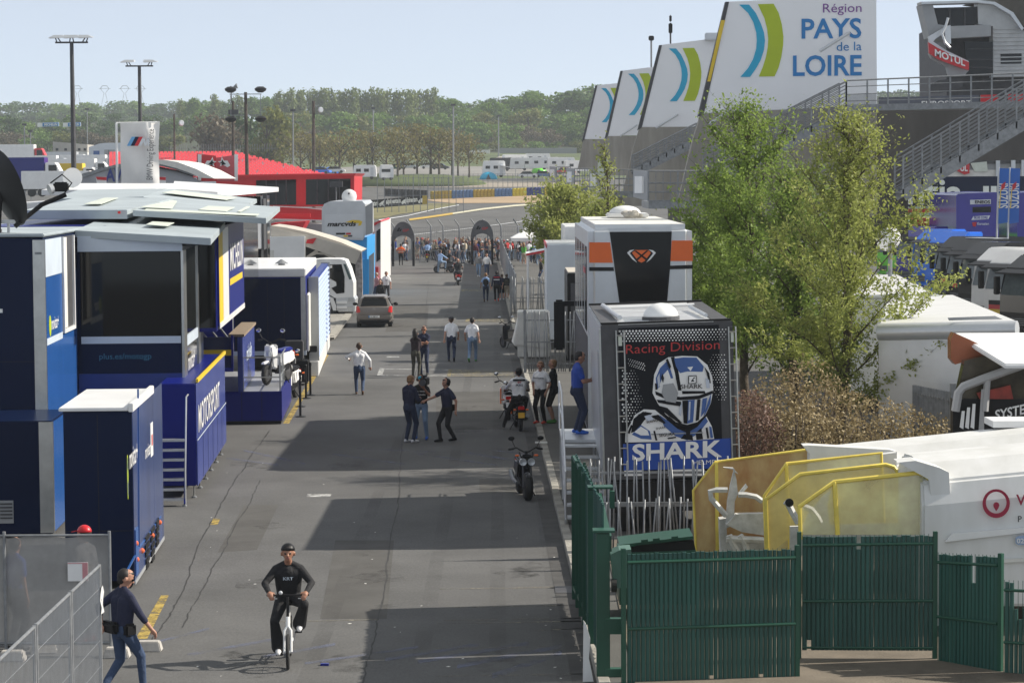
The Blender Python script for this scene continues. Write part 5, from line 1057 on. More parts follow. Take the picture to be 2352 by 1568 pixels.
# walkway platforms at the stair feet
def platform(label, Y, x0, xs, x1, yt, yb, drop):
    a = P(*z1(x0, yb), Y); t = thing('walkway_platform', label, 'platform', (a.x, Y, zg(Y)), 0, 'railed walkway platforms of the stand')
    q = flat(t, z1, [(xs, yb), (x1, yb), (xs, yt), (x1, yt), (x0, yt-drop), (x0, yb-drop*2)], Y)
    B('floor', M_galv, t, q[0].x, q[1].x, -.1, 5, q[0].z-.3, q[0].z-.02)
    for k in (0, .3, .6, 1): MB().tube([q[0].lerp(q[2], k), q[1].lerp(q[3], k)], .035, 6).build('rail', M_galv, t)
    n = 9
    for i in range(n): k = i/(n-1); MB().bar(q[0].lerp(q[1], k), q[2].lerp(q[3], k), .06 if i % 4 == 0 else .03).build('post', M_galv, t)
    MB().prism([q[0], q[2], q[2]+Vector((-.5, 1.0, .05)), q[0]+Vector((-.5, 1.0, .15))], (-.04, 0, 0)).build('end_panel', M_grey, t)
    MB().prism([q[0]+Vector((-.16, .25, .3)), q[2]+Vector((-.16, .25, -.2)), q[2]+Vector((-.42, .78, -.2)), q[0]+Vector((-.42, .78, .3))], (-.08, 0, 0)).build('end_banner', M_white, t)
    MB().bar(((q[0].x+q[1].x)/2, 2, 0), ((q[0].x+q[1].x)/2, 2, q[0].z-.3), .5).build('support', M_conc, t)
platform('nearest walkway platform with lattice railing above the silver trailer', 96, 455, 512, 800, 838, 985, 18)
platform('second walkway platform with a small yellow box on its rail', 130, 245, 276, 460, 832, 940, 12)
platform('third walkway platform partly behind a sapling', 165, 130, 150, 250, 826, 915, 8)
platform('farthest walkway platform at the end of the stand', 195, 50, 62, 130, 818, 888, 6)
bx = P(*z1(290, 830), 129.8); tag(MB().box(-.28, .28, -.1, .1, -.5, .5).build('junction_box', M_cream, loc=bx), 'cream junction box hanging on the second walkway rail', 'box')
# control tower
tw = thing('control_tower', 'grey clad control tower with curved roof and a red spiral band', 'tower', (P(*z1(2100, 400), 150).x, 150, zg(150))); YT = 150; M_clad = mat('ribbed_cladding', (.48, .49, .49), .5, .2, .12, 1.2)
plate('core', tw, z1, [[(1970, 120), (2130, 25), (2500, 25), (2500, 700), (1975, 700)]], YT+1.5, M_dgrey, 10)
plate('cladding', tw, z1, [[(2125, 12), (2200, 22), (2290, 75), (2345, 150), (2500, 160), (2500, 372), (2200, 378), (2200, 130), (2128, 120)]], YT, M_clad, 1.2)
plate('roof_shell', tw, z1, [[(2122, 2), (2210, 10), (2300, 62), (2356, 142), (2500, 150), (2500, 0), (2352, -8), (2200, 0)]], YT-.3, mat('dark_roof', (.07, .062, .05), .6, 0, .2), 5); plate('roof_edge', tw, z1, [[(1846, 10), (2125, 2), (2210, 10), (2300, 62), (2352, 140), (2342, 150), (2285, 72), (2200, 22), (2125, 14), (1850, 22)]], YT-.5, M_silver, 1.5)
plate('prow', tw, z1, [[(1850, 22), (1905, 22), (1930, 120), (1962, 125), (1965, 200), (1888, 185)]], YT-.2, M_grey, 2)
plate('upper_window', tw, z1, [[(1898, 40), (2122, 34), (2122, 120), (1930, 135)]], YT+.2, M_glass, .3); plate('lower_window', tw, z1, [[(2060, 205), (2200, 205), (2200, 372), (2075, 372)]], YT-.05, M_glass, .3); plate('side_window', tw, z1, [[(2238, 262), (2340, 258), (2340, 312), (2238, 314)]], YT-.05, M_glass, .2)
for i in range(12): plate('cladding_rib', tw, z1, [[(2204, 140+i*20), (2500, 134+i*20), (2500, 139+i*20), (2204, 145+i*20)]], YT-.08, M_clad, .09)
for x in (1985, 2058): plate('window_mullion', tw, z1, [[(x, 38), (x+6, 38), (x+8, 125), (x+2, 128)]], YT+.1, M_dgrey, .12)
for y_ in (240, 290, 330): plate('window_mullion', tw, z1, [[(2075, y_), (2200, y_), (2200, y_+4), (2075, y_+4)]], YT-.12, M_dgrey, .1)
plate('balcony', tw, z1, [[(1965, 130), (2190, 122), (2190, 178), (1965, 190)]], YT-1.2, M_grey, 1.0); plate('balcony_side', tw, z1, [[(1965, 130), (1992, 124), (1995, 215), (1968, 218)]], YT-1.3, M_silver, .5)
plate('spiral_parapet', tw, z1, [[(1885, 180), (1962, 135), (1966, 160), (1920, 190), (1890, 225)], [(1885, 205), (1900, 225), (2000, 275), (2082, 305), (2080, 300), (1975, 250), (1900, 200)]], YT-1.0, M_silver, .4)
plate('red_band', tw, z1, [[(1884, 208), (1930, 236), (2000, 272), (2083, 306), (2082, 345), (2000, 318), (1930, 290), (1888, 262)]], YT-1.4, M_red, .3)
lettering('band_lettering', tw, z1, 'MOTUL', 1915, 240, 2064, 275, YT-1.45, M_white, .03, slope=52)
outline_bars('stair_tube', tw, z1, [(1980, 88), (1968, 130), (1950, 165), (1965, 210), (1990, 235)], YT-1.6, .08, M_silver)
plate('spiral_underside', tw, z1, [[(1888, 262), (1930, 290), (2000, 318), (2082, 345), (2060, 372), (1985, 375), (1975, 330), (1900, 285)]], YT-.9, M_grey, .6)
plate('ground_sign', tw, z1, [[(1885, 420), (1930, 395), (2050, 380), (2052, 425), (1950, 455), (1890, 455)]], YT-.6, M_dgrey, .4)
bgb = thing('pit_building', 'pale pit building seen under the stand beam above the lettered trailer', 'building', (20, 200, zg(200)))
plate('wall', bgb, z1, [[(1780, 700), (2600, 690), (2600, 1000), (1780, 1000)]], 200, M_grey, 6)
plate('dark_band', bgb, z1, [[(1780, 770), (2600, 765), (2600, 800), (1780, 806)]], 199.9, M_dgrey, .1); plate('white_band', bgb, z1, [[(1780, 835), (2600, 830), (2600, 862), (1780, 866)]], 199.9, M_offwhite, .1); plate('red_sign', bgb, z1, [[(2010, 830), (2040, 800), (2085, 796), (2085, 850), (2060, 856)]], 199.7, M_red, .1); lettering('sign_lettering', bgb, z1, 'UL', 2040, 806, 2076, 840, 199.6, M_white, .03); plate('pale_print', bgb, z1, [[(2090, 800), (2170, 792), (2175, 840), (2110, 842)]], 199.8, M_cream, .1)
for x in (2215, 2290, 2340): plate('pillar', bgb, z1, [[(x, 770), (x+20, 770), (x+20, 865), (x, 865)]], 199.6, M_silver, .2)
def thin_pole(name, label, cat, Y, zf, x, y0, y1, r, m, parts=()):
    p = P(*zf(x, y1), Y); t_ = P(*zf(x, y0), Y); t = thing(name, label, cat, (p.x, Y, p.z)); MB().tube([(0, 0, 0), (0, 0, t_.z-p.z)], r, 8).build('pole', m, t); return t, t_.z-p.z
t, h = thin_pole('camera_mast', 'thin mast with camera head behind the second sign wall', 'mast', 141, z1, 620, 140, 215, .05, M_dgrey); MB().box(-.11, .11, -.08, .08, h-.3, h+.3).build('camera_head', M_black, t, bevel=.05); MB().box(-.07, .07, -.06, .06, h+.35, h+.75).build('horn', M_black, t, bevel=.05)
t, h = thin_pole('lamp_mast', 'slim pole with a small floodlight above the third sign wall', 'lamp post', 186, z1, 526, 190, 330, .07, M_galv); MB().box(-.2, .2, -.15, .15, h-.15, h+.2).build('floodlight', M_black, t, bevel=.05)
tag(MB().box(-.5, .5, -.3, .3, -.2, .2).build('camera_unit', M_silver, loc=P(*z1(832, 180), 139.8), bevel=.05), 'pale camera unit mounted on the second sign wall top', 'camera')
# ================================================================== MIDDLE DISTANCE, LEFT
def zz(x, y): return ((600+x/2.851)/1.08844, (150+y/2.851)/1.08844)
def zb(x, y): return ((500+x/2.614)/1.08844, (500+y/2.614)/1.08844)
def za(x, y): return (x/2.8/1.08844, y/2.8/1.08844)
M_wheelhub = mat('wheel_hub', (.42, .42, .42), .4, .5, .2)
def wheel(parent, c, r, w_, axis=(1, 0, 0), hub=M_wheelhub):
    wv = MB().lathe([(r*.62, -w_/2), (r*.93, -w_/2), (r, -w_*.3), (r, w_*.3), (r*.93, w_/2), (r*.62, w_/2)], c, axis, 24).build('wheel', M_rubber, parent, smooth=True)
    MB().lathe([(.03, -w_*.56), (r*.28, -w_*.54), (r*.6, -w_*.42), (r*.62, 0), (r*.6, w_*.42), (r*.28, w_*.54), (.03, w_*.56)], c, axis, 20).build('rim', hub, wv, smooth=True)
# white lorry cab seen from the side
lc = thing('lorry', 'white lorry cab parked sideways between pale tent and ribbed container', 'lorry', (0, 127, 0))
Yc = 127
plate('cab_shell', lc, zb, [[(700, 395), (800, 385), (918, 386), (950, 396), (975, 450), (1002, 540), (1003, 632), (880, 640), (850, 620), (812, 616), (700, 616)]], Yc, M_white, 2.4)
plate('side_window', lc, zb, [[(826, 422), (925, 420), (945, 500), (944, 606), (892, 612), (858, 575), (892, 560), (890, 535), (826, 500)]], Yc-.02, M_glass, .05)
plate('windshield', lc, zb, [[(936, 418), (952, 418), (992, 515), (975, 520)]], Yc-.015, mat('pale_windshield', (.10, .14, .14), .08, 0, .1), .4)
plate('lower_panel', lc, zb, [[(888, 640), (1003, 632), (1015, 650), (1010, 730), (888, 722)]], Yc, M_silver, 2.3)
for i in range(2): plate('step', lc, zb, [[(893, 660+i*32), (958, 660+i*32), (958, 676+i*32), (893, 676+i*32)]], Yc-.12, M_white, .1)
plate('headlight', lc, zb, [[(968, 640), (1005, 640), (1005, 664), (968, 664)]], Yc-.03, M_lens, .05); plate('fog_lamp', lc, zb, [[(968, 694), (998, 690), (998, 722), (968, 724)]], Yc-.03, M_lens, .05)
plate('mirror', lc, zb, [[(824, 430), (862, 428), (862, 445), (824, 448)]], Yc-.35, M_white, .1)
plate('wheel_arch', lc, zb, [[(700, 618), (815, 620), (870, 640), (890, 690), (890, 722), (870, 722), (850, 660), (800, 636), (700, 634)]], Yc-.05, M_white, .3)
cw = loc_of(lc, P(*zb(832, 700), Yc)); wheel(lc, (cw.x, .15, cw.z), .53, .32, (0, 1, 0)); wheel(lc, (cw.x, 2.1, cw.z), .53, .32, (0, 1, 0))
plate('chassis', lc, zb, [[(500, 640), (820, 640), (820, 690), (500, 690)]], Yc+.5, M_black, 1.5)
# plaza kerb by the lorry
kb2 = MB(); kb2.add([G(724, 716, .14), G(812, 716, .14), G(795, 742, .14), G(770, 775, .14), G(752, 775, .14), G(752, 758, .14), G(735, 752, .14)], [tuple(range(7))])
struct(kb2.build('raised_kerb', M_conc))
bb2 = MB(); bb2.bar(G(800, 722, .08), G(760, 775, .08), .3, .16); struct(bb2.build('far_kerb', M_kerb))
# arched tent
at_ = thing('arched_tent', 'beige arched canopy tent with dark open side beside the blue trailer', 'tent', (0, 140, 0))
Yt = 138
plate('roof', at_, zz, [[(222, 1180), (330, 1195), (470, 1225), (600, 1262), (720, 1300), (800, 1335), (866, 1362), (850, 1378), (790, 1352), (700, 1320), (560, 1282), (420, 1250), (222, 1225)]], Yt-4, M_beige, 5)
plate('canopy', at_, zz, [[(222, 1195), (420, 1235), (560, 1268), (700, 1306), (790, 1338), (866, 1366), (822, 1455), (468, 1330), (468, 1260), (222, 1262)]], Yt-4.2, M_beige, .15)
plate('side_curtain', at_, zz, [[(822, 1455), (866, 1366), (872, 1568), (872, 1800), (828, 1800)]], Yt-4.3, mat('printed_curtain', (.20, .17, .17), .7, 0, .6, 3, col2=(.42, .38, .36)), .4)
plate('dark_opening', at_, zz, [[(468, 1330), (826, 1458), (826, 1790), (468, 1700)]], Yt-3.9, M_black, .2); plate('white_wall', at_, zz, [[(125, 1262), (462, 1255), (462, 1420), (125, 1420)]], Yt-4.5, M_white, .5)
plate('canopy_print', at_, zz, [[(478, 1280), (545, 1268), (520, 1310), (470, 1306)]], Yt-4.25, M_red, .02)
plate('wall_door', at_, zz, [[(150, 1355), (242, 1355), (242, 1420), (150, 1420)]], Yt-4.52, M_offwhite, .02)
plate('print_zigzag', at_, zz, [[(470, 1400), (545, 1350), (560, 1372), (620, 1372), (680, 1412), (660, 1420), (600, 1388), (545, 1385), (475, 1415)]], Yt-4.1, M_beige, .02)
# blue trailer with silver pop-up
mt = thing('race_trailer', 'cyan blue trailer with a silver raised upper cabin and roof dish', 'trailer', (0, 150, 0))
Ym = 150
plate('upper_cabin', mt, zz, [[(583, 1060), (600, 1025), (640, 1008), (870, 1005), (892, 1030), (897, 1240), (875, 1285), (600, 1275), (583, 1240)]], Ym, M_silver, 9); plate('upper_side', mt, zz, [[(893, 1045), (946, 1012), (946, 1235), (897, 1250)]], Ym-.02, M_grey, .4)
plate('front_inset', mt, zz, [[(600, 1100), (880, 1098), (878, 1268), (870, 1270), (606, 1262)]], Ym-.02, mat('pale_silver', (.62, .64, .66), .4, .1, .05, 1), .05)
plate('lower_body', mt, zz, [[(690, 1290), (905, 1262), (905, 1800), (690, 1800)]], Ym+.1, M_sky, 9); plate('corner_column', mt, zz, [[(868, 1420), (918, 1420), (918, 1720), (868, 1720)]], Ym-.3, M_sky, .5)
plate('side_wall', mt, zz, [[(918, 1400), (955, 1370), (955, 1640), (918, 1700)]], Ym-.1, M_grey, .3)
lettering('cabin_lettering', mt, zz, 'marcvds', 622, 1152, 828, 1187, Ym-.05, M_black, .03, .25, slope=-3)
plate('cat_mark', mt, zz, [[(750, 1156), (800, 1140), (850, 1142), (872, 1152), (862, 1178), (838, 1182), (850, 1165), (815, 1160)]], Ym-.04, M_yellow, .02)
for (x, m_) in ((684, M_black), (716, M_black), (756, M_red)): plate('sponsor_mark', mt, zz, [[(x, 1232), (x+34, 1231), (x+34, 1244), (x, 1245)]], Ym-.04, m_, .02)
for (x, m_) in ((738, M_yellow), (770, M_dgrey)): plate('sponsor_mark', mt, zz, [[(x, 1249), (x+30, 1248), (x+30, 1260), (x, 1261)]], Ym-.04, m_, .02)
q = loc_of(mt, P(*zz(777, 975), Ym+1)); dsh = MB().lathe([(.02, .03), (.3, .07), (.42, .16), (.46, .2), (.4, .13), (.2, -.01), (.02, -.03)], q, (0, 1, 0), 24).build('roof_dish', M_white, mt, smooth=True); MB().ball(q+Vector((0, -.1, .2)), .06).build('feed', M_black, dsh)
# red and white trailer behind
rtz = thing('race_trailer', 'white trailer with red ends along the road before the gates', 'trailer', (0, 165, 0))
plate('rear_face', rtz, zz, [[(944, 1185), (1003, 1150), (1003, 1600), (960, 1700), (944, 1600)]], 168, M_white, 14); plate('red_edge', rtz, zz, [[(940, 1190), (952, 1184), (952, 1500), (940, 1500)]], 167.9, M_red, .2); plate('red_corner', rtz, zz, [[(960, 1475), (985, 1475), (985, 1640), (960, 1660)]], 167.7, M_red, .3)
plate('red_roof', rtz, zz, [[(944, 1165), (1000, 1142), (1008, 1152), (952, 1184)]], 167.6, M_red, 12); plate('window', rtz, zz, [[(972, 1220), (1000, 1200), (1000, 1420), (972, 1440)]], 167.9, M_glass, .05)
plate('pedestal', rtz, zz, [[(893, 1420), (950, 1360), (950, 1640), (893, 1700)]], 160, M_silver, .3)
# big red hospitality building
rb = thing('hospitality_building', 'bright red hospitality building with two long window bands', 'hospitality building', (0, 185, 0)); Yr = 185
M_brightred = paint('bright_red', (.62, .012, .02), .35)
plate('upper_front', rb, zz, [[(-170, 836), (815, 812), (812, 1038), (-170, 1062)]], Yr, M_brightred, 10); plate('roof_edge', rb, zz, [[(-180, 822), (400, 812), (830, 808), (815, 826), (-180, 842)]], Yr-.2, M_brightred, 11)
for (x0, x1, y0, y1) in ((115, 400, 852, 1032), (470, 788, 846, 1028)):
    wv = plate('window_band', rb, zz, [[(x0, y0+6), (x1, y0), (x1, y1), (x0, y1+4)]], Yr-.03, M_glass, .05)
    for k in range(1, 4): x = x0+(x1-x0)*k/4; plate('mullion', rb, zz, [[(x-3, y0+3), (x+3, y0+3), (x+3, y1), (x-3, y1)]], Yr-.1, M_dgrey, .06, parent=wv)
plate('lower_roof', rb, zz, [[(215, 1045), (585, 1060), (585, 1140), (215, 1132)]], Yr-2, M_brightred, 3); plate('red_parapet', rb, zz, [[(250, 1095), (500, 1095), (500, 1120), (250, 1122)]], Yr-4, M_brightred, .4); plate('white_line', rb, zz, [[(235, 1040), (470, 1050), (582, 1062), (582, 1068), (470, 1056), (235, 1046)]], Yr-2.2, M_white, .1)
plate('terrace_block', rb, zz, [[(222, 1165), (470, 1150), (440, 1205), (300, 1190), (222, 1180)]], Yr-8, M_brightred, 4); plate('grey_base', rb, zz, [[(222, 1150), (590, 1170), (590, 1300), (222, 1300)]], Yr-3, M_grey, 3)
plate('terrace_rail', rb, zz, [[(250, 1130), (585, 1140), (585, 1145), (250, 1136)]], Yr-5, M_silver, .1)
# ---- entrance arches at the end of the road
M_arch = mat('grey_arch_fabric', (.045, .047, .05), .5, 0, .2, 1.5, col2=(.15, .16, .17), stretch=(.4, .4, .8))
def gate_arch(label, xl, xr, yt, yb, Y):
    a = P(xl, yb, Y); b_ = P(xr, yt, Y); t = thing('gate_arch', label, 'arch', ((a.x+b_.x)/2, Y, 0), 0, 'inflated grey arches at the paddock gate'); hw = (b_.x-a.x)/2; H = b_.z; r_ = hw
    zsp = H-hw*1.55
    out = [(hw*math.cos(R(k)), zsp+(H-zsp)*math.sin(R(k))) for k in range(0, 181, 12)]; zi = zsp-.25; inn = [(hw*.78*math.cos(R(k)), zi+hw*.62*math.sin(R(k))) for k in range(0, 181, 12)]
    b = MB(); n = len(out); vs = [(x, -.18, z) for x, z in out]+[(x, -.18, z) for x, z in inn]+[(x, .18, z) for x, z in out]+[(x, .18, z) for x, z in inn]
    fs = []
    for i in range(n-1): fs += [(i, i+1, n+i+1, n+i), (2*n+i, 3*n+i, 3*n+i+1, 2*n+i+1), (i, 2*n+i, 2*n+i+1, i+1), (n+i, n+i+1, 3*n+i+1, 3*n+i)]
    b.add(vs, fs); b.build('arch_head', M_arch, t)
    for s in (-1, 1): MB().tube([(s*hw*.89, 0, 0), (s*hw*.89, 0, zsp)], hw*.105, 10).build('arch_leg', M_black, t)
    text_on(t, 'arch_lettering', 'GP', (-.02, -.185, zi+hw*.95), UX, UZ, .5, .22, M_red, bold=.02, shear=.3); poly_on(t, 'arch_mark', [[(0, 0), (.12, .3), (.3, .3), (.18, 0)], [(.2, 0), (.3, .2), (.42, .2), (.32, 0)]], (-.5, -.185, zi+hw*.98), UX, UZ, M_black)
    return t
gate_arch('grey arch over the steward in the orange vest, nearer the red trailer', 900, 952, 509, 608, 200)
gate_arch('grey arch in the thick of the crowd, nearer the white event tent', 1082, 1133, 505, 606, 203)
# fence with bent tops along the track, barriers
tf = thing('track_fence', 'tall mesh fence with bent top posts dividing the paddock gate from the track', 'fence', (0, 216, 0))
for i, px in enumerate([860, 905, 945, 990, 1018, 1055, 1093, 1120, 1151, 1190, 1232, 1253, 1262, 1292]):
    p = P(px, 560, 216); x = p.x; MB().tube([(x, 0, 0), (x, 0, 2.9), (x-.42, -.3, 3.5)], .065, 6).build('post', M_galv, tf)
wm = MB()
for z in (.05, .4, .8, 1.2, 1.6, 2.0, 2.4, 2.8): wm.bar((-13, .03, z), (6, .03, z), .02)
for i in range(120): wm.bar((-13+i*.158, .03, .05), (-13+i*.158, .03, 2.8), .012)
tag(wm.build('wire_mesh', M_galv, tf), kind='stuff')
for (a, b_) in ((-13, -8.7), (-6.6, -1.9), (.1, 5)): MB().box(a, b_, -.06, -.03, 0, .9).build('barrier_panel', mat('pale_barrier', (.34, .35, .36), .6, .2, .15, 2), tf)
sf = thing('crowd_barrier', 'white barred crowd barrier rows behind the visitors at the event tent', 'barrier', (0, 212, 0))
for i in range(34): x = .6+i*.16; MB().bar((x, 0, .2), (x, 0, 2.9), .045).build('bar', M_silver, sf)
for z in (.2, 2.9): MB().bar((.5, 0, z), (6.1, 0, z), .06).build('rail', M_silver, sf)
gl = thing('side_gate', 'dark grey steel gate leaf folded open beside the red edged trailer', 'gate', (G(893, 605).x, 196, 0))
MB().box(-.9, -.3, 0, .15, 0, 2.6).build('pillar', M_dgrey, gl)
for i in range(7): MB().bar((-2.6+i*.25, 0, .1), (-2.6+i*.25, 0, 2.3), .04).build('bar', M_galv, gl)
for z in (.2, 2.3): MB().bar((-2.7, 0, z), (-.9, 0, z), .06).build('rail', M_galv, gl)
cbn = MB(); 
bar0 = thing('crowd_barrier', 'low steel barrier at the front of the waiting crowd', 'barrier', (G(1060, 600).x, 204.5, 0), 0, 'low steel barriers')
for x in np.arange(-1.1, 1.11, .2): MB().bar((x, 0, .12), (x, 0, 1.0), .025).build('bar', M_galv, bar0)
MB().tube([(-1.2, 0, 0), (-1.2, 0, 1.05), (1.2, 0, 1.05), (1.2, 0, 0)], .03, 6).build('frame', M_galv, bar0)
for (px, lb) in ((1000, 'low steel barrier left of the crowd, nearer the first grey arch'), (1170, 'low steel barrier at the end of the long grey fence')):
    c = copy_tree(bar0); c.location = (G(px, 600).x, 207, 0); c['label'] = lb
# tyre stacks, board, walls by the track
M_ty = mat('mustard_tyre_cover', (.42, .30, .03), .6, 0, .15); M_ty2 = mat('yellow_tyre_cover', (.60, .50, .02), .6, 0, .12); M_tb = mat('faded_blue_cover', (.08, .17, .36), .6, 0, .15); M_tb2 = mat('dark_blue_cover', (.02, .04, .22), .6, 0, .15)
tme = {}
def tyre(px, py, m, label, Y=470, h=1.5, r=.37):
    p = P(px, py, Y); t = thing('tyre_stack', label, 'tyre stack', (p.x, Y, p.z), 0, 'coloured tyre stacks along the gravel trap')
    if m.name not in tme:
        tme[m.name] = MB().lathe([(r*.9, 0)]+[q for k in range(4) for q in ((r, h*(k+.15)/4), (r, h*(k+.85)/4), (r*.9, h*(k+1)/4))], n=12).mesh('tyre', m, smooth=True)
    ob('tyre', tme[m.name], t)
x = 1357
for (n, m, lb) in [(6, M_ty, 'mustard tyre stack counted from the black tyre wall'), (6, M_tb, 'faded blue tyre stack of the block after the first mustard one'), (6, M_ty, 'mustard tyre stack of the block between two faded blue ones'), (5, M_tb, 'faded blue tyre stack of the block before the bright yellow'), (4, M_ty2, 'bright yellow tyre stack between faded and dark blue blocks'), (5, M_tb2, 'dark blue tyre stack of the darkest block'), (2, M_ty2, 'bright yellow tyre stack at the far end of the row by the trees')]:
    for k in range(n): px, py = zz(x+13, 992-(x-1357)*.036); tyre(px, py, m, ORD[k]+' '+lb); x += 25.4
x = 1040
for k in range(13): px, py = zz(x, 972+k*1.0); tyre(px, py, M_rubber, (ORD[k] if k < 7 else (['last']+[q+' last' for q in ORD[1:]])[12-k])+' black tyre stack of the dark row behind the advertising board'); x += 24
ab = thing('advertising_board', 'black trackside board repeating white lettering at the edge of the grass', 'advertising board', (0, 400, zg(400))); Yb = 405
plate('board', ab, zz, [[(880, 1003), (1335, 965), (1335, 1026), (880, 1060)]], Yb, M_black, .3); plate('end_cap', ab, zz, [[(1300, 966), (1334, 963), (1334, 1027), (1300, 1029)]], Yb-.1, M_ty, .4)
for (x0, x1, y0) in ((900, 985, 1010), (1040, 1145, 992), (1183, 1265, 983)): lettering('board_lettering', ab, zz, 'alpinestars', x0, y0-2, x1, y0+46, Yb-.05, M_white, .04, slope=-8)
for (x0, y0) in ((990, 998), (1148, 985), (1268, 978)): plate('star_mark', ab, zz, [[(x0, y0+30), (x0+16, y0+14), (x0+40, y0), (x0+32, y0+28), (x0+40, y0+44), (x0+22, y0+36), (x0+8, y0+46)]], Yb-.05, M_white, .05)
kw = thing('track_wall', 'grey barrier wall of the kart track at the foot of the hill', 'wall', (0, 780, zg(780)))
plate('panel', kw, zz, [[(1850, 628), (2400, 626), (2400, 676), (1850, 672)]], 780, M_galv, .5)
plate('tyre_edge', kw, zz, [[(1590, 680), (1850, 672), (2400, 676), (2400, 684), (1590, 690)]], 779, M_rubber, .6); plate('white_hut', kw, zz, [[(1620, 645), (1780, 640), (1780, 678), (1620, 680)]], 785, M_offwhite, 4)
# ---- grandstand of red seats
gs = thing('grandstand', 'open grandstand with rows of bright red seats beyond the hangar', 'grandstand', (-40, 330, zg(330))); M_seat = paint('red_seat', (.80, .07, .09), .5)
rows = 16; sb = MB(); tr_ = MB()
for r_ in range(rows):
    k = r_/(rows-1); Y = 318+k*16; xr = 760-(760-545)*k; xl = 250; py = 402-(402-348)*k
    a = loc_of(gs, P(xl, py, Y)); b_ = loc_of(gs, P(xr, py, Y)); tr_.box(a.x, b_.x, a.y-.4, a.y+.6, a.z-1.2, a.z-.42)
    n = int((b_.x-a.x)/.52)
    for i in range(n):
        x = a.x+(b_.x-a.x)*(i+.5)/n
        if (i*7+r_*3) % 29: sb.hexa([(x-.2, a.y-.2, a.z-.4), (x+.2, a.y-.2, a.z-.4), (x+.2, a.y+.2, a.z-.36), (x-.2, a.y+.2, a.z-.36)], [(x-.19, a.y+.16, a.z-.04), (x+.19, a.y+.16, a.z-.04), (x+.19, a.y+.24, a.z-.04), (x-.19, a.y+.24, a.z-.04)])
tag(sb.build('seat', M_seat, gs), kind='stuff'); tr_.build('terrace', M_silver, gs)
for i in range(42):
    px = 395+i*5.6; a = loc_of(gs, P(px, 348, 336)); MB().bar((a.x, a.y, a.z), (a.x, a.y, a.z+1.0), .05).build('fence_post', M_galv, gs)
a = loc_of(gs, P(380, 341, 336)); b_ = loc_of(gs, P(640, 341, 336)); MB().bar(a, b_, .05).build('fence_rail', M_galv, gs)
# arched hangar, flags
hg = thing('arched_hangar', 'grey arched hangar tent with pale roof rim and blue lettering', 'hangar', (0, 150, 0)); Yh = 150
top = [(370, 1300), (480, 1255), (580, 1215), (700, 1180), (820, 1150), (940, 1132), (1060, 1124), (1140, 1124), (1230, 1140), (1370, 1190), (1480, 1250)]
plate('roof_rim', hg, za, [top+[(1450, 1250), (1340, 1228), (1230, 1188), (1110, 1160), (1000, 1150), (850, 1165), (740, 1190), (620, 1230), (500, 1280), (420, 1300)]], Yh, M_galv, 12)
plate('roof_shell', hg, za, [[(1060, 1118), (1140, 1118), (1240, 1134), (1380, 1186), (1500, 1250), (1400, 1245), (1340, 1215), (1230, 1176), (1110, 1146)]], Yh-.2, M_offwhite, 12)
plate('end_wall', hg, za, [[(400, 1310), (500, 1280), (620, 1232), (740, 1194), (850, 1170), (1000, 1155), (1110, 1166), (1230, 1195), (1340, 1234), (1450, 1300)]], Yh+.1, mat('hangar_canvas', (.34, .35, .38), .8, 0, .1, 1), .2); plate('dark_arch', hg, za, [[(1110, 1166), (1230, 1190), (1340, 1228), (1390, 1250), (1340, 1234), (1230, 1200), (1110, 1180)]], Yh-.1, M_black, .3)
lettering('hangar_lettering', hg, za, 'AW', 738, 1180, 900, 1272, Yh-.05, paint('letter_navy', (.03, .05, .22), .5), .03)
for (x0, x1, lb) in ((670, 745, 'small red and white flag beside the blue hangar lettering'), (1098, 1160, 'small red and white flag right behind the tall white banner')):
    f = thing('flag', lb, 'flag', (0, 140, 0)); plate('white_half', f, za, [[(x0, 1240), (x1, 1238), (x1, 1290), (x0+8, 1290)]], 140, M_white, .02); plate('red_half', f, za, [[(x0, 1238), (x1, 1240), (x1, 1262), (x0+10, 1258)]], 139.96, M_red, .02)
wf = thing('banner_flag', 'tall white rippled banner flag with three coloured slanted stripes', 'banner', (0, 112, 0)); Yf = 112
b = MB(); nx, nz = 16, 10; c0 = P(*za(848, 1320), Yf); c1 = P(*za(1112, 855), Yf)
for j in range(nz+1):
    for i in range(nx+1):
        u = i/nx; v = j/nz; b.v.append((c0.x+(c1.x-c0.x)*u-.04*math.sin(v*4)*u, .075*math.sin(u*13+v*2.6)*(.25+u*.7)+.08*math.sin(v*9+u*5), c0.z+(c1.z-c0.z)*v-.06*u*math.sin(u*3+v)))
b.f = [[j*(nx+1)+i, j*(nx+1)+i+1, (j+1)*(nx+1)+i+1, (j+1)*(nx+1)+i] for j in range(nz) for i in range(nx)]; b.m = [0]*len(b.f)
b.build('cloth', mat('white_flag_cloth', (.74, .73, .71), .8, 0, .03, 1), wf, smooth=2)
pb_ = loc_of(wf, P(*za(815, 1330), Yf)); pt2 = loc_of(wf, P(*za(815, 860), Yf)); MB().tube([pb_-Vector((0, 0, pb_.z)), pt2], .055, 8).build('pole', M_white, wf); MB().tube([pt2, loc_of(wf, P(*za(1100, 856), Yf))], .03, 6).build('top_arm', M_white, wf)
for k, m_ in enumerate((paint('stripe_cyan', (.12, .36, .66), .5), M_navy, M_red)):
    x0 = 888+k*26; plate('stripe', wf, za, [[(x0, 1022), (x0+26, 1022), (x0+60, 958), (x0+34, 958)]], Yf-.32-.01*k, m_, .01)
plate('letter_mark', wf, za, [[(970, 1022), (996, 965), (1012, 965), (1020, 1000), (1030, 965), (1046, 965), (1046, 1022), (1034, 1022), (1034, 990), (1024, 1022), (1012, 1022), (1004, 990), (990, 1022)]], Yf-.34, M_silver, .01)
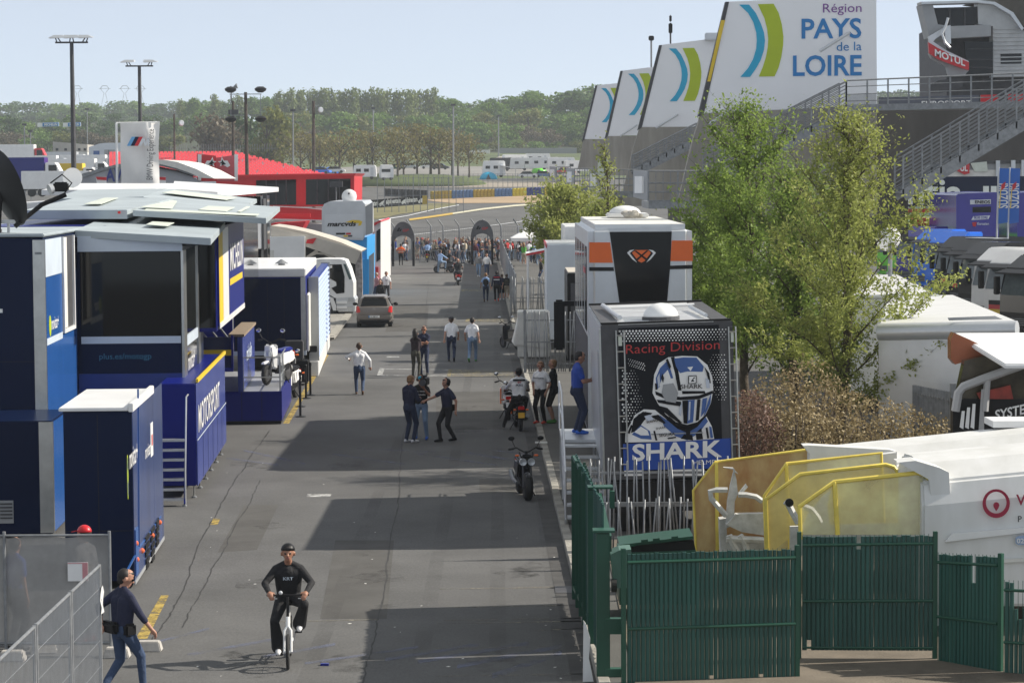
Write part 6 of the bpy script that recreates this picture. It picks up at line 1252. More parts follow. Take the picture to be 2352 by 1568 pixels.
a, b2 = flat(wf, za, [(1084, 1258), (1092, 905)], Yf-.36); text_on(wf, 'banner_lettering', 'BMW Driving Experience', a, b2-a, Vector((-1, 0, 0)), (b2-a).length, .38, M_dgrey, off=.005)
rfl = thing('banner_flag', 'pair of red banners with white star and black edge lettering', 'banner', (0, 165, 0)); Yq = 165
plate('left_banner', rfl, za, [[(1378, 1075), (1512, 1092), (1520, 1270), (1380, 1270)]], Yq, M_red, .04); plate('right_banner', rfl, za, [[(1512, 1105), (1650, 1085), (1665, 1270), (1520, 1270)]], Yq+.3, mat('faded_red', (.55, .10, .12), .6, 0, .1), .04)
for x in (1384, 1640): plate('edge_print', rfl, za, [[(x, 1080), (x+26, 1082), (x+24, 1265), (x+2, 1265)]], Yq-.06, M_white, .02)
for (x0, s) in ((1428, 1), (1612, -1)): plate('star_print', rfl, za, [[(x0, 1160), (x0+s*20, 1125), (x0+s*46, 1125), (x0+s*60, 1098), (x0+s*66, 1128), (x0+s*88, 1130), (x0+s*66, 1146), (x0+s*74, 1166), (x0+s*50, 1155), (x0+s*20, 1172)]], Yq-.08, M_white, .02); plate('star_core', rfl, za, [[(x0+s*30, 1150), (x0+s*48, 1132), (x0+s*58, 1115), (x0+s*62, 1136), (x0+s*78, 1136), (x0+s*60, 1146), (x0+s*62, 1158)]], Yq-.11, M_black, .02)
# ---- lamp posts and wooden poles
def lamp(label, px, yt, yb, Y, n, grp='tall lamp posts of the car park'):
    a = P(px, yb, Y); z = P(px, yt, Y).z; z0 = zg(Y); t = thing('lamp_post', label, 'lamp post', (a.x, Y, z0), 0, grp); h = z-z0
    MB().tube([(0, 0, 0), (0, 0, h)], [.2, .11], 10).build('pole', M_dgrey, t); MB().bar((-.95, 0, h), (.95, 0, h), .10).build('crossarm', M_dgrey, t)
    for x in ((-.86, 0, .86) if n == 3 else (-.80, .80)):
        s = (x > 0)-(x < 0); l = .44 if n == 3 else .5
        MB().hexa([(x-l, -.35, h+.25), (x+l, -.35, h+.25), (x+l, .35, h+.32), (x-l, .35, h+.25)], [(x-l*(.3 if s < 0 else .9), -.25, h+.42), (x+l*(.3 if s > 0 else .9), -.25, h+.42), (x+l*(.3 if s > 0 else .9), .25, h+.42), (x-l*(.3 if s < 0 else .9), .25, h+.42)]).build('floodlight', M_silver, t)
        for k in (-.12, .12): MB().bar((x*.85+k, 0, h), (x+k*.6, 0, h+.26), .06).build('bracket', M_dgrey, t)
    return t, h
t, h = lamp('taller lamp post with three floodlight heads and twin loudspeakers', 171, 98, 470, 145, 3)
for s in (-1, 1): MB().lathe([(.05, -.25), (.12, 0), (.32, .3), (.3, .32)], (s*.35, -.1, h*.26), (s*.8, -.6, 0), 12).build('loudspeaker', M_white, t, smooth=True)
lamp('shorter lamp post with two floodlight heads behind the white banner flag', 325, 152, 470, 172, 2)
def wpole(label, px, yt, yb, Y, kind, r=.16, m=None):
    a = P(px, yb, Y); z0 = zg(Y); top = P(px-5 if kind == 'flood' else px, yt, Y); t = thing('wooden_pole', label, 'pole', (a.x, Y, z0)); h = top.z-z0; dx = top.x-a.x
    MB().tube([(0, 0, 0), (dx, 0, h)], [r, r*.7], 8).build('pole', m or mat('dark_timber', (.07, .055, .045), .9, 0, .3, 4), t)
    if kind == 'flood':
        for z in (h-.2, h-2.3): MB().bar((dx-1.6, 0, z), (dx+1.6, 0, z), .08).build('crossarm', M_galv, t)
        for x in (-1.5, 1.5):
            MB().bar((dx+x, 0, h-.2), (dx+x, 0, h-2.3), .05).build('upright', M_galv, t)
            for z in (h+.25, h-2.7): MB().lathe([(.25, -.3), (.55, -.1), (.6, .1), (.3, .3)], (dx+x, 0, z), n=10).build('floodlight', M_black, t, smooth=True)
    elif kind == 'horn':
        MB().bar((dx-.5, 0, h-1.2), (dx+.6, 0, h-1.2), .3, .5).build('crossarm', M_dgrey, t); MB().tube([(dx-.15, 0, h-.2), (dx-.2, 0, h+1.6)], .06, 6).build('spike', M_dgrey, t); MB().lathe([(.08, 0), (.3, .4)], (dx+.1, 0, h+1.5), (1, 0, .3), 10).build('loudspeaker', M_galv, t)
    elif kind == 'lamp':
        MB().lathe([(.1, -.2), (.4, .1), (.3, .25)], (dx+.9, 0, h-1.2), (.3, -.5, 0), 10).build('floodlight', M_silver, t); MB().bar((dx, 0, h-.7), (dx+.9, 0, h-.9), .07).build('bracket', M_galv, t)
    elif kind == 'mast': MB().box(dx-.45, dx+.45, -.2, .2, h-.3, h+.1).build('floodlight', M_dgrey, t)
wpole('dark wooden pole carrying a frame of four floodlights', 569, 212, 440, 250, 'flood', .22)
wpole('slimmer wooden pole with a loudspeaker, beside the four floodlight pole', 535, 232, 400, 270, 'horn', .2)
wpole('wooden pole with one pale floodlight before the ochre tree clump', 720, 232, 420, 330, 'lamp', .26)
wpole('grey steel mast with small lamp left of the ochre tree clump', 673, 252, 395, 420, 'mast', .16, M_galv)
wpole('tall grey steel mast right of the ochre tree clump', 1041, 240, 400, 470, 'mast', .2, M_galv)
wpole('short grey mast between tree clump and hill foot', 1145, 265, 345, 640, 'mast', .2, M_galv)
wpole('grey mast rising from the middle of the ochre tree clump', 857, 248, 330, 600, 'mast', .2, M_galv)
wpole('dark pole with a lamp between the two banner flags', 400, 262, 350, 330, 'lamp', .16)
wpole('slender grey mast at the left edge of the car park', 56, 285, 350, 480, 'mast', .14, M_galv)
wpole('slender grey mast in front of the wood left of the tall lamp post', 70, 300, 350, 480, 'mast', .12, M_galv)
wpole('slender grey mast right of the tall lamp post', 200, 250, 300, 600, 'mast', .16, M_galv); wpole('thin pole rising just past the blue trailer dish', 772, 420, 560, 178, 'mast', .05, M_galv)
# pylons on the horizon
for (px, lb) in ((178, 'faint pylon just right of the tallest lamp post'), (241, 'faint pylon left of the pair on the horizon'), (287, 'faint pylon in the middle of the horizon row'), (323, 'faint pylon behind the shorter lamp post')):
    p = P(px, 240, 2300); t = thing('pylon', lb, 'pylon', (p.x, 2300, p.z), 0, 'electricity pylons on the horizon'); b = MB(); H = 17
    for s in (-1, 1): b.bar((s*3, 0, 0), (s*.6, 0, H*.6), .3); b.bar((s*.6, 0, H*.6), (s*4, 0, H*.85), .3)
    b.bar((-5.5, 0, H*.85), (5.5, 0, H*.85), .3); b.bar((-4, 0, H*.85), (-2, 0, H), .45); b.bar((4, 0, H*.85), (2, 0, H), .45); b.bar((-2, 0, H), (2, 0, H), .45); b.build('lattice', M_galv, t)
# circuit advertising boards, buildings beyond the car park
for (x0, x1, lb) in ((262, 412, 'blue and white circuit board nearer the picture edge'), (440, 565, 'blue and white circuit board behind the tall lamp post')):
    t = thing('advertising_board', lb, 'advertising board', (0, 620, zg(620)), 0, 'circuit boards above the car park'); plate('board', t, za, [[(x0, 860), (x1, 856), (x1, 885), (x0, 890)]], 620, M_white, .4); plate('blue_field', t, za, [[(x0+35, 861), (x1-2, 858), (x1-2, 883), (x0+35, 887)]], 619.5, M_txtblue, .3); lettering('board_lettering', t, za, 'MICHELIN', x0+48, 864, x1-12, 882, 619.3, M_white, .03, slope=-2)
sheet('circuit_bank', [(303, 120, 300), (318, 120, 300)], M_green_grass, .5)
hb_ = thing('house', 'pale flat roofed building with dark windows beside the car park', 'building', (0, 520, zg(520))); plate('wall', hb_, za, [[(370, 992), (612, 1012), (612, 1080), (370, 1075)]], 520, mat('render_wall', (.42, .40, .36), .9, 0, .1, .5), 8); plate('porch', hb_, za, [[(520, 1060), (612, 1066), (612, 1110), (520, 1108)]], 515, M_offwhite, 4)
for x in (390, 450, 545, 585): plate('window', hb_, za, [[(x, 1038), (x+18, 1039), (x+18, 1056), (x, 1055)]], 519.9, M_glass, .1)
sh = thing('shed', 'long white gabled shed with a blue door beside the car park', 'shed', (0, 500, zg(500))); plate('wall', sh, za, [[(622, 1030), (700, 1005), (760, 1000), (1000, 1000), (1000, 1115), (622, 1110)]], 500, mat('shed_white', (.60, .64, .68), .7, 0, .06, .5), 10)
plate('blue_door', sh, za, [[(654, 1056), (696, 1056), (696, 1108), (654, 1108)]], 499.9, M_midblue, .1); plate('grey_door', sh, za, [[(730, 1048), (805, 1048), (805, 1110), (730, 1110)]], 499.9, M_grey, .1); plate('grey_door_leaf', sh, za, [[(758, 1050), (762, 1050), (762, 1110), (758, 1110)]], 499.7, M_dgrey, .1)
# ================================================================== PARKED TRUCK ROW, MOTORHOMES, RIGHT
M_wsh = mat('sky_lit_windshield', (.10, .125, .13), .05, 0, .3, 1.5, spec=.8)  # sky reflection put into the glass as a paler colour
def cab(label, px, pytop, Y, col, grille=None, flag=None, rz=.62, stripe=None):
    p = P(px, pytop, Y); H = max(3.4, p.z-.1); t = thing('lorry', label, 'lorry', (p.x, Y, .05), rz, 'racing lorries parked in a row'); k = H/3.75
    # nose towards local -x
    prof = [(0, .35), (-.02, 1.2), (0, 2.0), (.22, 2.95), (.35, 3.15), (1.2, 3.72), (2.3, 3.72), (2.3, .9), (1.7, .9), (1.7, .5), (.3, .35)]
    b = MB().prism([(x, -1.2, z*k) for x, z in prof], (0, 2.4, 0)); b.build('cab_shell', col, t, bevel=.07)
    MB().hexa([(-.035, -1.08, 1.95*k), (.2, -1.08, 1.95*k), (.2, 1.08, 1.95*k), (-.035, 1.08, 1.95*k)], [(.175, -1.0, 2.85*k), (.4, -1.0, 2.85*k), (.4, 1.0, 2.85*k), (.175, 1.0, 2.85*k)]).build('windshield', M_wsh, t, bevel=.02)
    MB().hexa([(-.32, -1.1, 2.88*k), (.2, -1.1, 2.95*k), (.2, 1.1, 2.95*k), (-.32, 1.1, 2.88*k)], [(-.30, -1.1, 2.95*k), (.3, -1.1, 3.1*k), (.3, 1.1, 3.1*k), (-.30, 1.1, 2.95*k)]).build('sun_visor', M_black, t)
    B('grille', grille or M_black, t, -.06, -.005, -.85, .85, .62*k, .98*k)
    for i in range(4): B('grille_bar', M_galv, t, -.075, -.062, -.8, .8, (.66+.085*i)*k, (.69+.085*i)*k)
    for s in (-1, 1):
        B('headlight', M_lens, t, -.05, .02, s*1.0-.16, s*1.0+.16, .5*k, .72*k)
        MB().hexa([(.5, s*1.205, 1.85*k), (1.35, s*1.205, 1.85*k), (1.35, s*1.2, 1.85*k), (.5, s*1.2, 1.85*k)], [(.6, s*1.225, 2.7*k), (1.35, s*1.225, 2.7*k), (1.35, s*1.2, 2.7*k), (.6, s*1.2, 2.7*k)]).build('side_window', M_glass, t)
        MB().box(-.15, .1, s*1.32-.1, s*1.32+.1, 1.95*k, 2.75*k).build('mirror', M_black, t, bevel=.03)
        MB().lathe([(.3, -.14), (.48, -.12), (.5, 0), (.48, .12), (.3, .14)], (.95, s*1.05, .5), (0, 1, 0), 18).build('wheel', M_rubber, t)
        B('door_step', M_dgrey, t, .4, 1.5, s*1.21-.03, s*1.21+.03, .45, .85)
    B('chassis', M_black, t, 1.8, 5.5, -.9, .9, .5, .9)
    if stripe: B('roof_stripe', stripe, t, 1.25, 2.28, -1.0, 1.0, 3.74*k, 3.76*k)
    if flag:
        for i, m_ in enumerate(flag): B('flag_print', m_, t, -.085, -.077, -.1+.35*(i if flag[0] is M_fgreen else 0), (.25 if flag[0] is M_fgreen else .8)+.35*(i if flag[0] is M_fgreen else 0), (1.45-(0 if flag[0] is M_fgreen else .2*i))*k-.2, (1.45-(0 if flag[0] is M_fgreen else .2*i))*k)
    return t
M_fgreen = paint('flag_green', (.02, .25, .06), .4); M_lgreen = paint('vivid_green', (.17, .68, .04), .3); M_indigo = paint('indigo_paint', (.045, .035, .30), .18); M_tblue = paint('truck_blue', (.02, .17, .75), .18); M_charcoal = paint('charcoal_paint', (.012, .012, .014), .16)
def zc(i): return ((1360+i/1.96)/1.08844)
for a in [('vivid green lorry half hidden behind the tree, farthest of the row', zc(1690), 522, 168, M_lgreen), ('vivid green lorry right in front of the farthest green one', zc(1742), 532, 163, M_lgreen),
          ('indigo lorry at the back of the row beside the green ones', zc(1790), 518, 156, M_indigo), ('bright blue lorry next to the indigo one', zc(1868), 524, 149, M_tblue), ('second bright blue lorry with a blue bumper', zc(1938), 530, 141, M_tblue)]: cab(*a)
cab('black lorry with red green flag print, next to the blue ones', zc(1990), 541, 134, M_charcoal, flag=[M_fgreen, M_red]); cab('black lorry with flag print in the middle of the black trio', zc(2050), 546, 127, M_charcoal, flag=[M_fgreen, M_red], stripe=M_silver)
cab('large black lorry with plain flank before the white ones', zc(2105), 553, 121, M_charcoal, rz=.5); cab('white lorry standing right after the black trio', zc(2185), 566, 114, M_white); cab('white lorry with black red gold flag print on its nose', zc(2252), 571, 110, M_white, flag=[M_black, M_red, M_yellow])
cab('black lorry cut by the picture edge after the white ones', zc(2322), 582, 105, M_charcoal, rz=.5)
nt_ = thing('box_trailer', 'long dark navy trailer with huge white lower case lettering', 'trailer', (0, 150, 0)); Yn = 172
plate('side', nt_, z1, [[(1620, 868), (2600, 862), (2600, 1015), (1620, 1015)]], Yn, M_navy, 3); lettering('trailer_lettering', nt_, z1, 'ntia', 1782, 880, 2052, 1004, Yn-.05, M_white, .02, slope=2)
for x in (2152, 2190, 2300): plate('white_mark', nt_, z1, [[(x, 912), (x+28, 912), (x+28, 942), (x, 942)]], Yn-.05, M_white, .03)
for i, (y0, y1, m_) in enumerate([(1014, 1024, M_silver), (1024, 1042, M_red), (1042, 1062, M_silver), (1062, 1120, M_white)]): plate('lower_band', nt_, z1, [[(1620, y0), (2600, y0-4), (2600, y1-4), (1620, y1)]], Yn-1-.02*i, m_, 2)
plate('underside', nt_, z1, [[(1620, 1121), (2600, 1117), (2600, 1200), (1620, 1200)]], Yn-.5, M_dgrey, 2)
for (x0, x1, y0, m_, lb) in ((1815, 1872, 1068, M_red, 'small white and red roof fairing beyond the green lorries'), (1872, 1935, 1072, M_yellow, 'yellow lorry roof beyond the green lorries'), (1935, 2022, 1080, M_lgreen, 'bright green lorry roof beside the indigo trailer')):
    t = thing('lorry', lb, 'lorry', (0, 165, 0)); plate('roof_fairing', t, z1, [[(x0, y0+6), (x0+12, y0), (x1, y0), (x1, y0+30), (x0, y0+30)]], 166, m_, 2); plate('cab_body', t, z1, [[(x0, y0+30), (x1, y0+30), (x1, y0+180), (x0, y0+180)]], 166.05, m_, 2)
    plate('windshield', t, z1, [[(x0+4, y0+36), (x1-4, y0+36), (x1-4, y0+70), (x0+4, y0+70)]], 165.97, M_glass, .05)
en = thing('box_trailer', 'indigo box trailer with stacked white sponsor lettering', 'trailer', (0, 150, 0)); Ye = 155
plate('front', en, z1, [[(2020, 958), (2030, 950), (2220, 942), (2230, 1160), (2020, 1170)]], Ye, M_indigo, 10); plate('sponsor_panel', en, z1, [[(2088, 980), (2190, 977), (2190, 1000), (2088, 1002)]], Ye-.03, M_white, .02); lettering('sponsor_lettering', en, z1, 'ENEOS', 2112, 982, 2186, 998, Ye-.06, M_black, .03)
plate('sponsor_panel', en, z1, [[(2104, 1060), (2186, 1056), (2178, 1074), (2094, 1078)]], Ye-.03, M_white, .02); lettering('sponsor_lettering', en, z1, 'BLUE CORE', 2108, 1060, 2174, 1072, Ye-.06, M_indigo, .02); plate('dark_panel', en, z1, [[(2100, 1015), (2190, 1012), (2190, 1040), (2100, 1042)]], Ye-.03, M_black, .02)
lettering('sponsor_lettering', en, z1, 'Eurasian', 2124, 1090, 2180, 1102, Ye-.06, M_white, .01); plate('red_mark', en, z1, [[(2098, 1090), (2120, 1088), (2116, 1110), (2102, 1110)]], Ye-.05, M_red, .02)
plate('rear_half', en, z1, [[(2320, 945), (2600, 930), (2600, 1160), (2320, 1160)]], Ye+1, M_indigo, 6)
for (x0, lb) in ((2222, 'blue lettered flag on a pole in front of the indigo trailer'), (2276, 'second blue lettered flag, partly behind the first')):
    t = thing('banner_flag', lb, 'flag', (0, 135, 0), 0, 'blue flags among the lorries'); Yz = 136+(x0-2222)*.05
    plate('cloth', t, z1, [[(x0+8, 824), (x0+58, 826), (x0+50, 1090), (x0-2, 1098)]], Yz, paint('flag_blue', (.02, .13, .50), .6), .04); q = flat(t, z1, [(x0+6, 820), (x0-4, 1200)], Yz); MB().tube(q, .05, 6).build('pole', M_silver, t)
    a, b2 = flat(t, z1, [(x0+52, 1020), (x0+52, 900)], Yz-.03); text_on(t, 'flag_lettering', 'SUZUKI', a, b2-a, Vector((-1, 0, 0)), (b2-a).length, .55, M_white, off=.01, bold=.02)
    plate('red_logo', t, z1, [[(x0+20, 905), (x0+40, 890), (x0+36, 920), (x0+18, 935)]], Yz-.05, M_red, .02); plate('gold_line', t, z1, [[(x0+14, 930), (x0+18, 928), (x0+12, 1020), (x0+8, 1022)]], Yz-.05, M_yellow, .02)
# motorhomes with white roofs
def roofed(name, label, cat, corners, Ys, m, base_drop, mat_side, edge=None):
    c = [P(*z4(x, y), Y) for (x, y), Y in zip(corners, Ys)]; t = thing(name, label, cat, (c[0].x, c[0].y, 0)); L = [loc_of(t, q) for q in c]
    slab('roof', L, .12, m, t, .04); MB().hexa([Vector((q.x, q.y, .5)) for q in L], [q-Vector((0, 0, .13)) for q in L]).build('body', mat_side, t, bevel=.05)
    return t, L
ma, La = roofed('motorhome', 'white motorhome roof behind the big sparse tree', 'motorhome', [(640, 885), (1262, 872), (1000, 745), (620, 760)], [74, 72, 90, 90], M_white, 3, M_white)
mb2, Lb = roofed('motorhome', 'long white motorhome roof with silver rounded edge beside the lorry row', 'motorhome', [(880, 1068), (1785, 1048), (1372, 880), (940, 888)], [58.5, 57, 71, 72], M_white, 3, M_silver)
MB().tube([Lb[0]-Vector((0, 0, .2)), Lb[1]-Vector((0, 0, .2))], .2, 10).build('edge_roll', M_silver, mb2, smooth=True); plate('roof_hatch', mb2, z4, [[(1330, 1030), (1640, 1018), (1690, 1040), (1340, 1048)]], 57.6, M_grey, .02)
B('front_lamp', M_chrome, mb2, Lb[1].x-.1, Lb[1].x+.1, -.15, .1, Lb[1].z-.35, Lb[1].z-.1); slab('roof_print', [Lb[3].lerp(Lb[2], .42)+Vector((0, -.6, .02)), Lb[3].lerp(Lb[2], .75)+Vector((0, -.6, .02)), Lb[3].lerp(Lb[2], .75)+Vector((0, -.1, .02)), Lb[3].lerp(Lb[2], .45)+Vector((0, -.1, .02))], .01, M_cream, mb2)
cc = thing('coach', 'dark glossy coach with white roof, orange shoulder and grey window frames', 'coach', (0, 51, 0)); Yc2 = 51
slab('roof', [loc_of(cc, P(*z4(x, y), Y)) for x, y, Y in ((1372, 1128, 53), (1700, 1330, 49), (2000, 1330, 49), (2000, 1125, 54))], .1, M_white, cc, .03)
plate('shoulder', cc, z4, [[(1352, 1170), (1374, 1128), (1480, 1175), (1640, 1255), (1840, 1325), (1840, 1345), (1600, 1275), (1500, 1300), (1380, 1335), (1352, 1300)]], 51.5, mat('copper_shoulder', (.34, .10, .04), .25, .2, .15, 1), .4)
plate('side_glass', cc, z4, [[(1440, 1310), (1600, 1272), (1840, 1340), (1840, 1760), (1380, 1760), (1400, 1500)]], 51.2, mat('brown_glass', (.045, .038, .025), .08, 0, .4, 2, col2=(.09, .075, .045)), .3); plate('green_edge', cc, z4, [[(1600, 1268), (1640, 1258), (1840, 1322), (1840, 1348)]], 51.1, mat('olive_line', (.10, .14, .03), .3, 0, .1), .1)
MF = paint('window_frame_grey', (.40, .40, .40), .35)
outline_bars('window_frame', cc, z4, [(1380, 1640), (1400, 1520), (1432, 1480), (1560, 1430), (1840, 1330)], 51.0, .09, MF); outline_bars('window_frame', cc, z4, [(1590, 1420), (1575, 1640)], 51.0, .07, MF)
plate('lower_body', cc, z4, [[(1365, 1560), (1840, 1560), (1840, 1900), (1365, 1900)]], 51.15, M_black, .3)
for k in range(3): plate('white_slash', cc, z5, [[(1640+k*30, 150), (1652+k*30, 60-k*20), (1668+k*30, 60-k*20), (1660+k*30, 160)]], 50.95, M_white, .02)
plate('red_print', cc, z4, [[(1520, 1520), (1740, 1470), (1760, 1560), (1540, 1560)]], 51.05, mat('dark_red_print', (.28, .03, .015), .4, 0, .4, 3), .02)
lettering('coach_lettering', cc, z5, 'SYSTEMS', 1836, 55, 2080, 112, 50.9, M_white, .02, slope=-52); plate('trim_line', cc, z5, [[(1760, -60), (1775, -62), (1775, 170), (1745, 170)]], 50.98, MF, .02)
gw = thing('palisade_fence', 'grey slatted steel fence behind the dry hedge', 'fence', (0, 58, .1)); a = loc_of(gw, P(2100, 1000, 57)); b_ = loc_of(gw, P(2188, 1010, 55))
for i in range(16): q = a.lerp(b_, i/15); MB().box(q.x-.05, q.x+.05, q.y-.01, q.y+.01, 0, 2.1).build('slat', M_galv, gw)
MB().bar(Vector((a.x, a.y, 1.9)), Vector((b_.x, b_.y, 1.9)), .05).build('rail', M_galv, gw); MB().bar(Vector((b_.x, b_.y, 0)), Vector((b_.x, b_.y, 2.3)), .12).build('post', M_galv, gw)
d3 = thing('satellite_dish', 'white satellite dish seen through the edge of the big tree', 'satellite dish', P(*z4(958, 640), 80)); MB().lathe([(.02, .05), (.26, .1), (.39, .2), (.41, .2), (.26, .07), (.02, 0)], (0, 0, .55), (-.2, 1, .3), 28).build('reflector', M_white, d3, smooth=True); MB().tube([(0, .1, -.6), (0, .1, .5)], .07).build('mast', M_galv, d3); MB().ball((.05, -.16, .5), .06).build('feed', M_white, d3)
d4 = thing('satellite_dish', 'smaller white dish by the striped trailers', 'satellite dish', P(*z4(1048, 318), 150)); MB().lathe([(.02, .05), (.2, .08), (.3, .16), (.2, .06), (.02, 0)], (0, 0, .3), (-.2, 1, .3), 24).build('reflector', M_white, d4, smooth=True); MB().tube([(0, .1, -1.5), (0, .1, .3)], .06).build('mast', M_galv, d4)
# ================================================================== HATCHBACK
M_car = mat('bronze_grey_paint', (.21, .185, .165), .25, .35, .06, 2)
def hatchback(label, p, rz):
    t = thing('car', label, 'car', p, rz)
    st_ = [(-2.0, .42, .80, .60), (-1.97, .30, .95, .78), (-1.85, .25, 1.02, .83), (-1.2, .22, 1.0, .86), (-.2, .22, .98, .87), (.8, .22, .98, .87), (1.4, .24, .93, .85), (1.85, .30, .78, .76), (2.0, .40, .66, .62)]
    b = MB(); n = 12
    for y, zl, zh, hw in st_:
        zm = (zl+zh)/2
        b.v += [(-hw*.9, y, zl), (-hw, y, zl+.1), (-hw*1.01, y, zm), (-hw*.97, y, zh-.06), (-hw*.9, y, zh), (-hw*.3, y, zh+.02), (hw*.3, y, zh+.02), (hw*.9, y, zh), (hw*.97, y, zh-.06), (hw*1.01, y, zm), (hw, y, zl+.1), (hw*.9, y, zl)]
    for i in range(len(st_)-1):
        for j in range(n): b.f.append([i*n+j, i*n+(j+1) % n, (i+1)*n+(j+1) % n, (i+1)*n+j]); b.m.append(0)
    b.f += [list(range(n))[::-1], list(range((len(st_)-1)*n, len(st_)*n))]; b.m += [0, 0]
    b.build('body', M_car, t, smooth=True)
    gh = [(-1.88, .80, 1.0), (-1.62, .64, 1.40), (-1.2, .57, 1.485), (-.2, .57, 1.50), (.35, .60, 1.42), (1.15, .74, .97)]; b = MB()
    for y, hw, z in gh: b.v += [(-.84, max(y, -1.86), .96), (-hw, y, z-.03), (-hw*.8, y, z), (hw*.8, y, z), (hw, y, z-.03), (.84, max(y, -1.86), .96)]
    b.f = [[i*6+j, i*6+j+1, (i+1)*6+j+1, (i+1)*6+j] for i in range(len(gh)-1) for j in range(5)]+[[5, 4, 3, 2, 1, 0], [30, 31, 32, 33, 34, 35]]; b.m = [0]*len(b.f); b.build('roof', M_car, t, smooth=True)
    poly = lambda pts, name, m, parent=t: MB().prism(pts, (0, .02, 0)).build(name, m, parent)
    MB().hexa([(-.64, -1.90, 1.03), (.64, -1.90, 1.03), (.6, -1.8, 1.03), (-.6, -1.8, 1.03)], [(-.54, -1.69, 1.36), (.54, -1.69, 1.36), (.52, -1.6, 1.36), (-.52, -1.6, 1.36)]).build('rear_window', M_glass, t)
    MB().box(-.5, .5, -1.72, -1.45, 1.42, 1.46).build('spoiler', M_car, t, bevel=.01)
    for s in (-1, 1):
        MB().hexa([(s*.80, -2.0, .70), (s*.66, -2.02, .74), (s*.62, -1.9, .74), (s*.86, -1.75, .70)], [(s*.80, -1.93, 1.02), (s*.70, -1.97, .98), (s*.7, -1.85, .98), (s*.86, -1.7, 1.0)]).build('tail_light', M_tail, t, bevel=.01)
        MB().hexa([(s*.852, -1.2, .98), (s*.857, .7, .98), (s*.84, .7, .98), (s*.84, -1.2, .98)], [(s*.685, -1.2, 1.38), (s*.69, .25, 1.38), (s*.66, .25, 1.38), (s*.66, -1.2, 1.38)]).build('side_window', M_glass, t)
        mo = MB().ball((s*.98, .62, 1.0), .12, .09, .08).build('mirror', M_black, t, smooth=2)
        for y in (-1.22, 1.25): wheel(t, (s*.74, y, .30), .305, .19)
    MB().box(-.83, .83, -2.05, -1.9, .38, .60).build('bumper', M_car, t, bevel=.05, seg=3); MB().box(-.7, .7, -2.03, -1.9, .27, .37).build('bumper_lip', M_black, t, bevel=.02)
    pl_ = B('number_plate', M_white, t, -.26, .26, -2.07, -2.055, .47, .58); B('plate_band', M_txtblue, pl_, -.26, -.21, -2.076, -2.071, .47, .58); text_on(pl_, 'plate_lettering', 'CC 888 LC', (-.18, -2.071, .495), UX, UZ, .36, .06, M_black, bold=.02)
    MB().torus((0, -2.0, .86), (0, 1, .2), .055, .010, 14, 6).build('badge', M_chrome, t); MB().tube([(0, -1.3, 1.48), (0, -1.55, 1.62)], .008, 5).build('aerial', M_black, t)
    B('underbody', M_black, t, -.72, .72, -1.9, 1.9, .18, .30)
    for s in (-.33, .33): MB().box(s-.12, s+.12, -.95, -.85, 1.0, 1.28).build('headrest', M_black, t, bevel=.04)
    return t
c0 = G(857, 752); hatchback('bronze grey hatchback seen from behind on the road beside the white lorry', (c0.x, c0.y+1.9, 0), .03)
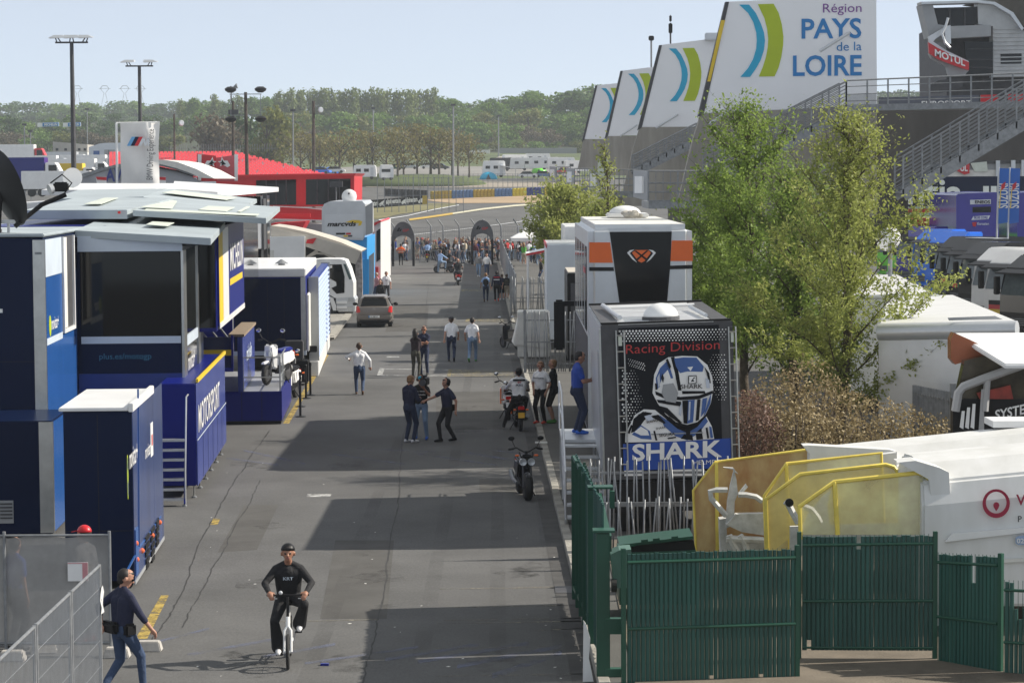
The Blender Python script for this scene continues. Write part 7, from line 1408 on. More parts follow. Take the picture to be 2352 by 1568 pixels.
# ================================================================== SCOOTERS, MOTORCYCLE, BICYCLE
def scooter(name, label, p, rz, col, chunky=False, group=None, plate_m=None, tail=True, front2=False, seat_m=None):
    t = thing(name, label, 'scooter' if name == 'scooter' else 'motorcycle', p, rz, group); r = .285 if chunky else .24; w_ = .19 if chunky else .11     # faces +y
    for y in (.62, -.60):
        wv = MB().torus((0, y, r), (1, 0, 0), r-w_/2*.9, w_/2, 22, 10).build('wheel', M_rubber, t, smooth=2); MB().lathe([(.03, -.05), (r-w_*.8, -.03), (r-w_*.8, .03), (.03, .05)], (0, y, r), (1, 0, 0), 16).build('rim', M_dgrey, wv)
    for s in (-1, 1): MB().tube([(s*.085, .62, r), (s*.08, .48, .72)], .022, 8).build('fork', M_dgrey, t)
    MB().tube([(0, .50, .66), (0, .38, 1.0)], .035, 8).build('steering_column', M_black, t)
    hb = MB().tube([(-.36, .26, 1.04), (-.2, .34, 1.08), (-.06, .38, 1.0), (.06, .38, 1.0), (.2, .34, 1.08), (.36, .26, 1.04)], .016, 8).build('handlebar', M_black, t, smooth=True)
    for s in (-1, 1):
        MB().tube([(s*.25, .31, 1.06), (s*.36, .26, 1.04)], .022, 8).build('grip', M_black, hb); MB().tube([(s*.22, .34, 1.07), (s*.30, .36, 1.24)], .008, 5).build('mirror_stem', M_black, hb); MB().ball((s*.31, .355, 1.28), .07, .02, .05, 10, 6).build('mirror', M_chrome if not chunky else M_black, hb, smooth=2)
    if chunky: 
        MB().tube([(-.14, .35, .98), (-.11, .52, .86), (.11, .52, .86), (.14, .35, .98)], .016, 6).build('crash_bar', M_black, t, smooth=True); MB().box(-.12, .12, .40, .52, .78, .95).build('nacelle', M_black, t, bevel=.03)
    else: MB().hexa([(-.15, .30, .35), (.15, .30, .35), (.13, .50, .40), (-.13, .50, .40)], [(-.18, .30, .95), (.18, .30, .95), (.08, .54, .92), (-.08, .54, .92)]).build('front_shield', col, t, bevel=.03)
    MB().hexa([(-.07, .48, .52), (.07, .48, .52), (.06, .84, .50), (-.06, .84, .50)], [(-.05, .50, .58), (.05, .50, .58), (.04, .80, .555), (-.04, .80, .555)]).build('mudguard', col, t, bevel=.015)
    if front2:
        for s in (-1, 1): hl = MB().lathe([(.01, .0), (.075, .02), (.08, 0), (.08, -.05), (.03, -.09)], (s*.088, .545, .80), (0, 1, 0), 16).build('headlight', M_lens, t, smooth=True)
    else: MB().box(-.09, .09, .50, .57, .66, .8).build('headlight', M_lens, t, bevel=.02)
    MB().hexa([(-.13, -.5, .30), (.13, -.5, .30), (.12, .32, .28), (-.12, .32, .28)], [(-.11, -.45, .5), (.11, -.45, .5), (.12, .30, .36), (-.12, .30, .36)]).build('floorboard', M_black, t, bevel=.02)
    MB().hexa([(-.14, -.82, .50), (.14, -.82, .50), (.15, -.05, .38), (-.15, -.05, .38)], [(-.09, -.86, .74), (.09, -.86, .74), (.13, .0, .72), (-.13, .0, .72)]).build('tail_body', col, t, bevel=.04)
    MB().hexa([(-.12, -.74, .74), (.12, -.74, .74), (.14, .02, .71), (-.14, .02, .71)], [(-.10, -.74, .83), (.10, -.74, .83), (.12, .0, .79), (-.12, .0, .79)]).build('seat', seat_m or M_black, t, bevel=.03)
    MB().tube([(.13, -.15, .28), (.17, -.45, .32), (.18, -.85, .45)], [.03, .05, .055], 8).build('exhaust', M_galv, t, smooth=True)
    MB().box(-.07, .1, -.45, .0, .22, .42).build('engine', M_dgrey, t, bevel=.03)
    if tail: MB().box(-.09, .09, -.90, -.86, .62, .72).build('tail_light', M_tail, t, bevel=.01)
    MB().hexa([(-.07, -.92, .36), (.07, -.92, .36), (.06, -.78, .40), (-.06, -.78, .40)], [(-.08, -.90, .60), (.08, -.90, .60), (.07, -.84, .60), (-.07, -.84, .60)]).build('rear_mudguard', M_black, t)
    MB().hexa([(-.09, -.945, .40), (.09, -.945, .40), (.09, -.935, .40), (-.09, -.935, .40)], [(-.09, -.925, .55), (.09, -.925, .55), (.09, -.915, .55), (-.09, -.915, .55)]).build('number_plate', plate_m or M_white, t)
    for s in (-1, 1): MB().ball((s*.2, .46, .93) if chunky else (s*.17, -.84, .62), .05, .03, .025, 8, 5).build('indicator', M_orange, t)
    MB().tube([(-.1, -.1, .25), (-.25, -.15, 0)], .014, 6).build('stand', M_black, t)
    return t
M_blk = mat('black_scooter_paint', (.012, .012, .014), .3, 0, .2)
s0 = scooter('scooter', 'black twin headlight scooter with fat tyres parked facing the camera at the kerb', G(1204, 1140), math.pi+.12, M_blk, True, front2=True); s0.scale = (1.04,)*3
scooter('scooter', 'dark red tailed scooter parked beside the white covered cabinet', G(1172, 800), .5, M_blk)
s2 = scooter('scooter', 'scooter with orange and white fairing under the rider in white jacket', G(1190, 985), .10, M_blk, plate_m=paint('yellow_plate', (.75, .42, .02), .5)); B('side_fairing', M_orange, s2, -.19, -.155, .1, .5, .42, .8)
s2b = scooter('scooter', 'red and white scooter leaning just in front of the white jacketed rider', G(1166, 960), .05, M_white); B('orange_flash', M_orange, s2b, -.2, -.17, .2, .5, .4, .85)
s3 = scooter('scooter', 'red scooter ridden away by the bald man in black', G(1052, 655), .05, M_red)
s4 = scooter('scooter', 'scooter ridden towards the arch by the man in a blue shirt', G(982, 602), .0, M_blk, plate_m=M_yellow)
s5 = scooter('scooter', 'small dark scooter under the standing couple in the middle of the road', G(1020, 626), 1.2, M_dgrey)
s6 = scooter('motorcycle', 'white and blue show motorcycle behind the terrace railing', P(640, 930, 75)*0+Vector((-7.05, 74.2, .93)), math.pi*.9, M_white, seat_m=M_blue); s6.scale = (1.25,)*3
s7 = scooter('motorcycle', 'second white show motorcycle standing below the terrace beside the belt posts', G(661, 925)+Vector((-.05, 1.2, 0)), math.pi*.95, M_white); s7.scale = (1.25,)*3
def bicycle(p, rz):
    t = thing('bicycle', 'white folding bicycle ridden toward the camera by the man in black', 'bicycle', p, rz); r = .255   # faces +y
    for y, nm in ((.52, 'wheel'), (-.52, 'wheel')):
        wv = MB().torus((0, y, r), (1, 0, 0), r-.022, .024, 30, 8).build('tyre', M_rubber, t, smooth=2); MB().torus((0, y, r), (1, 0, 0), r-.05, .014, 30, 6).build('rim', M_silver, wv, smooth=2)
        sp = MB()
        for k in range(16): a = math.pi*2*k/16; sp.bar((.02*(-1)**k, y, r), (0, y+math.cos(a)*(r-.05), r+math.sin(a)*(r-.05)), .004)
        sp.tube([(-.05, y, r), (.05, y, r)], .022, 8); tag(sp.build('spokes', M_alu, wv), kind='stuff')
    for s in (-1, 1): MB().tube([(s*.05, .52, r), (s*.048, .45, .55), (0, .42, .62)], .018, 8).build('fork', M_white, t, smooth=True); MB().tube([(s*.05, -.52, r), (s*.04, -.12, .29)], .012, 6).build('chainstay', M_white, t)
    MB().tube([(0, .42, .60), (0, .385, .74)], .028, 8).build('head_tube', M_white, t); MB().tube([(0, .41, .66), (0, .0, .36), (0, -.1, .30)], .034, 10).build('main_tube', M_white, t, smooth=True); MB().tube([(0, -.08, .26), (0, -.22, .86)], .02, 8).build('seat_tube', M_white, t)
    MB().tube([(0, .385, .74), (0, .33, 1.02)], .02, 8).build('stem', M_black, t); hb = MB().tube([(-.29, .24, 1.03), (-.12, .31, 1.04), (.12, .31, 1.04), (.29, .24, 1.03)], .013, 8).build('handlebar', M_black, t, smooth=True)
    for s in (-1, 1): MB().tube([(s*.19, .28, 1.035), (s*.30, .235, 1.03)], .018, 8).build('grip', M_black, hb); MB().bar((s*.15, .36, 1.0), (s*.27, .33, .99), .012).build('brake_lever', M_alu, hb)
    MB().hexa([(-.03, -.02, .86), (.03, -.02, .86), (.09, -.34, .86), (-.09, -.34, .86)], [(-.02, 0, .9), (.02, 0, .9), (.085, -.35, .91), (-.085, -.35, .91)]).build('saddle', M_black, t, bevel=.015)
    MB().lathe([(.085, -.006), (.09, 0), (.085, .006)], (.055, -.09, .28), (1, 0, 0), 20).build('chainring', M_dgrey, t)
    for s, up in ((-1, 1), (1, -1)): MB().tube([(s*.07, -.09, .28), (s*.09, -.07, .28+up*.165)], .012, 6).build('crank', M_alu, t); MB().box(s*.14-.05, s*.14+.05, -.13, -.01, .265+up*.165, .285+up*.165).build('pedal', M_black, t)
    for s in (-1,): MB().tube([(.0, -.52, r+.29), (.0, -.75, r+.15)], .02, 6).build('rear_mudguard', M_silver, t)
    MB().box(-.035, .035, -.36, -.24, .45, .66).build('rear_bag', M_black, t, bevel=.02)
    MB().ball((.1, .34, 1.08), .03).build('bell', M_silver, hb)
    return t
bc = bicycle(G(657, 1536)+Vector((0, .5, 0)), math.pi+.06)
# ================================================================== PEOPLE
def cloth(name, col, var=.10): return mat(name, col, .85, 0, var, 7, .9, 9)
SKIN = mat('skin', (.42, .22, .15), .55, 0, .08, 12); SKIN2 = mat('tanned_skin', (.33, .16, .10), .55, 0, .08, 12)
HAIR_D = mat('dark_hair', (.012, .009, .008), .6, 0, .3, 30); HAIR_B = mat('brown_hair', (.07, .038, .02), .6, 0, .3, 30); HAIR_F = mat('fair_hair', (.22, .12, .05), .6, 0, .3, 30); HAIR_G = mat('grey_hair', (.20, .19, .18), .6, 0, .3, 30)
C_ = {k: cloth(k+'_cloth', v) for k, v in dict(black=(.010, .010, .012), navy=(.012, .016, .045), white=(.86, .86, .87), jeans=(.035, .06, .12), dkjeans=(.015, .025, .06), ltjeans=(.16, .24, .36), grey=(.20, .20, .21), olive=(.06, .058, .045), blue=(.02, .06, .32), sky=(.28, .42, .68), red=(.45, .03, .03), orange=(.85, .15, .02), green=(.10, .42, .06), yellow=(.60, .48, .03), beige=(.42, .36, .27), maroon=(.10, .02, .03), pink=(.5, .25, .28), dkgrey=(.045, .045, .05)).items()}
S_ = {'black': cloth('black_shoe', (.012, .012, .012)), 'white': cloth('white_shoe', (.65, .65, .66)), 'brown': cloth('brown_shoe', (.10, .05, .025)), 'coral': cloth('coral_shoe', (.75, .09, .06)), 'blue': cloth('blue_shoe', (.03, .12, .5)), 'green': cloth('green_shoe', (.05, .20, .03))}
def ik(S, T, a, b, pole):
    S = Vector(S); T = Vector(T); d = T-S; L = min(d.length, (a+b)*.995); u = d.normalized(); T = S+u*L
    x = (a*a-b*b+L*L)/(2*L); h = math.sqrt(max(0, a*a-x*x)); p = Vector(pole); p = p-u*p.dot(u); p.normalize()
    return S+u*x+p*h, T
def capsule(b, p0, p1, r0, r1, n=10):
    p0 = Vector(p0); p1 = Vector(p1); d = p1-p0
    if d.length < 1e-4: b.ball(p0, r0, nu=n, nv=7); return
    u = d.normalized(); pts = []; rs = []
    for a in (-85, -55, -25): pts.append(p0+u*r0*math.sin(R(a))); rs.append(r0*math.cos(R(a)))
    pts.append(p0); rs.append(r0); pts.append(p1); rs.append(r1)
    for a in (25, 55, 85): pts.append(p1+u*r1*math.sin(R(a))); rs.append(r1*math.cos(R(a)))
    b.tube(pts, rs, n)
FIG = {}
# pose: pelvis, lean (deg forward), turn of chest, feet ankles (l, r), hands (l, r), elbow poles, head yaw/pitch
def P_(pel=(0, 0, .93), lean=2, feet=((-.11, 0, .09), (.11, .02, .09)), toes=((-.06, 1, 0), (.06, 1, 0)), hands=((-.28, .04, .80), (.28, .04, .80)), poles=((-.5, -1, -.2), (.5, -1, -.2)), yaw=0, nod=0, knee=((-.1, 1, 0), (.1, 1, 0))):
    return dict(pel=pel, lean=lean, feet=feet, toes=toes, hands=hands, poles=poles, yaw=yaw, nod=nod, knee=knee)
POSE = {
 'stand': P_(), 'stand2': P_(feet=((-.14, .03, .09), (.12, -.04, .09)), hands=((-.25, .12, .86), (.27, .02, .80)), yaw=20),
 'walk': P_(lean=4, feet=((-.09, .30, .09), (.09, -.30, .16)), toes=((0, 1, .12), (0, 1, -.6)), hands=((-.27, -.17, .84), (.27, .22, .90)), pel=(0, 0, .90)),
 'walk2': P_(lean=4, feet=((-.09, -.28, .15), (.09, .28, .09)), toes=((0, 1, -.6), (0, 1, .1)), hands=((-.30, .20, .90), (.30, -.18, .84)), pel=(0, 0, .90)),
 'shirtwalk': P_(lean=3, feet=((-.10, .20, .09), (.10, -.22, .14)), toes=((0, 1, .1), (0, 1, -.5)), hands=((-.36, .22, 1.17), (.36, .10, .92)), poles=((-1, -.6, -.2), (.8, -1, -.1)), pel=(0, 0, .91)),
 'crossed': P_(hands=((.10, .22, 1.18), (-.08, .24, 1.16)), poles=((-1, -.1, -.6), (1, -.1, -.6))),
 'hips': P_(hands=((-.20, .02, .98), (.20, .02, .98)), poles=((-1, -.3, 0), (1, -.3, 0))),
 'phone': P_(hands=((-.10, .30, 1.12), (.10, .30, 1.12)), poles=((-.6, -.3, -1), (.6, -.3, -1)), nod=22),
 'cameraman': P_(hands=((-.14, .34, 1.40), (.22, .18, 1.30)), poles=((-.6, 0, -1), (.9, 0, -1)), feet=((-.16, .06, .09), (.16, -.06, .09)), yaw=-8),
 'reach': P_(lean=3, feet=((-.09, -.16, .11), (.11, .16, .09)), hands=((-.30, -.06, .86), (.42, .46, 1.10)), poles=((-1, -.6, 0), (.4, -.6, -1)), yaw=-12, pel=(0, 0, .91)),
 'pockets': P_(hands=((-.20, .06, .88), (.20, .06, .88)), poles=((-.9, -.7, 0), (.9, -.7, 0)), yaw=25),
 'walkman': P_(lean=3, feet=((-.10, -.24, .13), (.10, .26, .09)), toes=((0, 1, -.5), (0, 1, .1)), hands=((-.20, -.20, .95), (.30, .30, .86)), poles=((-1, -.9, .3), (.6, -1, -.2)), pel=(0, 0, .91), nod=16, yaw=-28),
 'cycle': P_(pel=(0, -.22, .93), lean=16, feet=((-.155, -.08, .56), (.155, -.08, .225)), toes=((0, 1, -.05), (0, 1, -.12)), hands=((-.27, .26, 1.075), (.27, .26, 1.075)), poles=((-1, -.2, -.5), (1, -.2, -.5)), nod=-4, knee=((-.35, 1, 0), (.35, 1, 0))),
 'ride': P_(pel=(0, -.36, .92), lean=8, feet=((-.17, .14, .40), (.17, .14, .40)), toes=((0, 1, .1), (0, 1, .1)), hands=((-.33, .27, 1.06), (.33, .27, 1.06)), poles=((-1, -.4, -.8), (1, -.4, -.8)), knee=((-.5, 1, .4), (.5, 1, .4))),
 'wait_ride': P_(pel=(0, -.30, .90), lean=6, feet=((-.40, .02, .10), (.17, .14, .40)), hands=((-.33, .27, 1.06), (.33, .27, 1.06)), poles=((-1, -.4, -.8), (1, -.4, -.8)), knee=((-.8, 1, .1), (.5, 1, .4)), yaw=0),
 'bent': P_(lean=48, hands=((-.2, .45, .75), (.2, .45, .75)), pel=(0, -.05, .9)),
}
def limb_hand(pr, wrist, elbow, hires, side, grip=False):
    u = (wrist-elbow).normalized(); q = u.cross(Vector((0, 1, .3))); q = q.normalized() if q.length > .1 else Vector((1, 0, 0)); v = u.cross(q)
    pr.append((wrist+u*.02, wrist+u*.075, .030, .034, 0)); pr.append((wrist+u*.03+q*.02, wrist+u*.085+q*.026, .020, .018, 0)); pr.append((wrist+u*.03-q*.02, wrist+u*.085-q*.024, .020, .018, 0))
    if not hires: pr.append((wrist+u*.08, wrist+u*.15+v*.03, .03, .018, 0)); return
    for i, l in enumerate((.062, .072, .068, .052)):
        k = (i-1.5)*.0195; a = wrist+u*.088+q*k; m = a+u*l*.5+v*.012; pr.append((a, m, .0098, .0095, 0)); pr.append((m, m+(u*.55+v*.8)*l*(.75 if grip else .5), .0095, .008, 0))
    a = wrist+u*.035+q*.034*side; m = a+(u*.6+q*side*.8)*.035+v*.01; pr.append((a, m, .0125, .011, 0)); pr.append((m, m+(u*.9+v*.4)*.032, .011, .009, 0))
def prims(pose, sleeve, legs, hires, female=False, flare=0, bulk=1.0, skirt=False):
    """capsules (p0, p1, r0, r1, material): 0 skin 1 top 2 bottom 3 shoe 4 dark"""
    g = POSE[pose]; pr = []; P0 = Vector(g['pel']); Rl = Matrix.Rotation(-R(g['lean']), 3, 'X'); T = lambda x, y, z: P0+Rl @ Vector((x, y, z))
    w_ = .92 if female else 1.0; k = bulk
    pr += [(T(-.07, 0, -.01), T(.07, 0, -.01), .112*k, .112*k, 2), (T(-.06, .0, .10), T(.06, .0, .10), .108*k, .108*k, 1), (T(-.06, 0, .02), T(-.06, 0, .12), .105*k, .108*k, 1), (T(.06, 0, .02), T(.06, 0, .12), .105*k, .108*k, 1), (T(0, -.05, -.05), T(0, -.05, .02), .10, .09, 2)]
    pr.append((T(0, .012, .12), T(0, .018, .40), .110*k, .104*k*w_, 1))
    for s in (-1, 1):
        pr += [(T(s*.065, 0, .12), T(s*.085*w_, .0, .36), .106*k, .112*k*w_, 1), (T(s*.08, 0, .36), T(s*.145*w_, -.005, .450), .105*k, .066, 1), (T(s*.03, -.012, .535), T(s*.135*w_, -.008, .47), .048, .058, 1)]
        if female: pr.append((T(s*.07, .07, .33), T(s*.07, .075, .34), .06, .06, 1))
    pr += [(T(-.145*w_, -.005, .455), T(.145*w_, -.005, .455), .066, .066, 1), (T(0, -.01, .49), T(0, .012, .60), .058, .054, 0), (T(0, -.01, .48), T(0, -.005, .52), .068, .060, 1)]
    hb = T(0, .0, .572); Rh = Matrix.Rotation(R(g['yaw']), 3, 'Z') @ Matrix.Rotation(-R(g['nod']), 3, 'X'); Hd = lambda x, y, z: hb+Rh @ Vector((x, y, z))
    pr += [(Hd(0, -.02, .125), Hd(0, .015, .13), .092, .088, 0), (Hd(0, .03, .10), Hd(0, .045, .03), .078, .050, 0), (Hd(0, .02, .16), Hd(0, .0, .155), .085, .088, 0), (Hd(0, .105, .105), Hd(0, .122, .078), .010, .016, 0)]
    for s in (-1, 1): pr.append((Hd(s*.088, .0, .115), Hd(s*.093, -.01, .085), .022, .017, 0))
    if hires:
        for s in (-1, 1): pr.append((Hd(s*.034, .099, .112), Hd(s*.040, .097, .112), .0085, .0085, 4))
        pr.append((Hd(-.022, .098, .045), Hd(.022, .098, .045), .0065, .0065, 5)); pr.append((Hd(-.03, .1, .125), Hd(.03, .1, .125), .008, .008, 0))
    for i, s in enumerate((-1, 1)):
        S = T(s*.172*w_, -.005, .44); E, Wr = ik(S, g['hands'][i], .285, .255, g['poles'][i])
        pr += [(S, E, .048*w_*k, .040*w_, 0), (E, Wr, .040*w_, .028*w_, 0)]
        if sleeve == 'long': pr += [(S, E, .062*w_*k, .052*w_, 1), (E, Wr, .052*w_, .038*w_, 1)]
        elif sleeve == 'half': pr += [(S, E, .062*w_*k, .052*w_, 1), (E, E.lerp(Wr, .4), .052*w_, .046*w_, 1)]
        elif sleeve == 'short': pr += [(S, S.lerp(E, .62), .064*w_*k, .062*w_*k, 1)]
        limb_hand(pr, Wr, E, hires, -s, pose in ('cycle', 'ride'))
        Hp = P0+Vector((s*.092, 0, -.03)); K, A = ik(Hp, g['feet'][i], .43, .425, g['knee'][i])
        if legs != 'long': pr += [(Hp, K, .085, .058, 0), (K, K.lerp(A, .35)+Vector((0, -.012, 0)), .056, .056, 0), (K.lerp(A, .35)+Vector((0, -.012, 0)), A, .056, .036, 0)]
        if legs == 'long': pr += [(Hp, K, .098*k, .069, 2), (K, A, .067, .050+flare, 2), (K, A+Vector((0, 0, -.015)), .062, .046+flare, 2)]
        elif legs == 'shorts': pr += [(Hp, Hp.lerp(K, .95), .100*k, .082, 2)]
        t = Vector(g['toes'][i]).normalized(); up = Vector((0, 0, 1)); dn = (t.cross(Vector((1, 0, 0)))).normalized(); dn = dn if dn.z < 0 else -dn
        pr += [(A+dn*.045-t*.05, A+dn*.052+t*.10, .040, .042, 3), (A+dn*.052+t*.09, A+dn*.058+t*.175, .042, .032, 3), (A, A+dn*.03, .042, .04, 3)]
    if skirt: pr += [(P0+Vector((s*.05, 0, .05)), P0+Vector((s*.12, 0, -.62)), .13, .15, 2) for s in (-1, 1)]
    return pr, hb, Rh, T
def figure_mesh(key, pr, vox):
    if key in FIG: return FIG[key]
    b = MB()
    for p0, p1, r0, r1, m in pr: capsule(b, p0, p1, r0, r1, 10 if vox < .02 else 8)
    me = bpy.data.meshes.new('body'); me.from_pydata(b.v, [], b.f); o = bpy.data.objects.new('tmp', me); COL.objects.link(o)
    md = o.modifiers.new('r', 'REMESH'); md.mode = 'VOXEL'; md.voxel_size = vox; md.use_smooth_shade = True
    if vox < .02: ms = o.modifiers.new('s', 'SMOOTH'); ms.factor = .4; ms.iterations = 2
    dg = bpy.context.evaluated_depsgraph_get(); out = bpy.data.meshes.new_from_object(o.evaluated_get(dg)); bpy.data.objects.remove(o); bpy.data.meshes.remove(me)
    n = len(out.polygons); c = np.empty(n*3); out.polygons.foreach_get('center', c); c = c.reshape(-1, 3); best = np.full(n, 9.0); mi = np.zeros(n, np.int32)
    for p0, p1, r0, r1, m in pr:
        a = np.array(p0); d = np.array(p1)-a; L2 = max(1e-9, d @ d); t = np.clip(((c-a) @ d)/L2, 0, 1); ds = np.linalg.norm(c-a-t[:, None]*d, axis=1)-(r0+(r1-r0)*t)-(.006 if m in (4, 5) else 0)
        k = ds < best; best[k] = ds[k]; mi[k] = m
    for i in range(6): out.materials.append(SKIN)
    out.polygons.foreach_set('material_index', mi); out.name = 'body'; FIG[key] = out
    return out
M_lip = mat('lip', (.30, .11, .09), .5, 0, .1)
def person(label, at, rz, pose, top, bottom, shoe='black', hair=HAIR_D, style='short', sleeve='short', legs='long', h=1.76, vox=.022, skin=SKIN, female=False, flare=0, bulk=1.0, skirt=False, group=None, extras=(), top_mat=None):
    hires = vox < .016; key = (pose, sleeve, legs, vox, female, flare, bulk, skirt); pr, hb, Rh, T = prims(pose, sleeve, legs, hires, female, flare, bulk, skirt)
    o = ob('person', figure_mesh(key, pr, vox), None, at); o.rotation_euler = (0, 0, rz); s = h/1.76; o.scale = (s, s, s); tag(o, label, 'person', group)
    for i, m in enumerate((skin, top_mat or C_[top], C_[bottom], S_[shoe], HAIR_D, M_lip)): o.material_slots[i].link = 'OBJECT'; o.material_slots[i].material = m
    hd = lambda x, y, z: hb+Rh @ Vector((x, y, z)); nu = 16 if vox < .02 else 10
    if style in ('short', 'long', 'cap', 'bun'):
        b = MB(); b.ball(hd(0, -.026, .145), .0955, .100, .099, nu, 8, Rh); b.ball(hd(0, -.052, .095), .080, .060, .08, nu, 8, Rh); b.ball(hd(0, .022, .186), .074, .080, .046, nu, 8, Rh)
        if style == 'long': b = MB(); b.tube([hd(0, .03, .25), hd(0, -.03, .24), hd(0, -.07, .17), hd(0, -.075, .05), hd(0, -.08, -.10)], [.02, .095, .108, .10, .055], nu)
        b.build('hair', hair, o, smooth=2)
    if style == 'bun': MB().ball(hd(0, -.12, .19), .045, nu=8, nv=6).build('hair_bun', hair, o, smooth=2)
    if 'cap' in extras or style == 'cap':
        cm = next((e[1] for e in extras if isinstance(e, tuple) and e[0] == 'cap'), M_black); cp = MB().ball(hd(0, -.01, .155), .103, .115, .105, nu, 6, Rh, half=True).build('cap', cm, o, smooth=2)
        if not any(e == 'backwards' for e in extras): MB().hexa([hd(-.08, .08, .165), hd(.08, .08, .165), hd(.06, .19, .14), hd(-.06, .19, .14)], [hd(-.08, .08, .18), hd(.08, .08, .18), hd(.06, .19, .152), hd(-.06, .19, .152)]).build('brim', cm, cp)
        else: MB().box(-.05, .05, -.04, .02, 0, .02).build('cap_strap', cm, cp, loc=hd(0, .10, .165))
    for e in extras:
        nm = e[0] if isinstance(e, tuple) else e; m = e[1] if isinstance(e, tuple) else M_black
        if nm == 'sunglasses': MB().box(-.075, .075, .085, .112, -.015, .018).build('sunglasses', M_glass, o, bevel=.006).matrix_local = Matrix.Translation(hd(0, 0, .11)) @ Rh.to_4x4()
        elif nm == 'headset':
            hs = MB().tube([hd(.105*math.cos(R(a)), 0, .12+.13*math.sin(R(a))) for a in range(0, 181, 15)], .013, 6).build('headset', M_black, o, smooth=True)
            for s in (-1, 1): MB().ball(hd(s*.10, 0, .11), .03, .045, .05, 10, 6).build('ear_cup', M_black, hs, smooth=2)
            MB().tube([hd(-.1, .02, .09), hd(-.07, .11, .04)], .006, 5).build('microphone', M_black, hs)
        elif nm == 'backpack': bp = MB().box(-.15, .15, -.27, -.105, .06, .46).build('backpack', m, o, bevel=.06, seg=3); bp.location = T(0, 0, 0); MB().box(-.11, .11, -.31, -.27, .08, .26).build('pocket', m, bp, bevel=.02)
        elif nm == 'belt_bag': bg_ = MB().box(-.24, .10, -.20, -.09, -.06, .10).build('belt_bag', m, o, bevel=.03); bg_.location = T(0, 0, 0); MB().box(.06, .22, -.08, .10, -.10, .08).build('pouch', m, bg_, bevel=.03)
        elif nm == 'vest': 
            vs = MB().hexa([T(-.19, -.13, .02), T(.19, -.13, .02), T(.19, .13, .02), T(-.19, .13, .02)], [T(-.2, -.125, .44), T(.2, -.125, .44), T(.2, .125, .44), T(-.2, .125, .44)]).build('safety_vest', C_['orange'], o, bevel=.05)
            for z in (.12, .26): MB().hexa([T(-.197, -.139, z), T(.197, -.139, z), T(.197, .139, z), T(-.197, .139, z)], [T(-.199, -.138, z+.045), T(.199, -.138, z+.045), T(.199, .138, z+.045), T(-.199, .138, z+.045)]).build('reflective_band', M_cream, vs)
        elif nm == 'radio': MB().box(-.27, -.21, -.06, .02, -.06, .12).build('radio', M_black, o, bevel=.01).location = T(0, 0, 0)
        elif nm == 'lanyard': MB().tube([T(-.07, .06, .50), T(-.02, .135, .28), T(.02, .135, .28), T(.07, .06, .50)], .008, 5).build('lanyard', m, o, smooth=True); MB().box(-.04, .04, .13, .14, .15, .27).build('pass_card', M_white, o).location = T(0, 0, 0)
        elif nm == 'print':
            t_ = text_on(o, 'shirt_lettering', e[1], T(-.12*len(e[1])/5, e[3]*.126*bulk, e[4]), Vector((e[3] if e[3] > 0 else 1, 0, 0)) if e[3] < 0 else Vector((-1, 0, 0)), Rl_(pose), .24*len(e[1])/5, .05, e[2], off=.004, bold=.02)
            if e[3] > 0: t_.data.transform(Matrix.Translation((.24*len(e[1])/5, 0, 0)))
        elif nm == 'stripe': MB().hexa([T(-.17, -.128, e[2]), T(.17, -.128, e[2]), T(.17, -.10, e[2]), T(-.17, -.10, e[2])], [T(-.17, -.126, e[2]+.05), T(.17, -.126, e[2]+.05), T(.17, -.10, e[2]+.05), T(-.17, -.10, e[2]+.05)]).build('jacket_stripe', e[1], o)
    return o
def Rl_(pose): return Matrix.Rotation(-R(POSE[pose]['lean']), 3, 'X') @ Vector((0, 0, 1))
D = R
# near and middle people
cy = person('smiling man in black with backwards cap riding a white folding bicycle', bc.location, bc.rotation_euler[2], 'cycle', 'black', 'black', 'white', HAIR_D, 'short', 'long', 'long', 1.76, .0105, SKIN2, flare=.055, bulk=1.12, extras=('cap', 'backwards', ('print', 'KRT', M_fascia, 1, .33)))
wm_ = person('man in navy top, jeans and belt bag walking past the mesh fence', G(283, 1592), D(-48), 'walkman', 'navy', 'jeans', 'black', HAIR_D, 'short', 'half', 'long', 1.76, .0105, SKIN, bulk=1.1, extras=('sunglasses', 'belt_bag', ('lanyard', M_red)))
person('man in white long sleeved shirt and jeans walking away alone', G(826, 906), D(4), 'shirtwalk', 'white', 'jeans', 'brown', HAIR_B, 'short', 'long', 'long', 1.74, .014, bulk=1.12)
person('long haired woman in black top and olive trousers with her back to the camera', G(955, 866), D(-12), 'crossed', 'maroon', 'olive', 'black', HAIR_D, 'long', 'long', 'long', 1.68, .015, female=True, top_mat=cloth('plum_black_cloth', (.022, .012, .018)))
person('man in navy polo and sunglasses with folded arms facing the long haired woman', G(975, 861), D(168), 'crossed', 'navy', 'dkjeans', 'black', HAIR_D, 'short', 'short', 'long', 1.78, .015, SKIN2, extras=('sunglasses',))
person('man in white t-shirt, dark jeans and grey cap walking away', G(1037, 830), D(3), 'walk', 'white', 'dkjeans', 'black', HAIR_B, 'short', 'short', 'long', 1.78, .015, extras=(('cap', C_['dkgrey']), 'cap', 'backwards'))
person('dark haired man in white t-shirt and light blue jeans walking away', G(1085, 831), D(-8), 'walk2', 'white', 'ltjeans', 'green', HAIR_D, 'short', 'short', 'long', 1.76, .015, extras=())
person('fair haired man in navy sweater and jeans with his back half turned', G(941, 1016), D(-38), 'phone', 'navy', 'dkjeans', 'white', HAIR_F, 'short', 'long', 'long', 1.82, .0135)
cmn = person('cameraman in printed black t-shirt carrying a television camera on his shoulder', G(968, 1008), D(172), 'cameraman', 'black', 'ltjeans', 'blue', HAIR_D, 'short', 'short', 'long', 1.76, .0135, SKIN2, extras=('headset', ('print', 'The more', M_white, 1, .36), ('print', 'wheels', M_white, 1, .27)))
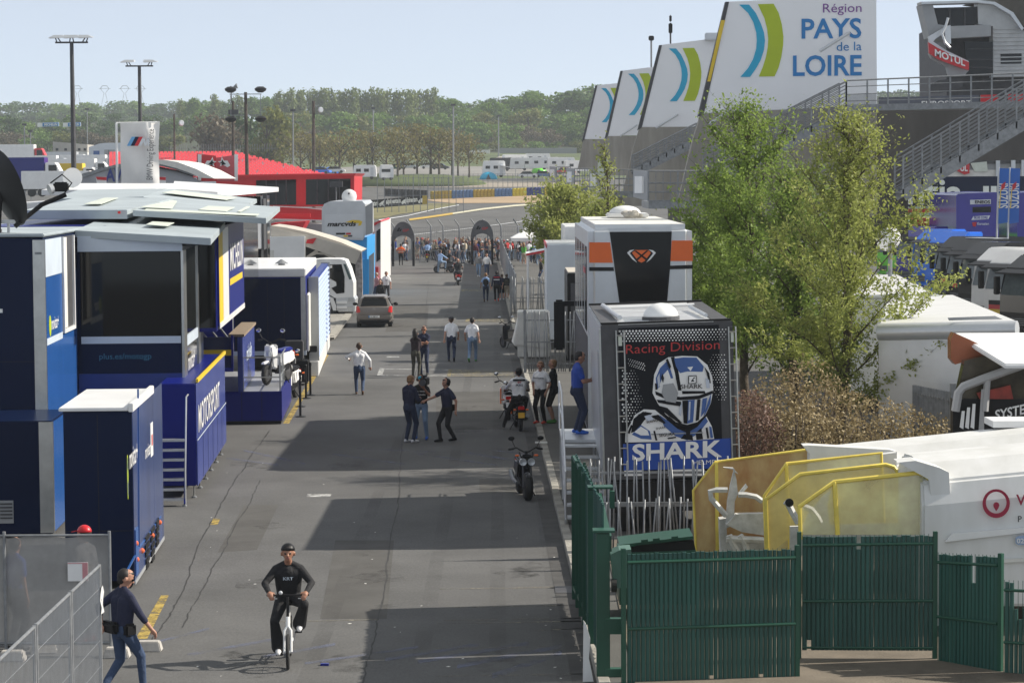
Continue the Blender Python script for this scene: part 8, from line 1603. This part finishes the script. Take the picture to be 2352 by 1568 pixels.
person('man in dark polo with headset and radio gesturing beside the television crew', G(1028, 1014), D(128), 'reach', 'navy', 'black', 'black', HAIR_D, 'short', 'short', 'long', 1.74, .0135, SKIN, bulk=1.05, extras=('headset', 'radio'))
tvc = thing('television_camera', 'black shoulder television camera with cyan microphone cover', 'camera', cmn.location+Vector((.12, -.05, 0)), D(172))
MB().box(-.07, .07, -.28, .22, 1.46, 1.66).build('camera_body', M_black, tvc, bevel=.02); MB().lathe([(.06, 0), (.07, .05), (.075, .2), (.09, .24)], (0, .22, 1.56), (0, 1, 0), 14).build('lens', M_dgrey, tvc, smooth=True); MB().box(-.05, .05, -.05, .12, 1.68, 1.74).build('top_handle', M_black, tvc, bevel=.01); MB().lathe([(.03, 0), (.045, .05), (.03, .22)], (.12, .1, 1.68), (0, 1, 0), 10).build('microphone_cover', paint('cyan_foam', (.05, .35, .50), .9), tvc, smooth=True)
person('scooter rider in white jacket with red crest sitting at the kerb', s2.location, s2.rotation_euler[2], 'wait_ride', 'white', 'black', 'black', HAIR_D, 'short', 'long', 'long', 1.80, .0135, bulk=1.15, extras=(('print', 'PUIG', M_navy, -1, .30), ('stripe', C_['black'], .44), ('print', 'oo', M_red, -1, .38)))
person('young man in white t-shirt with black chest band and coral shoes', G(1243, 972, .11), D(150), 'pockets', 'white', 'black', 'coral', HAIR_F, 'short', 'short', 'long', 1.78, .0135, extras=(('print', 'fortune', M_black, 1, .33),))
person('bearded man in black t-shirt and black shorts chatting on the sidewalk', G(1272, 971, .11), D(80), 'crossed', 'black', 'black', 'green', HAIR_F, 'short', 'short', 'shorts', 1.82, .0135)
person('dark bearded man in royal blue polo standing on the access stairs', (1.42, 54.3, 1.40), D(-78), 'phone', 'blue', 'dkjeans', 'blue', HAIR_D, 'short', 'short', 'long', 1.84, .0135, SKIN2, bulk=1.05)
person('person in red cap standing behind the grey screened fence', (-6.50, 37.4, 0), D(60), 'stand', 'grey', 'black', 'coral', HAIR_D, 'short', 'long', 'long', 1.80, .015, extras=(('cap', M_red), 'cap'))
person('person in blue top with dark jacket sleeve cut by the picture edge', (-7.46, 36.8, 0), D(-40), 'stand2', 'blue', 'black', 'black', HAIR_D, 'short', 'short', 'long', 1.72, .018)
# far people with a place of their own
v = .024
person('bald man in black t-shirt riding the red scooter away', s3.location, s3.rotation_euler[2], 'ride', 'black', 'dkgrey', 'black', HAIR_D, 'bald', 'short', 'long', 1.80, v, bulk=1.15)
person('man in blue shirt riding a scooter towards the gate', s4.location, s4.rotation_euler[2], 'ride', 'sky', 'black', 'black', HAIR_D, 'short', 'long', 'long', 1.76, v, bulk=1.1)
person('man in pale blue shirt sitting astride a small dark scooter', G(1016, 628), D(-30), 'wait_ride', 'sky', 'ltjeans', 'black', HAIR_D, 'short', 'long', 'long', 1.80, v)
person('woman in long black dress leaning on the small dark scooter', G(1031, 625), D(-70), 'reach', 'black', 'black', 'brown', HAIR_B, 'short', 'short', 'long', 1.70, v, female=True, skirt=True)
person('man in grey sweater and light jeans walking towards the camera', G(1100, 636), D(175), 'walk', 'grey', 'ltjeans', 'white', HAIR_B, 'short', 'long', 'long', 1.78, v)
person('man in white sweater and jeans walking towards the camera beside the grey sweater', G(1118, 636), D(184), 'walk2', 'white', 'jeans', 'white', HAIR_D, 'short', 'long', 'long', 1.74, v)
person('woman with black backpack and pale top walking away along the fence', G(1116, 693), D(0), 'walk2', 'sky', 'dkjeans', 'brown', HAIR_F, 'bun', 'short', 'long', 1.70, v, female=True, extras=('backpack',))
person('man in navy team jacket with red shoulders walking away along the fence', G(1141, 692), D(0), 'walk', 'navy', 'black', 'coral', HAIR_D, 'short', 'long', 'long', 1.80, v, extras=(('stripe', M_red, .42), ('stripe', M_white, .28)))
person('boy in dark blue t-shirt and shorts beside the team jacket', G(1153, 689), D(10), 'stand', 'navy', 'black', 'white', HAIR_B, 'short', 'short', 'shorts', 1.52, v)
person('boy in black t-shirt and beige shorts with a printed backpack', G(1164, 689), D(-5), 'walk', 'black', 'beige', 'black', HAIR_B, 'short', 'short', 'shorts', 1.55, v, extras=(('backpack', C_['olive']),))
person('man in white polo with a camera strap standing beyond the hatchback', G(888, 694), D(178), 'stand2', 'white', 'dkgrey', 'black', HAIR_G, 'short', 'short', 'long', 1.78, v, extras=(('lanyard', M_black),))
person('older man in red checked shirt standing by the red edged trailer', G(866, 696), D(120), 'pockets', 'pink', 'jeans', 'black', HAIR_G, 'short', 'long', 'long', 1.76, v)
person('woman in black jacket with green stripe standing behind the hatchback', G(874, 712), D(160), 'stand', 'black', 'black', 'black', HAIR_D, 'long', 'long', 'long', 1.64, v, female=True, extras=(('stripe', C_['green'], .2),))
person('steward in orange vest standing under the first grey arch', G(921, 609), D(0), 'hips', 'orange', 'black', 'black', HAIR_D, 'short', 'short', 'long', 1.78, v, bulk=1.1, extras=('vest',))
person('steward in orange vest beside the crowd at the second grey arch', G(1079, 604), D(-60), 'stand2', 'orange', 'black', 'black', HAIR_D, 'short', 'short', 'long', 1.76, v, extras=('vest',))
person('man in yellow shirt and black jacket waiting beside the white box trailer', G(1243, 653), D(100), 'pockets', 'black', 'jeans', 'black', HAIR_D, 'short', 'long', 'long', 1.76, v, extras=(('stripe', C_['yellow'], .3),))
person('grey haired man bending down behind the white covered cabinet', (P(1240, 700, 98.5).x, 98.5, .11), D(95), 'bent', 'black', 'dkgrey', 'black', HAIR_G, 'short', 'long', 'long', 1.80, v)
# the crowd at the gate
rc = random.Random(21); CR_ = []
tops = ['black', 'dkgrey', 'black', 'black', 'dkgrey', 'navy', 'black', 'navy', 'white', 'grey', 'blue', 'sky', 'maroon', 'olive', 'black', 'beige']; bots = ['black', 'dkjeans', 'jeans', 'beige', 'dkgrey', 'ltjeans']
hairs = [(HAIR_D, 'dark haired'), (HAIR_B, 'brown haired'), (HAIR_F, 'fair haired'), (HAIR_G, 'grey haired')]
seen = set()
def crowd(n, xr, yr, where, tset, poses, face):
    k = 0; tries = 0
    while k < n and tries < 900:
        tries += 1; px = rc.uniform(*xr); py = rc.uniform(*yr); g = G(px, py)
        if any((g-q).length < .42 for q in CR_): continue
        tp = rc.choice(tset); bt = rc.choice(bots); hc, hn = rc.choice(hairs); pose = rc.choice(poses); cap = rc.random() < .22; fem = rc.random() < .25; bag = rc.random() < .16
        lab = f"{hn} {'woman' if fem else 'man'} in {tp.replace('dk', 'dark ')} top and {bt.replace('dk', 'dark ').replace('lt', 'light ')} {'shorts' if bt == 'beige' else 'trousers'}{', capped,' if cap else ''}{' with backpack' if bag else ''} {where}"
        lab = lab.replace('dark jeans trousers', 'dark jeans').replace('light jeans trousers', 'light jeans').replace('jeans trousers', 'jeans')
        if lab in seen: continue
        seen.add(lab); CR_.append(g); k += 1
        ex = (['cap'] if cap else [])+([('cap', rc.choice([M_red, M_black, M_white, M_navy]))] if cap else [])+([('backpack', rc.choice([M_black, C_['red'], C_['navy'], C_['beige']]))] if bag else [])
        person(lab, g, face+rc.uniform(-1.1, 1.1), pose, tp, bt, rc.choice(['black', 'white', 'brown']), hc, 'long' if fem else 'short', rc.choice(['short', 'short', 'long']), 'shorts' if bt == 'beige' else 'long', rc.uniform(1.62, 1.84), .034, female=fem, group='crowd at the paddock gate', extras=ex)
pp = ['stand', 'stand2', 'crossed', 'pockets', 'hips', 'phone']
crowd(12, (950, 1008), (588, 600), 'by the track fence', tops, pp, 3.0)
crowd(8, (903, 948), (589, 600), 'beyond first arch', tops, pp, 2.6)
crowd(30, (1008, 1080), (588, 607), 'between the two arches', tops, pp, 1.5)
crowd(26, (1082, 1150), (586, 603), 'under the second arch', tops, pp, 2.8)
crowd(24, (1158, 1252), (588, 611), 'beside the event tent', tops+['green', 'yellow', 'red', 'pink', 'white'], pp, .4)
# ================================================================== SITE FENCES, LEFT FRONT
scf = thing('site_fence', 'site fence covered with grey mesh sheet beside the navy pod', 'fence', (-5.95, 36.3, 0))
b = MB(); nx, nz = 22, 8
for j in range(nz+1):
    for i in range(nx+1): b.v.append((-3.6+3.58*i/nx, .035+.02*math.sin(i*1.9+j*.7)+.012*math.sin(i*.8-j*1.3), .16+1.62*j/nz+(.025*math.sin(i*1.3) if j == nz else 0)))
b.f = [[j*(nx+1)+i, j*(nx+1)+i+1, (j+1)*(nx+1)+i+1, (j+1)*(nx+1)+i] for j in range(nz) for i in range(nx)]; b.m = [0]*len(b.f)
b.build('mesh_sheet', mat('grey_mesh_sheet', (.33, .325, .315), .9, 0, .12, 2.5, alpha=.87), scf, smooth=2)
for x in (-3.6, -1.55, 0): MB().tube([(x, 0, .03), (x, 0, 1.86)], .024, 8).build('post', M_galv, scf)
for z in (.2, 1.8): MB().tube([(-3.6, 0, z), (0, 0, z)], .018, 8).build('rail', M_galv, scf)
MB().box(-.62, -.32, -.012, -.004, 1.12, 1.40).build('notice', M_white, scf)
poly_on(scf, 'notice_print', [[(.215, 0), (.295, 0), (.295, .27), (.215, .27)], [(0, .255), (.22, .255), (.22, .268), (0, .268)]], (-.618, -.014, 1.125), UX, UZ, M_red, .003).data.materials[0] = mat('pink_print', (.55, .25, .27), .6, 0, .1)
M_block = mat('pale_concrete_block', (.42, .40, .37), .9, 0, .15, 5, .3, 30)
def block(lab, p, rz=0):
    t = thing('fence_block', lab, 'concrete block', p, rz, 'concrete feet of the site fences'); MB().hexa([(-.2, -.12, 0), (.2, -.12, 0), (.2, .12, 0), (-.2, .12, 0)], [(-.16, -.09, .15), (.16, -.09, .15), (.16, .09, .15), (-.16, .09, .15)]).build('block', M_block, t, bevel=.015)
block('concrete foot at the corner post of the screened fence', (-5.85, 36.2, 0)); block('concrete foot just behind the walking man', (-5.45, 36.7, 0)); block('concrete foot inside the fence corner, nearer the mesh panel', (-7.35, 36.0, 0)); block('concrete foot behind the mesh sheet', (-7.0, 36.6, 0), .2)
mp_ = thing('site_fence', 'bare wire mesh site fence panels running towards the camera', 'fence', (-5.55, 33.0, 0))
for ya, yb in ((0, -2.15), (-2.27, -4.45), (-4.57, -6.9), (-7.0, -9.3)):
    for yy in (ya, yb): MB().tube([(0, yy, .04), (0, yy, 1.88)], .024, 8).build('post', M_galv, mp_)
    for z in (.15, 1.86): MB().tube([(0, ya, z), (0, yb, z)], .02, 8).build('rail', M_galv, mp_)
    wr_ = MB(); n = 34
    for i in range(n): yv = ya+(yb-ya)*(i+.5)/n; wr_.box(-.003, .003, yv-.0022, yv+.0022, .15, 1.86)
    for z in (.5, .85, 1.2, 1.55): wr_.box(-.006, -.001, yb, ya, z-.003, z+.003)
    tag(wr_.build('wire_mesh', M_alu, mp_), kind='stuff')
b = MB(); 
for j in range(5):
    for i in range(3): b.v.append((.03+.012*math.sin(j*2+i), -.10+.10*i, 1.22+.36*j/4))
b.f = [[j*3+i, j*3+i+1, j*3+i+4, j*3+i+3] for j in range(4) for i in range(2)]; b.m = [0]*8; b.build('notice', M_white, mp_, smooth=2)
# ================================================================== CAMPSITE AND CAR PARK, FAR
rk = random.Random(31)
def caravan(label, px, py, Y, w_, h, rz, col=None, kind='caravan'):
    p = P(px, py, Y); t = thing(kind, label, kind, (p.x, Y, p.z), rz); c = col or M_white; L = w_/2
    MB().prism([(-L, 0, .45), (-L-.15, 0, .9), (-L+.1, 0, h-.1), (-L+.4, 0, h), (L-.4, 0, h), (L-.1, 0, h-.2), (L+.05, 0, 1.0), (L, 0, .45)], (0, 2.2, 0)).build('body', c, t, bevel=.06)
    for x in (-L*.55, L*.15): MB().box(x-.45, x+.45, -.02, -.003, h*.52, h*.52+.6).build('window', M_glass, t)
    MB().box(L*.5, L*.5+.6, -.025, -.003, .6, h-.5).build('door', M_silver, t)
    for x in ((-L*.6, L*.6) if kind != 'caravan' else (0,)): MB().lathe([(.2, -.1), (.34, -.09), (.34, .09), (.2, .1)], (x, .1, .34), (0, 1, 0), 12).build('wheel', M_rubber, t)
def smallcar(label, px, py, Y, m, rz=0.0):
    p = P(px, py, Y); t = thing('car', label, 'car', (p.x, Y, p.z), rz)
    MB().prism([(-2.1, 0, .3), (-2.1, 0, .8), (-1.2, 0, .92), (1.4, 0, .9), (2.05, 0, .75), (2.1, 0, .3)], (0, 1.7, 0)).build('body', m, t, bevel=.08); MB().prism([(-1.75, .1, .9), (-1.2, .1, 1.42), (.5, .1, 1.45), (1.25, .1, .9)], (0, 1.5, 0)).build('cabin', M_glass, t, bevel=.06); MB().box(-1.15, .5, .12, 1.55, 1.43, 1.48).build('roof', m, t, bevel=.02)
    for x in (-1.3, 1.3): MB().lathe([(.2, -.1), (.32, -.08), (.32, .08), (.2, .1)], (x, .06, .32), (0, 1, 0), 12).build('wheel', M_rubber, t)
caravan('white camper with two dark windows right behind the red building roof', 838, 412, 470, 4.3, 2.7, 0, None, 'camper')
caravan('white panel van parked on the slope beside the tree bank', 890, 414, 480, 2.4, 3.0, .2, None, 'van')
caravan('white box van with an open awning flap by the tall mast', 1135, 408, 500, 4.6, 3.4, 0, None, 'van'); caravan('dark caravan roof behind the white box van', 1165, 393, 560, 8, 3.0, 0, M_dgrey)
caravan('long white caravan in the middle of the field camp', 1205, 392, 560, 6.5, 2.9, .1); caravan('white caravan with square window, nearer the walkways', 1250, 391, 555, 6.5, 2.9, -.1); caravan('white camper at the end of the camp row', 1290, 393, 545, 6.0, 3.0, .1, None, 'camper'); caravan('low white caravan at the back of the camp', 1185, 381, 620, 6.0, 2.8, .3); caravan('second low white caravan at the back of the camp', 1235, 378, 640, 6.5, 2.8, 0); caravan('white caravan partly behind the sapling', 1330, 398, 540, 6.0, 2.8, .2)
smallcar('silver estate car parked before the long white caravans', 1213, 409, 540, M_silver); smallcar('silver car alone on the tarmac beyond the camp', 1085, 376, 780, M_silver); smallcar('blue grey car beside the silver estate in the camp', 1250, 408, 545, M_tb); smallcar('dark blue car at the far end of the tarmac', 1268, 376, 790, M_navy)
for i, (px, py, Y, m, lab) in enumerate([(690, 402, 520, M_white, 'white car parked behind the red grandstand end'), (735, 400, 520, M_tblue, 'blue car under the ochre trees'), (770, 398, 530, M_white, 'white car half hidden by ochre tree trunks'), (905, 391, 580, M_green, 'green car behind the tree bank'), (940, 389, 585, M_silver, 'silver car between two ochre trunks'), (985, 388, 590, M_white, 'white car at the right end of the tree bank'), (1010, 390, 580, M_dgrey, 'grey car by the tree bank end'), (1300, 401, 530, M_red, 'red car beside the last camper')]): smallcar(lab, px, py, Y, m, rk.uniform(-.3, .3))
def tent(label, px, py, Y, m, r=1.8, h=1.5):
    p = P(px, py, Y); t = thing('camping_tent', label, 'tent', (p.x, Y, p.z)); MB().ball((0, 0, 0), r, r*.8, h, 14, 5, half=True).build('canopy', m, t, smooth=2); MB().prism([(-.5, -r*.82, 0), (0, -r*.78, h*.7), (.5, -r*.82, 0)], (0, .3, 0)).build('entrance', M_dgrey, t)
tent('bright blue dome tent in front of the camp caravans', 1122, 412, 500, M_aqua); tent('sandy beige large tent at the back of the camp', 1156, 380, 640, M_beige, 3.4, 2.4); tent('green dome tent beside the silver estate car', 1238, 398, 560, M_lgreen); tent('blue dome tent under the ochre trees', 760, 398, 560, M_tblue); tent('grey green dome tent behind the tree bank', 925, 384, 610, M_olive if 'M_olive' in globals() else M_green)
bbn = thing('awning', 'slanted white awning stretched from the box van in the camp', 'awning', P(1148, 410, 498)); MB().hexa([(0, 0, 2.6), (3.2, 0, 1.9), (3.2, 2, 1.9), (0, 2, 2.6)], [(0, 0, 2.7), (3.2, 0, 2.0), (3.2, 2, 2.0), (0, 2, 2.7)]).build('canopy', M_white, bbn); MB().tube([(3.15, .1, 0), (3.15, .1, 1.95)], .06, 6).build('pole', M_galv, bbn)
# vehicles of the car park at far left
def ltruck(label, px, py, Y, w_, h, m, cabm, rz=0.0):
    p = P(px, py, Y); t = thing('lorry', label, 'lorry', (p.x, Y, p.z), rz); MB().box(-w_/2, w_/2, 0, 2.5, .9, h).build('box_body', m, t, bevel=.04); MB().prism([(w_/2+.1, .05, .5), (w_/2+.1, .05, h*.85), (w_/2+1.3, .05, h*.85), (w_/2+2.1, .05, h*.5), (w_/2+2.2, .05, .5)], (0, 2.4, 0)).build('cab', cabm, t, bevel=.06)
    MB().box(w_/2+.5, w_/2+1.5, .0, .045, h*.52, h*.78).build('window', M_glass, t)
    for x in (-w_*.35, -w_*.2, w_/2+1.1): MB().lathe([(.25, -.12), (.5, -.1), (.5, .1), (.25, .12)], (x, .15, .5), (0, 1, 0), 12).build('wheel', M_rubber, t)
for a in [('yellow sided lorry with a round print in the car park', 112, 438, 330, 9, 3.6, M_yellow, M_white), ('blue lorry at the picture edge in the car park', 36, 442, 300, 7, 4.2, M_blue, M_white), ('white motorhome lorry in front of the yellow sided one', 128, 452, 290, 8, 3.0, M_white, M_white), ('white lorry with cab in the car park middle', 150, 416, 380, 9, 3.4, M_white, M_white), ('white box lorry far back in the car park', 70, 400, 430, 9, 3.2, M_white, M_silver), ('white lorry behind the tall lamp post', 190, 400, 440, 8, 3.4, M_white, M_white), ('pale lorry at the rear row of the car park', 115, 388, 470, 10, 3.2, M_silver, M_white), ('red and white lorry at the picture edge rear row', 20, 392, 440, 9, 4.6, M_white, M_red)]: ltruck(*a)
smallcar('red car beside the arched hangar', 236, 420, 330, M_red); smallcar('dark car behind the tall lamp post', 200, 425, 330, M_navy); smallcar('red car at the back of the car park', 56, 378, 480, M_red)
for i, m in enumerate([M_tblue, M_blue, M_red, M_red, M_tblue]):
    p = P(78+i*9.5, 418, 340); o = MB().lathe([(.25, 0), (.3, .05), (.3, .8), (.25, .85)], n=12).build('barrel', m, loc=p); tag(o, ['bright blue barrel at the row end on the car park', 'deep blue barrel second in the row of barrels', 'red barrel beside the deep blue one', 'red barrel fourth in the row of barrels', 'bright blue barrel at the far row end'][i], 'barrel', 'barrels in the car park')
cpf = thing('mesh_fence', 'long grey mesh fence between car park and hangar', 'fence', P(130, 424, 350))
for i in range(26): MB().bar((-9+i*1.1, 0, 0), (-9+i*1.1, 0, 2.4), .09).build('post', M_galv, cpf)
for z in (.3, 1.2, 2.3): MB().bar((-9, 0, z), (19, 0, z), .05).build('rail', M_galv, cpf)
pf = thing('mesh_fence', 'tall mesh fence panels beside the red building and the advertising board', 'fence', P(905, 470, 330))
for i in range(13): MB().bar((-2.2+i*.95, 0, -1), (-2.2+i*.95, 0, 3.6), .08).build('post', M_galv, pf)
for z in (0, 1.2, 2.4, 3.5): MB().bar((-2.2, 0, z), (9.2, 0, z), .05).build('rail', M_galv, pf)
cf = thing('mesh_fence', 'long high mesh fence between the track and the camping field', 'fence', P(1110, 438, 500))
for i in range(34): MB().bar((-16+i*.95*1.05, 0, 0), (-16+i*.95*1.05, 0, 3.4), .09).build('post', M_galv, cf)
for z in (.4, 1.6, 3.3): MB().bar((-16, 0, z), (18, 0, z), .06).build('rail', M_galv, cf)
# ================================================================== HAZE
hm = bpy.data.materials.new('haze_air'); hm.use_nodes = True; hn = hm.node_tree.nodes; hn.remove(hn['Principled BSDF'])
pv = hn.new('ShaderNodeVolumePrincipled'); pv.inputs['Color'].default_value = (.86, .93, 1, 1); pv.inputs['Density'].default_value = 0.00019; pv.inputs['Anisotropy'].default_value = 0.2
hm.node_tree.links.new(pv.outputs[0], hn['Material Output'].inputs['Volume'])
HZ = MB().box(-3200, 3200, -80, 6500, -1.5, 112).build('haze', hm); tag(HZ, kind='stuff')
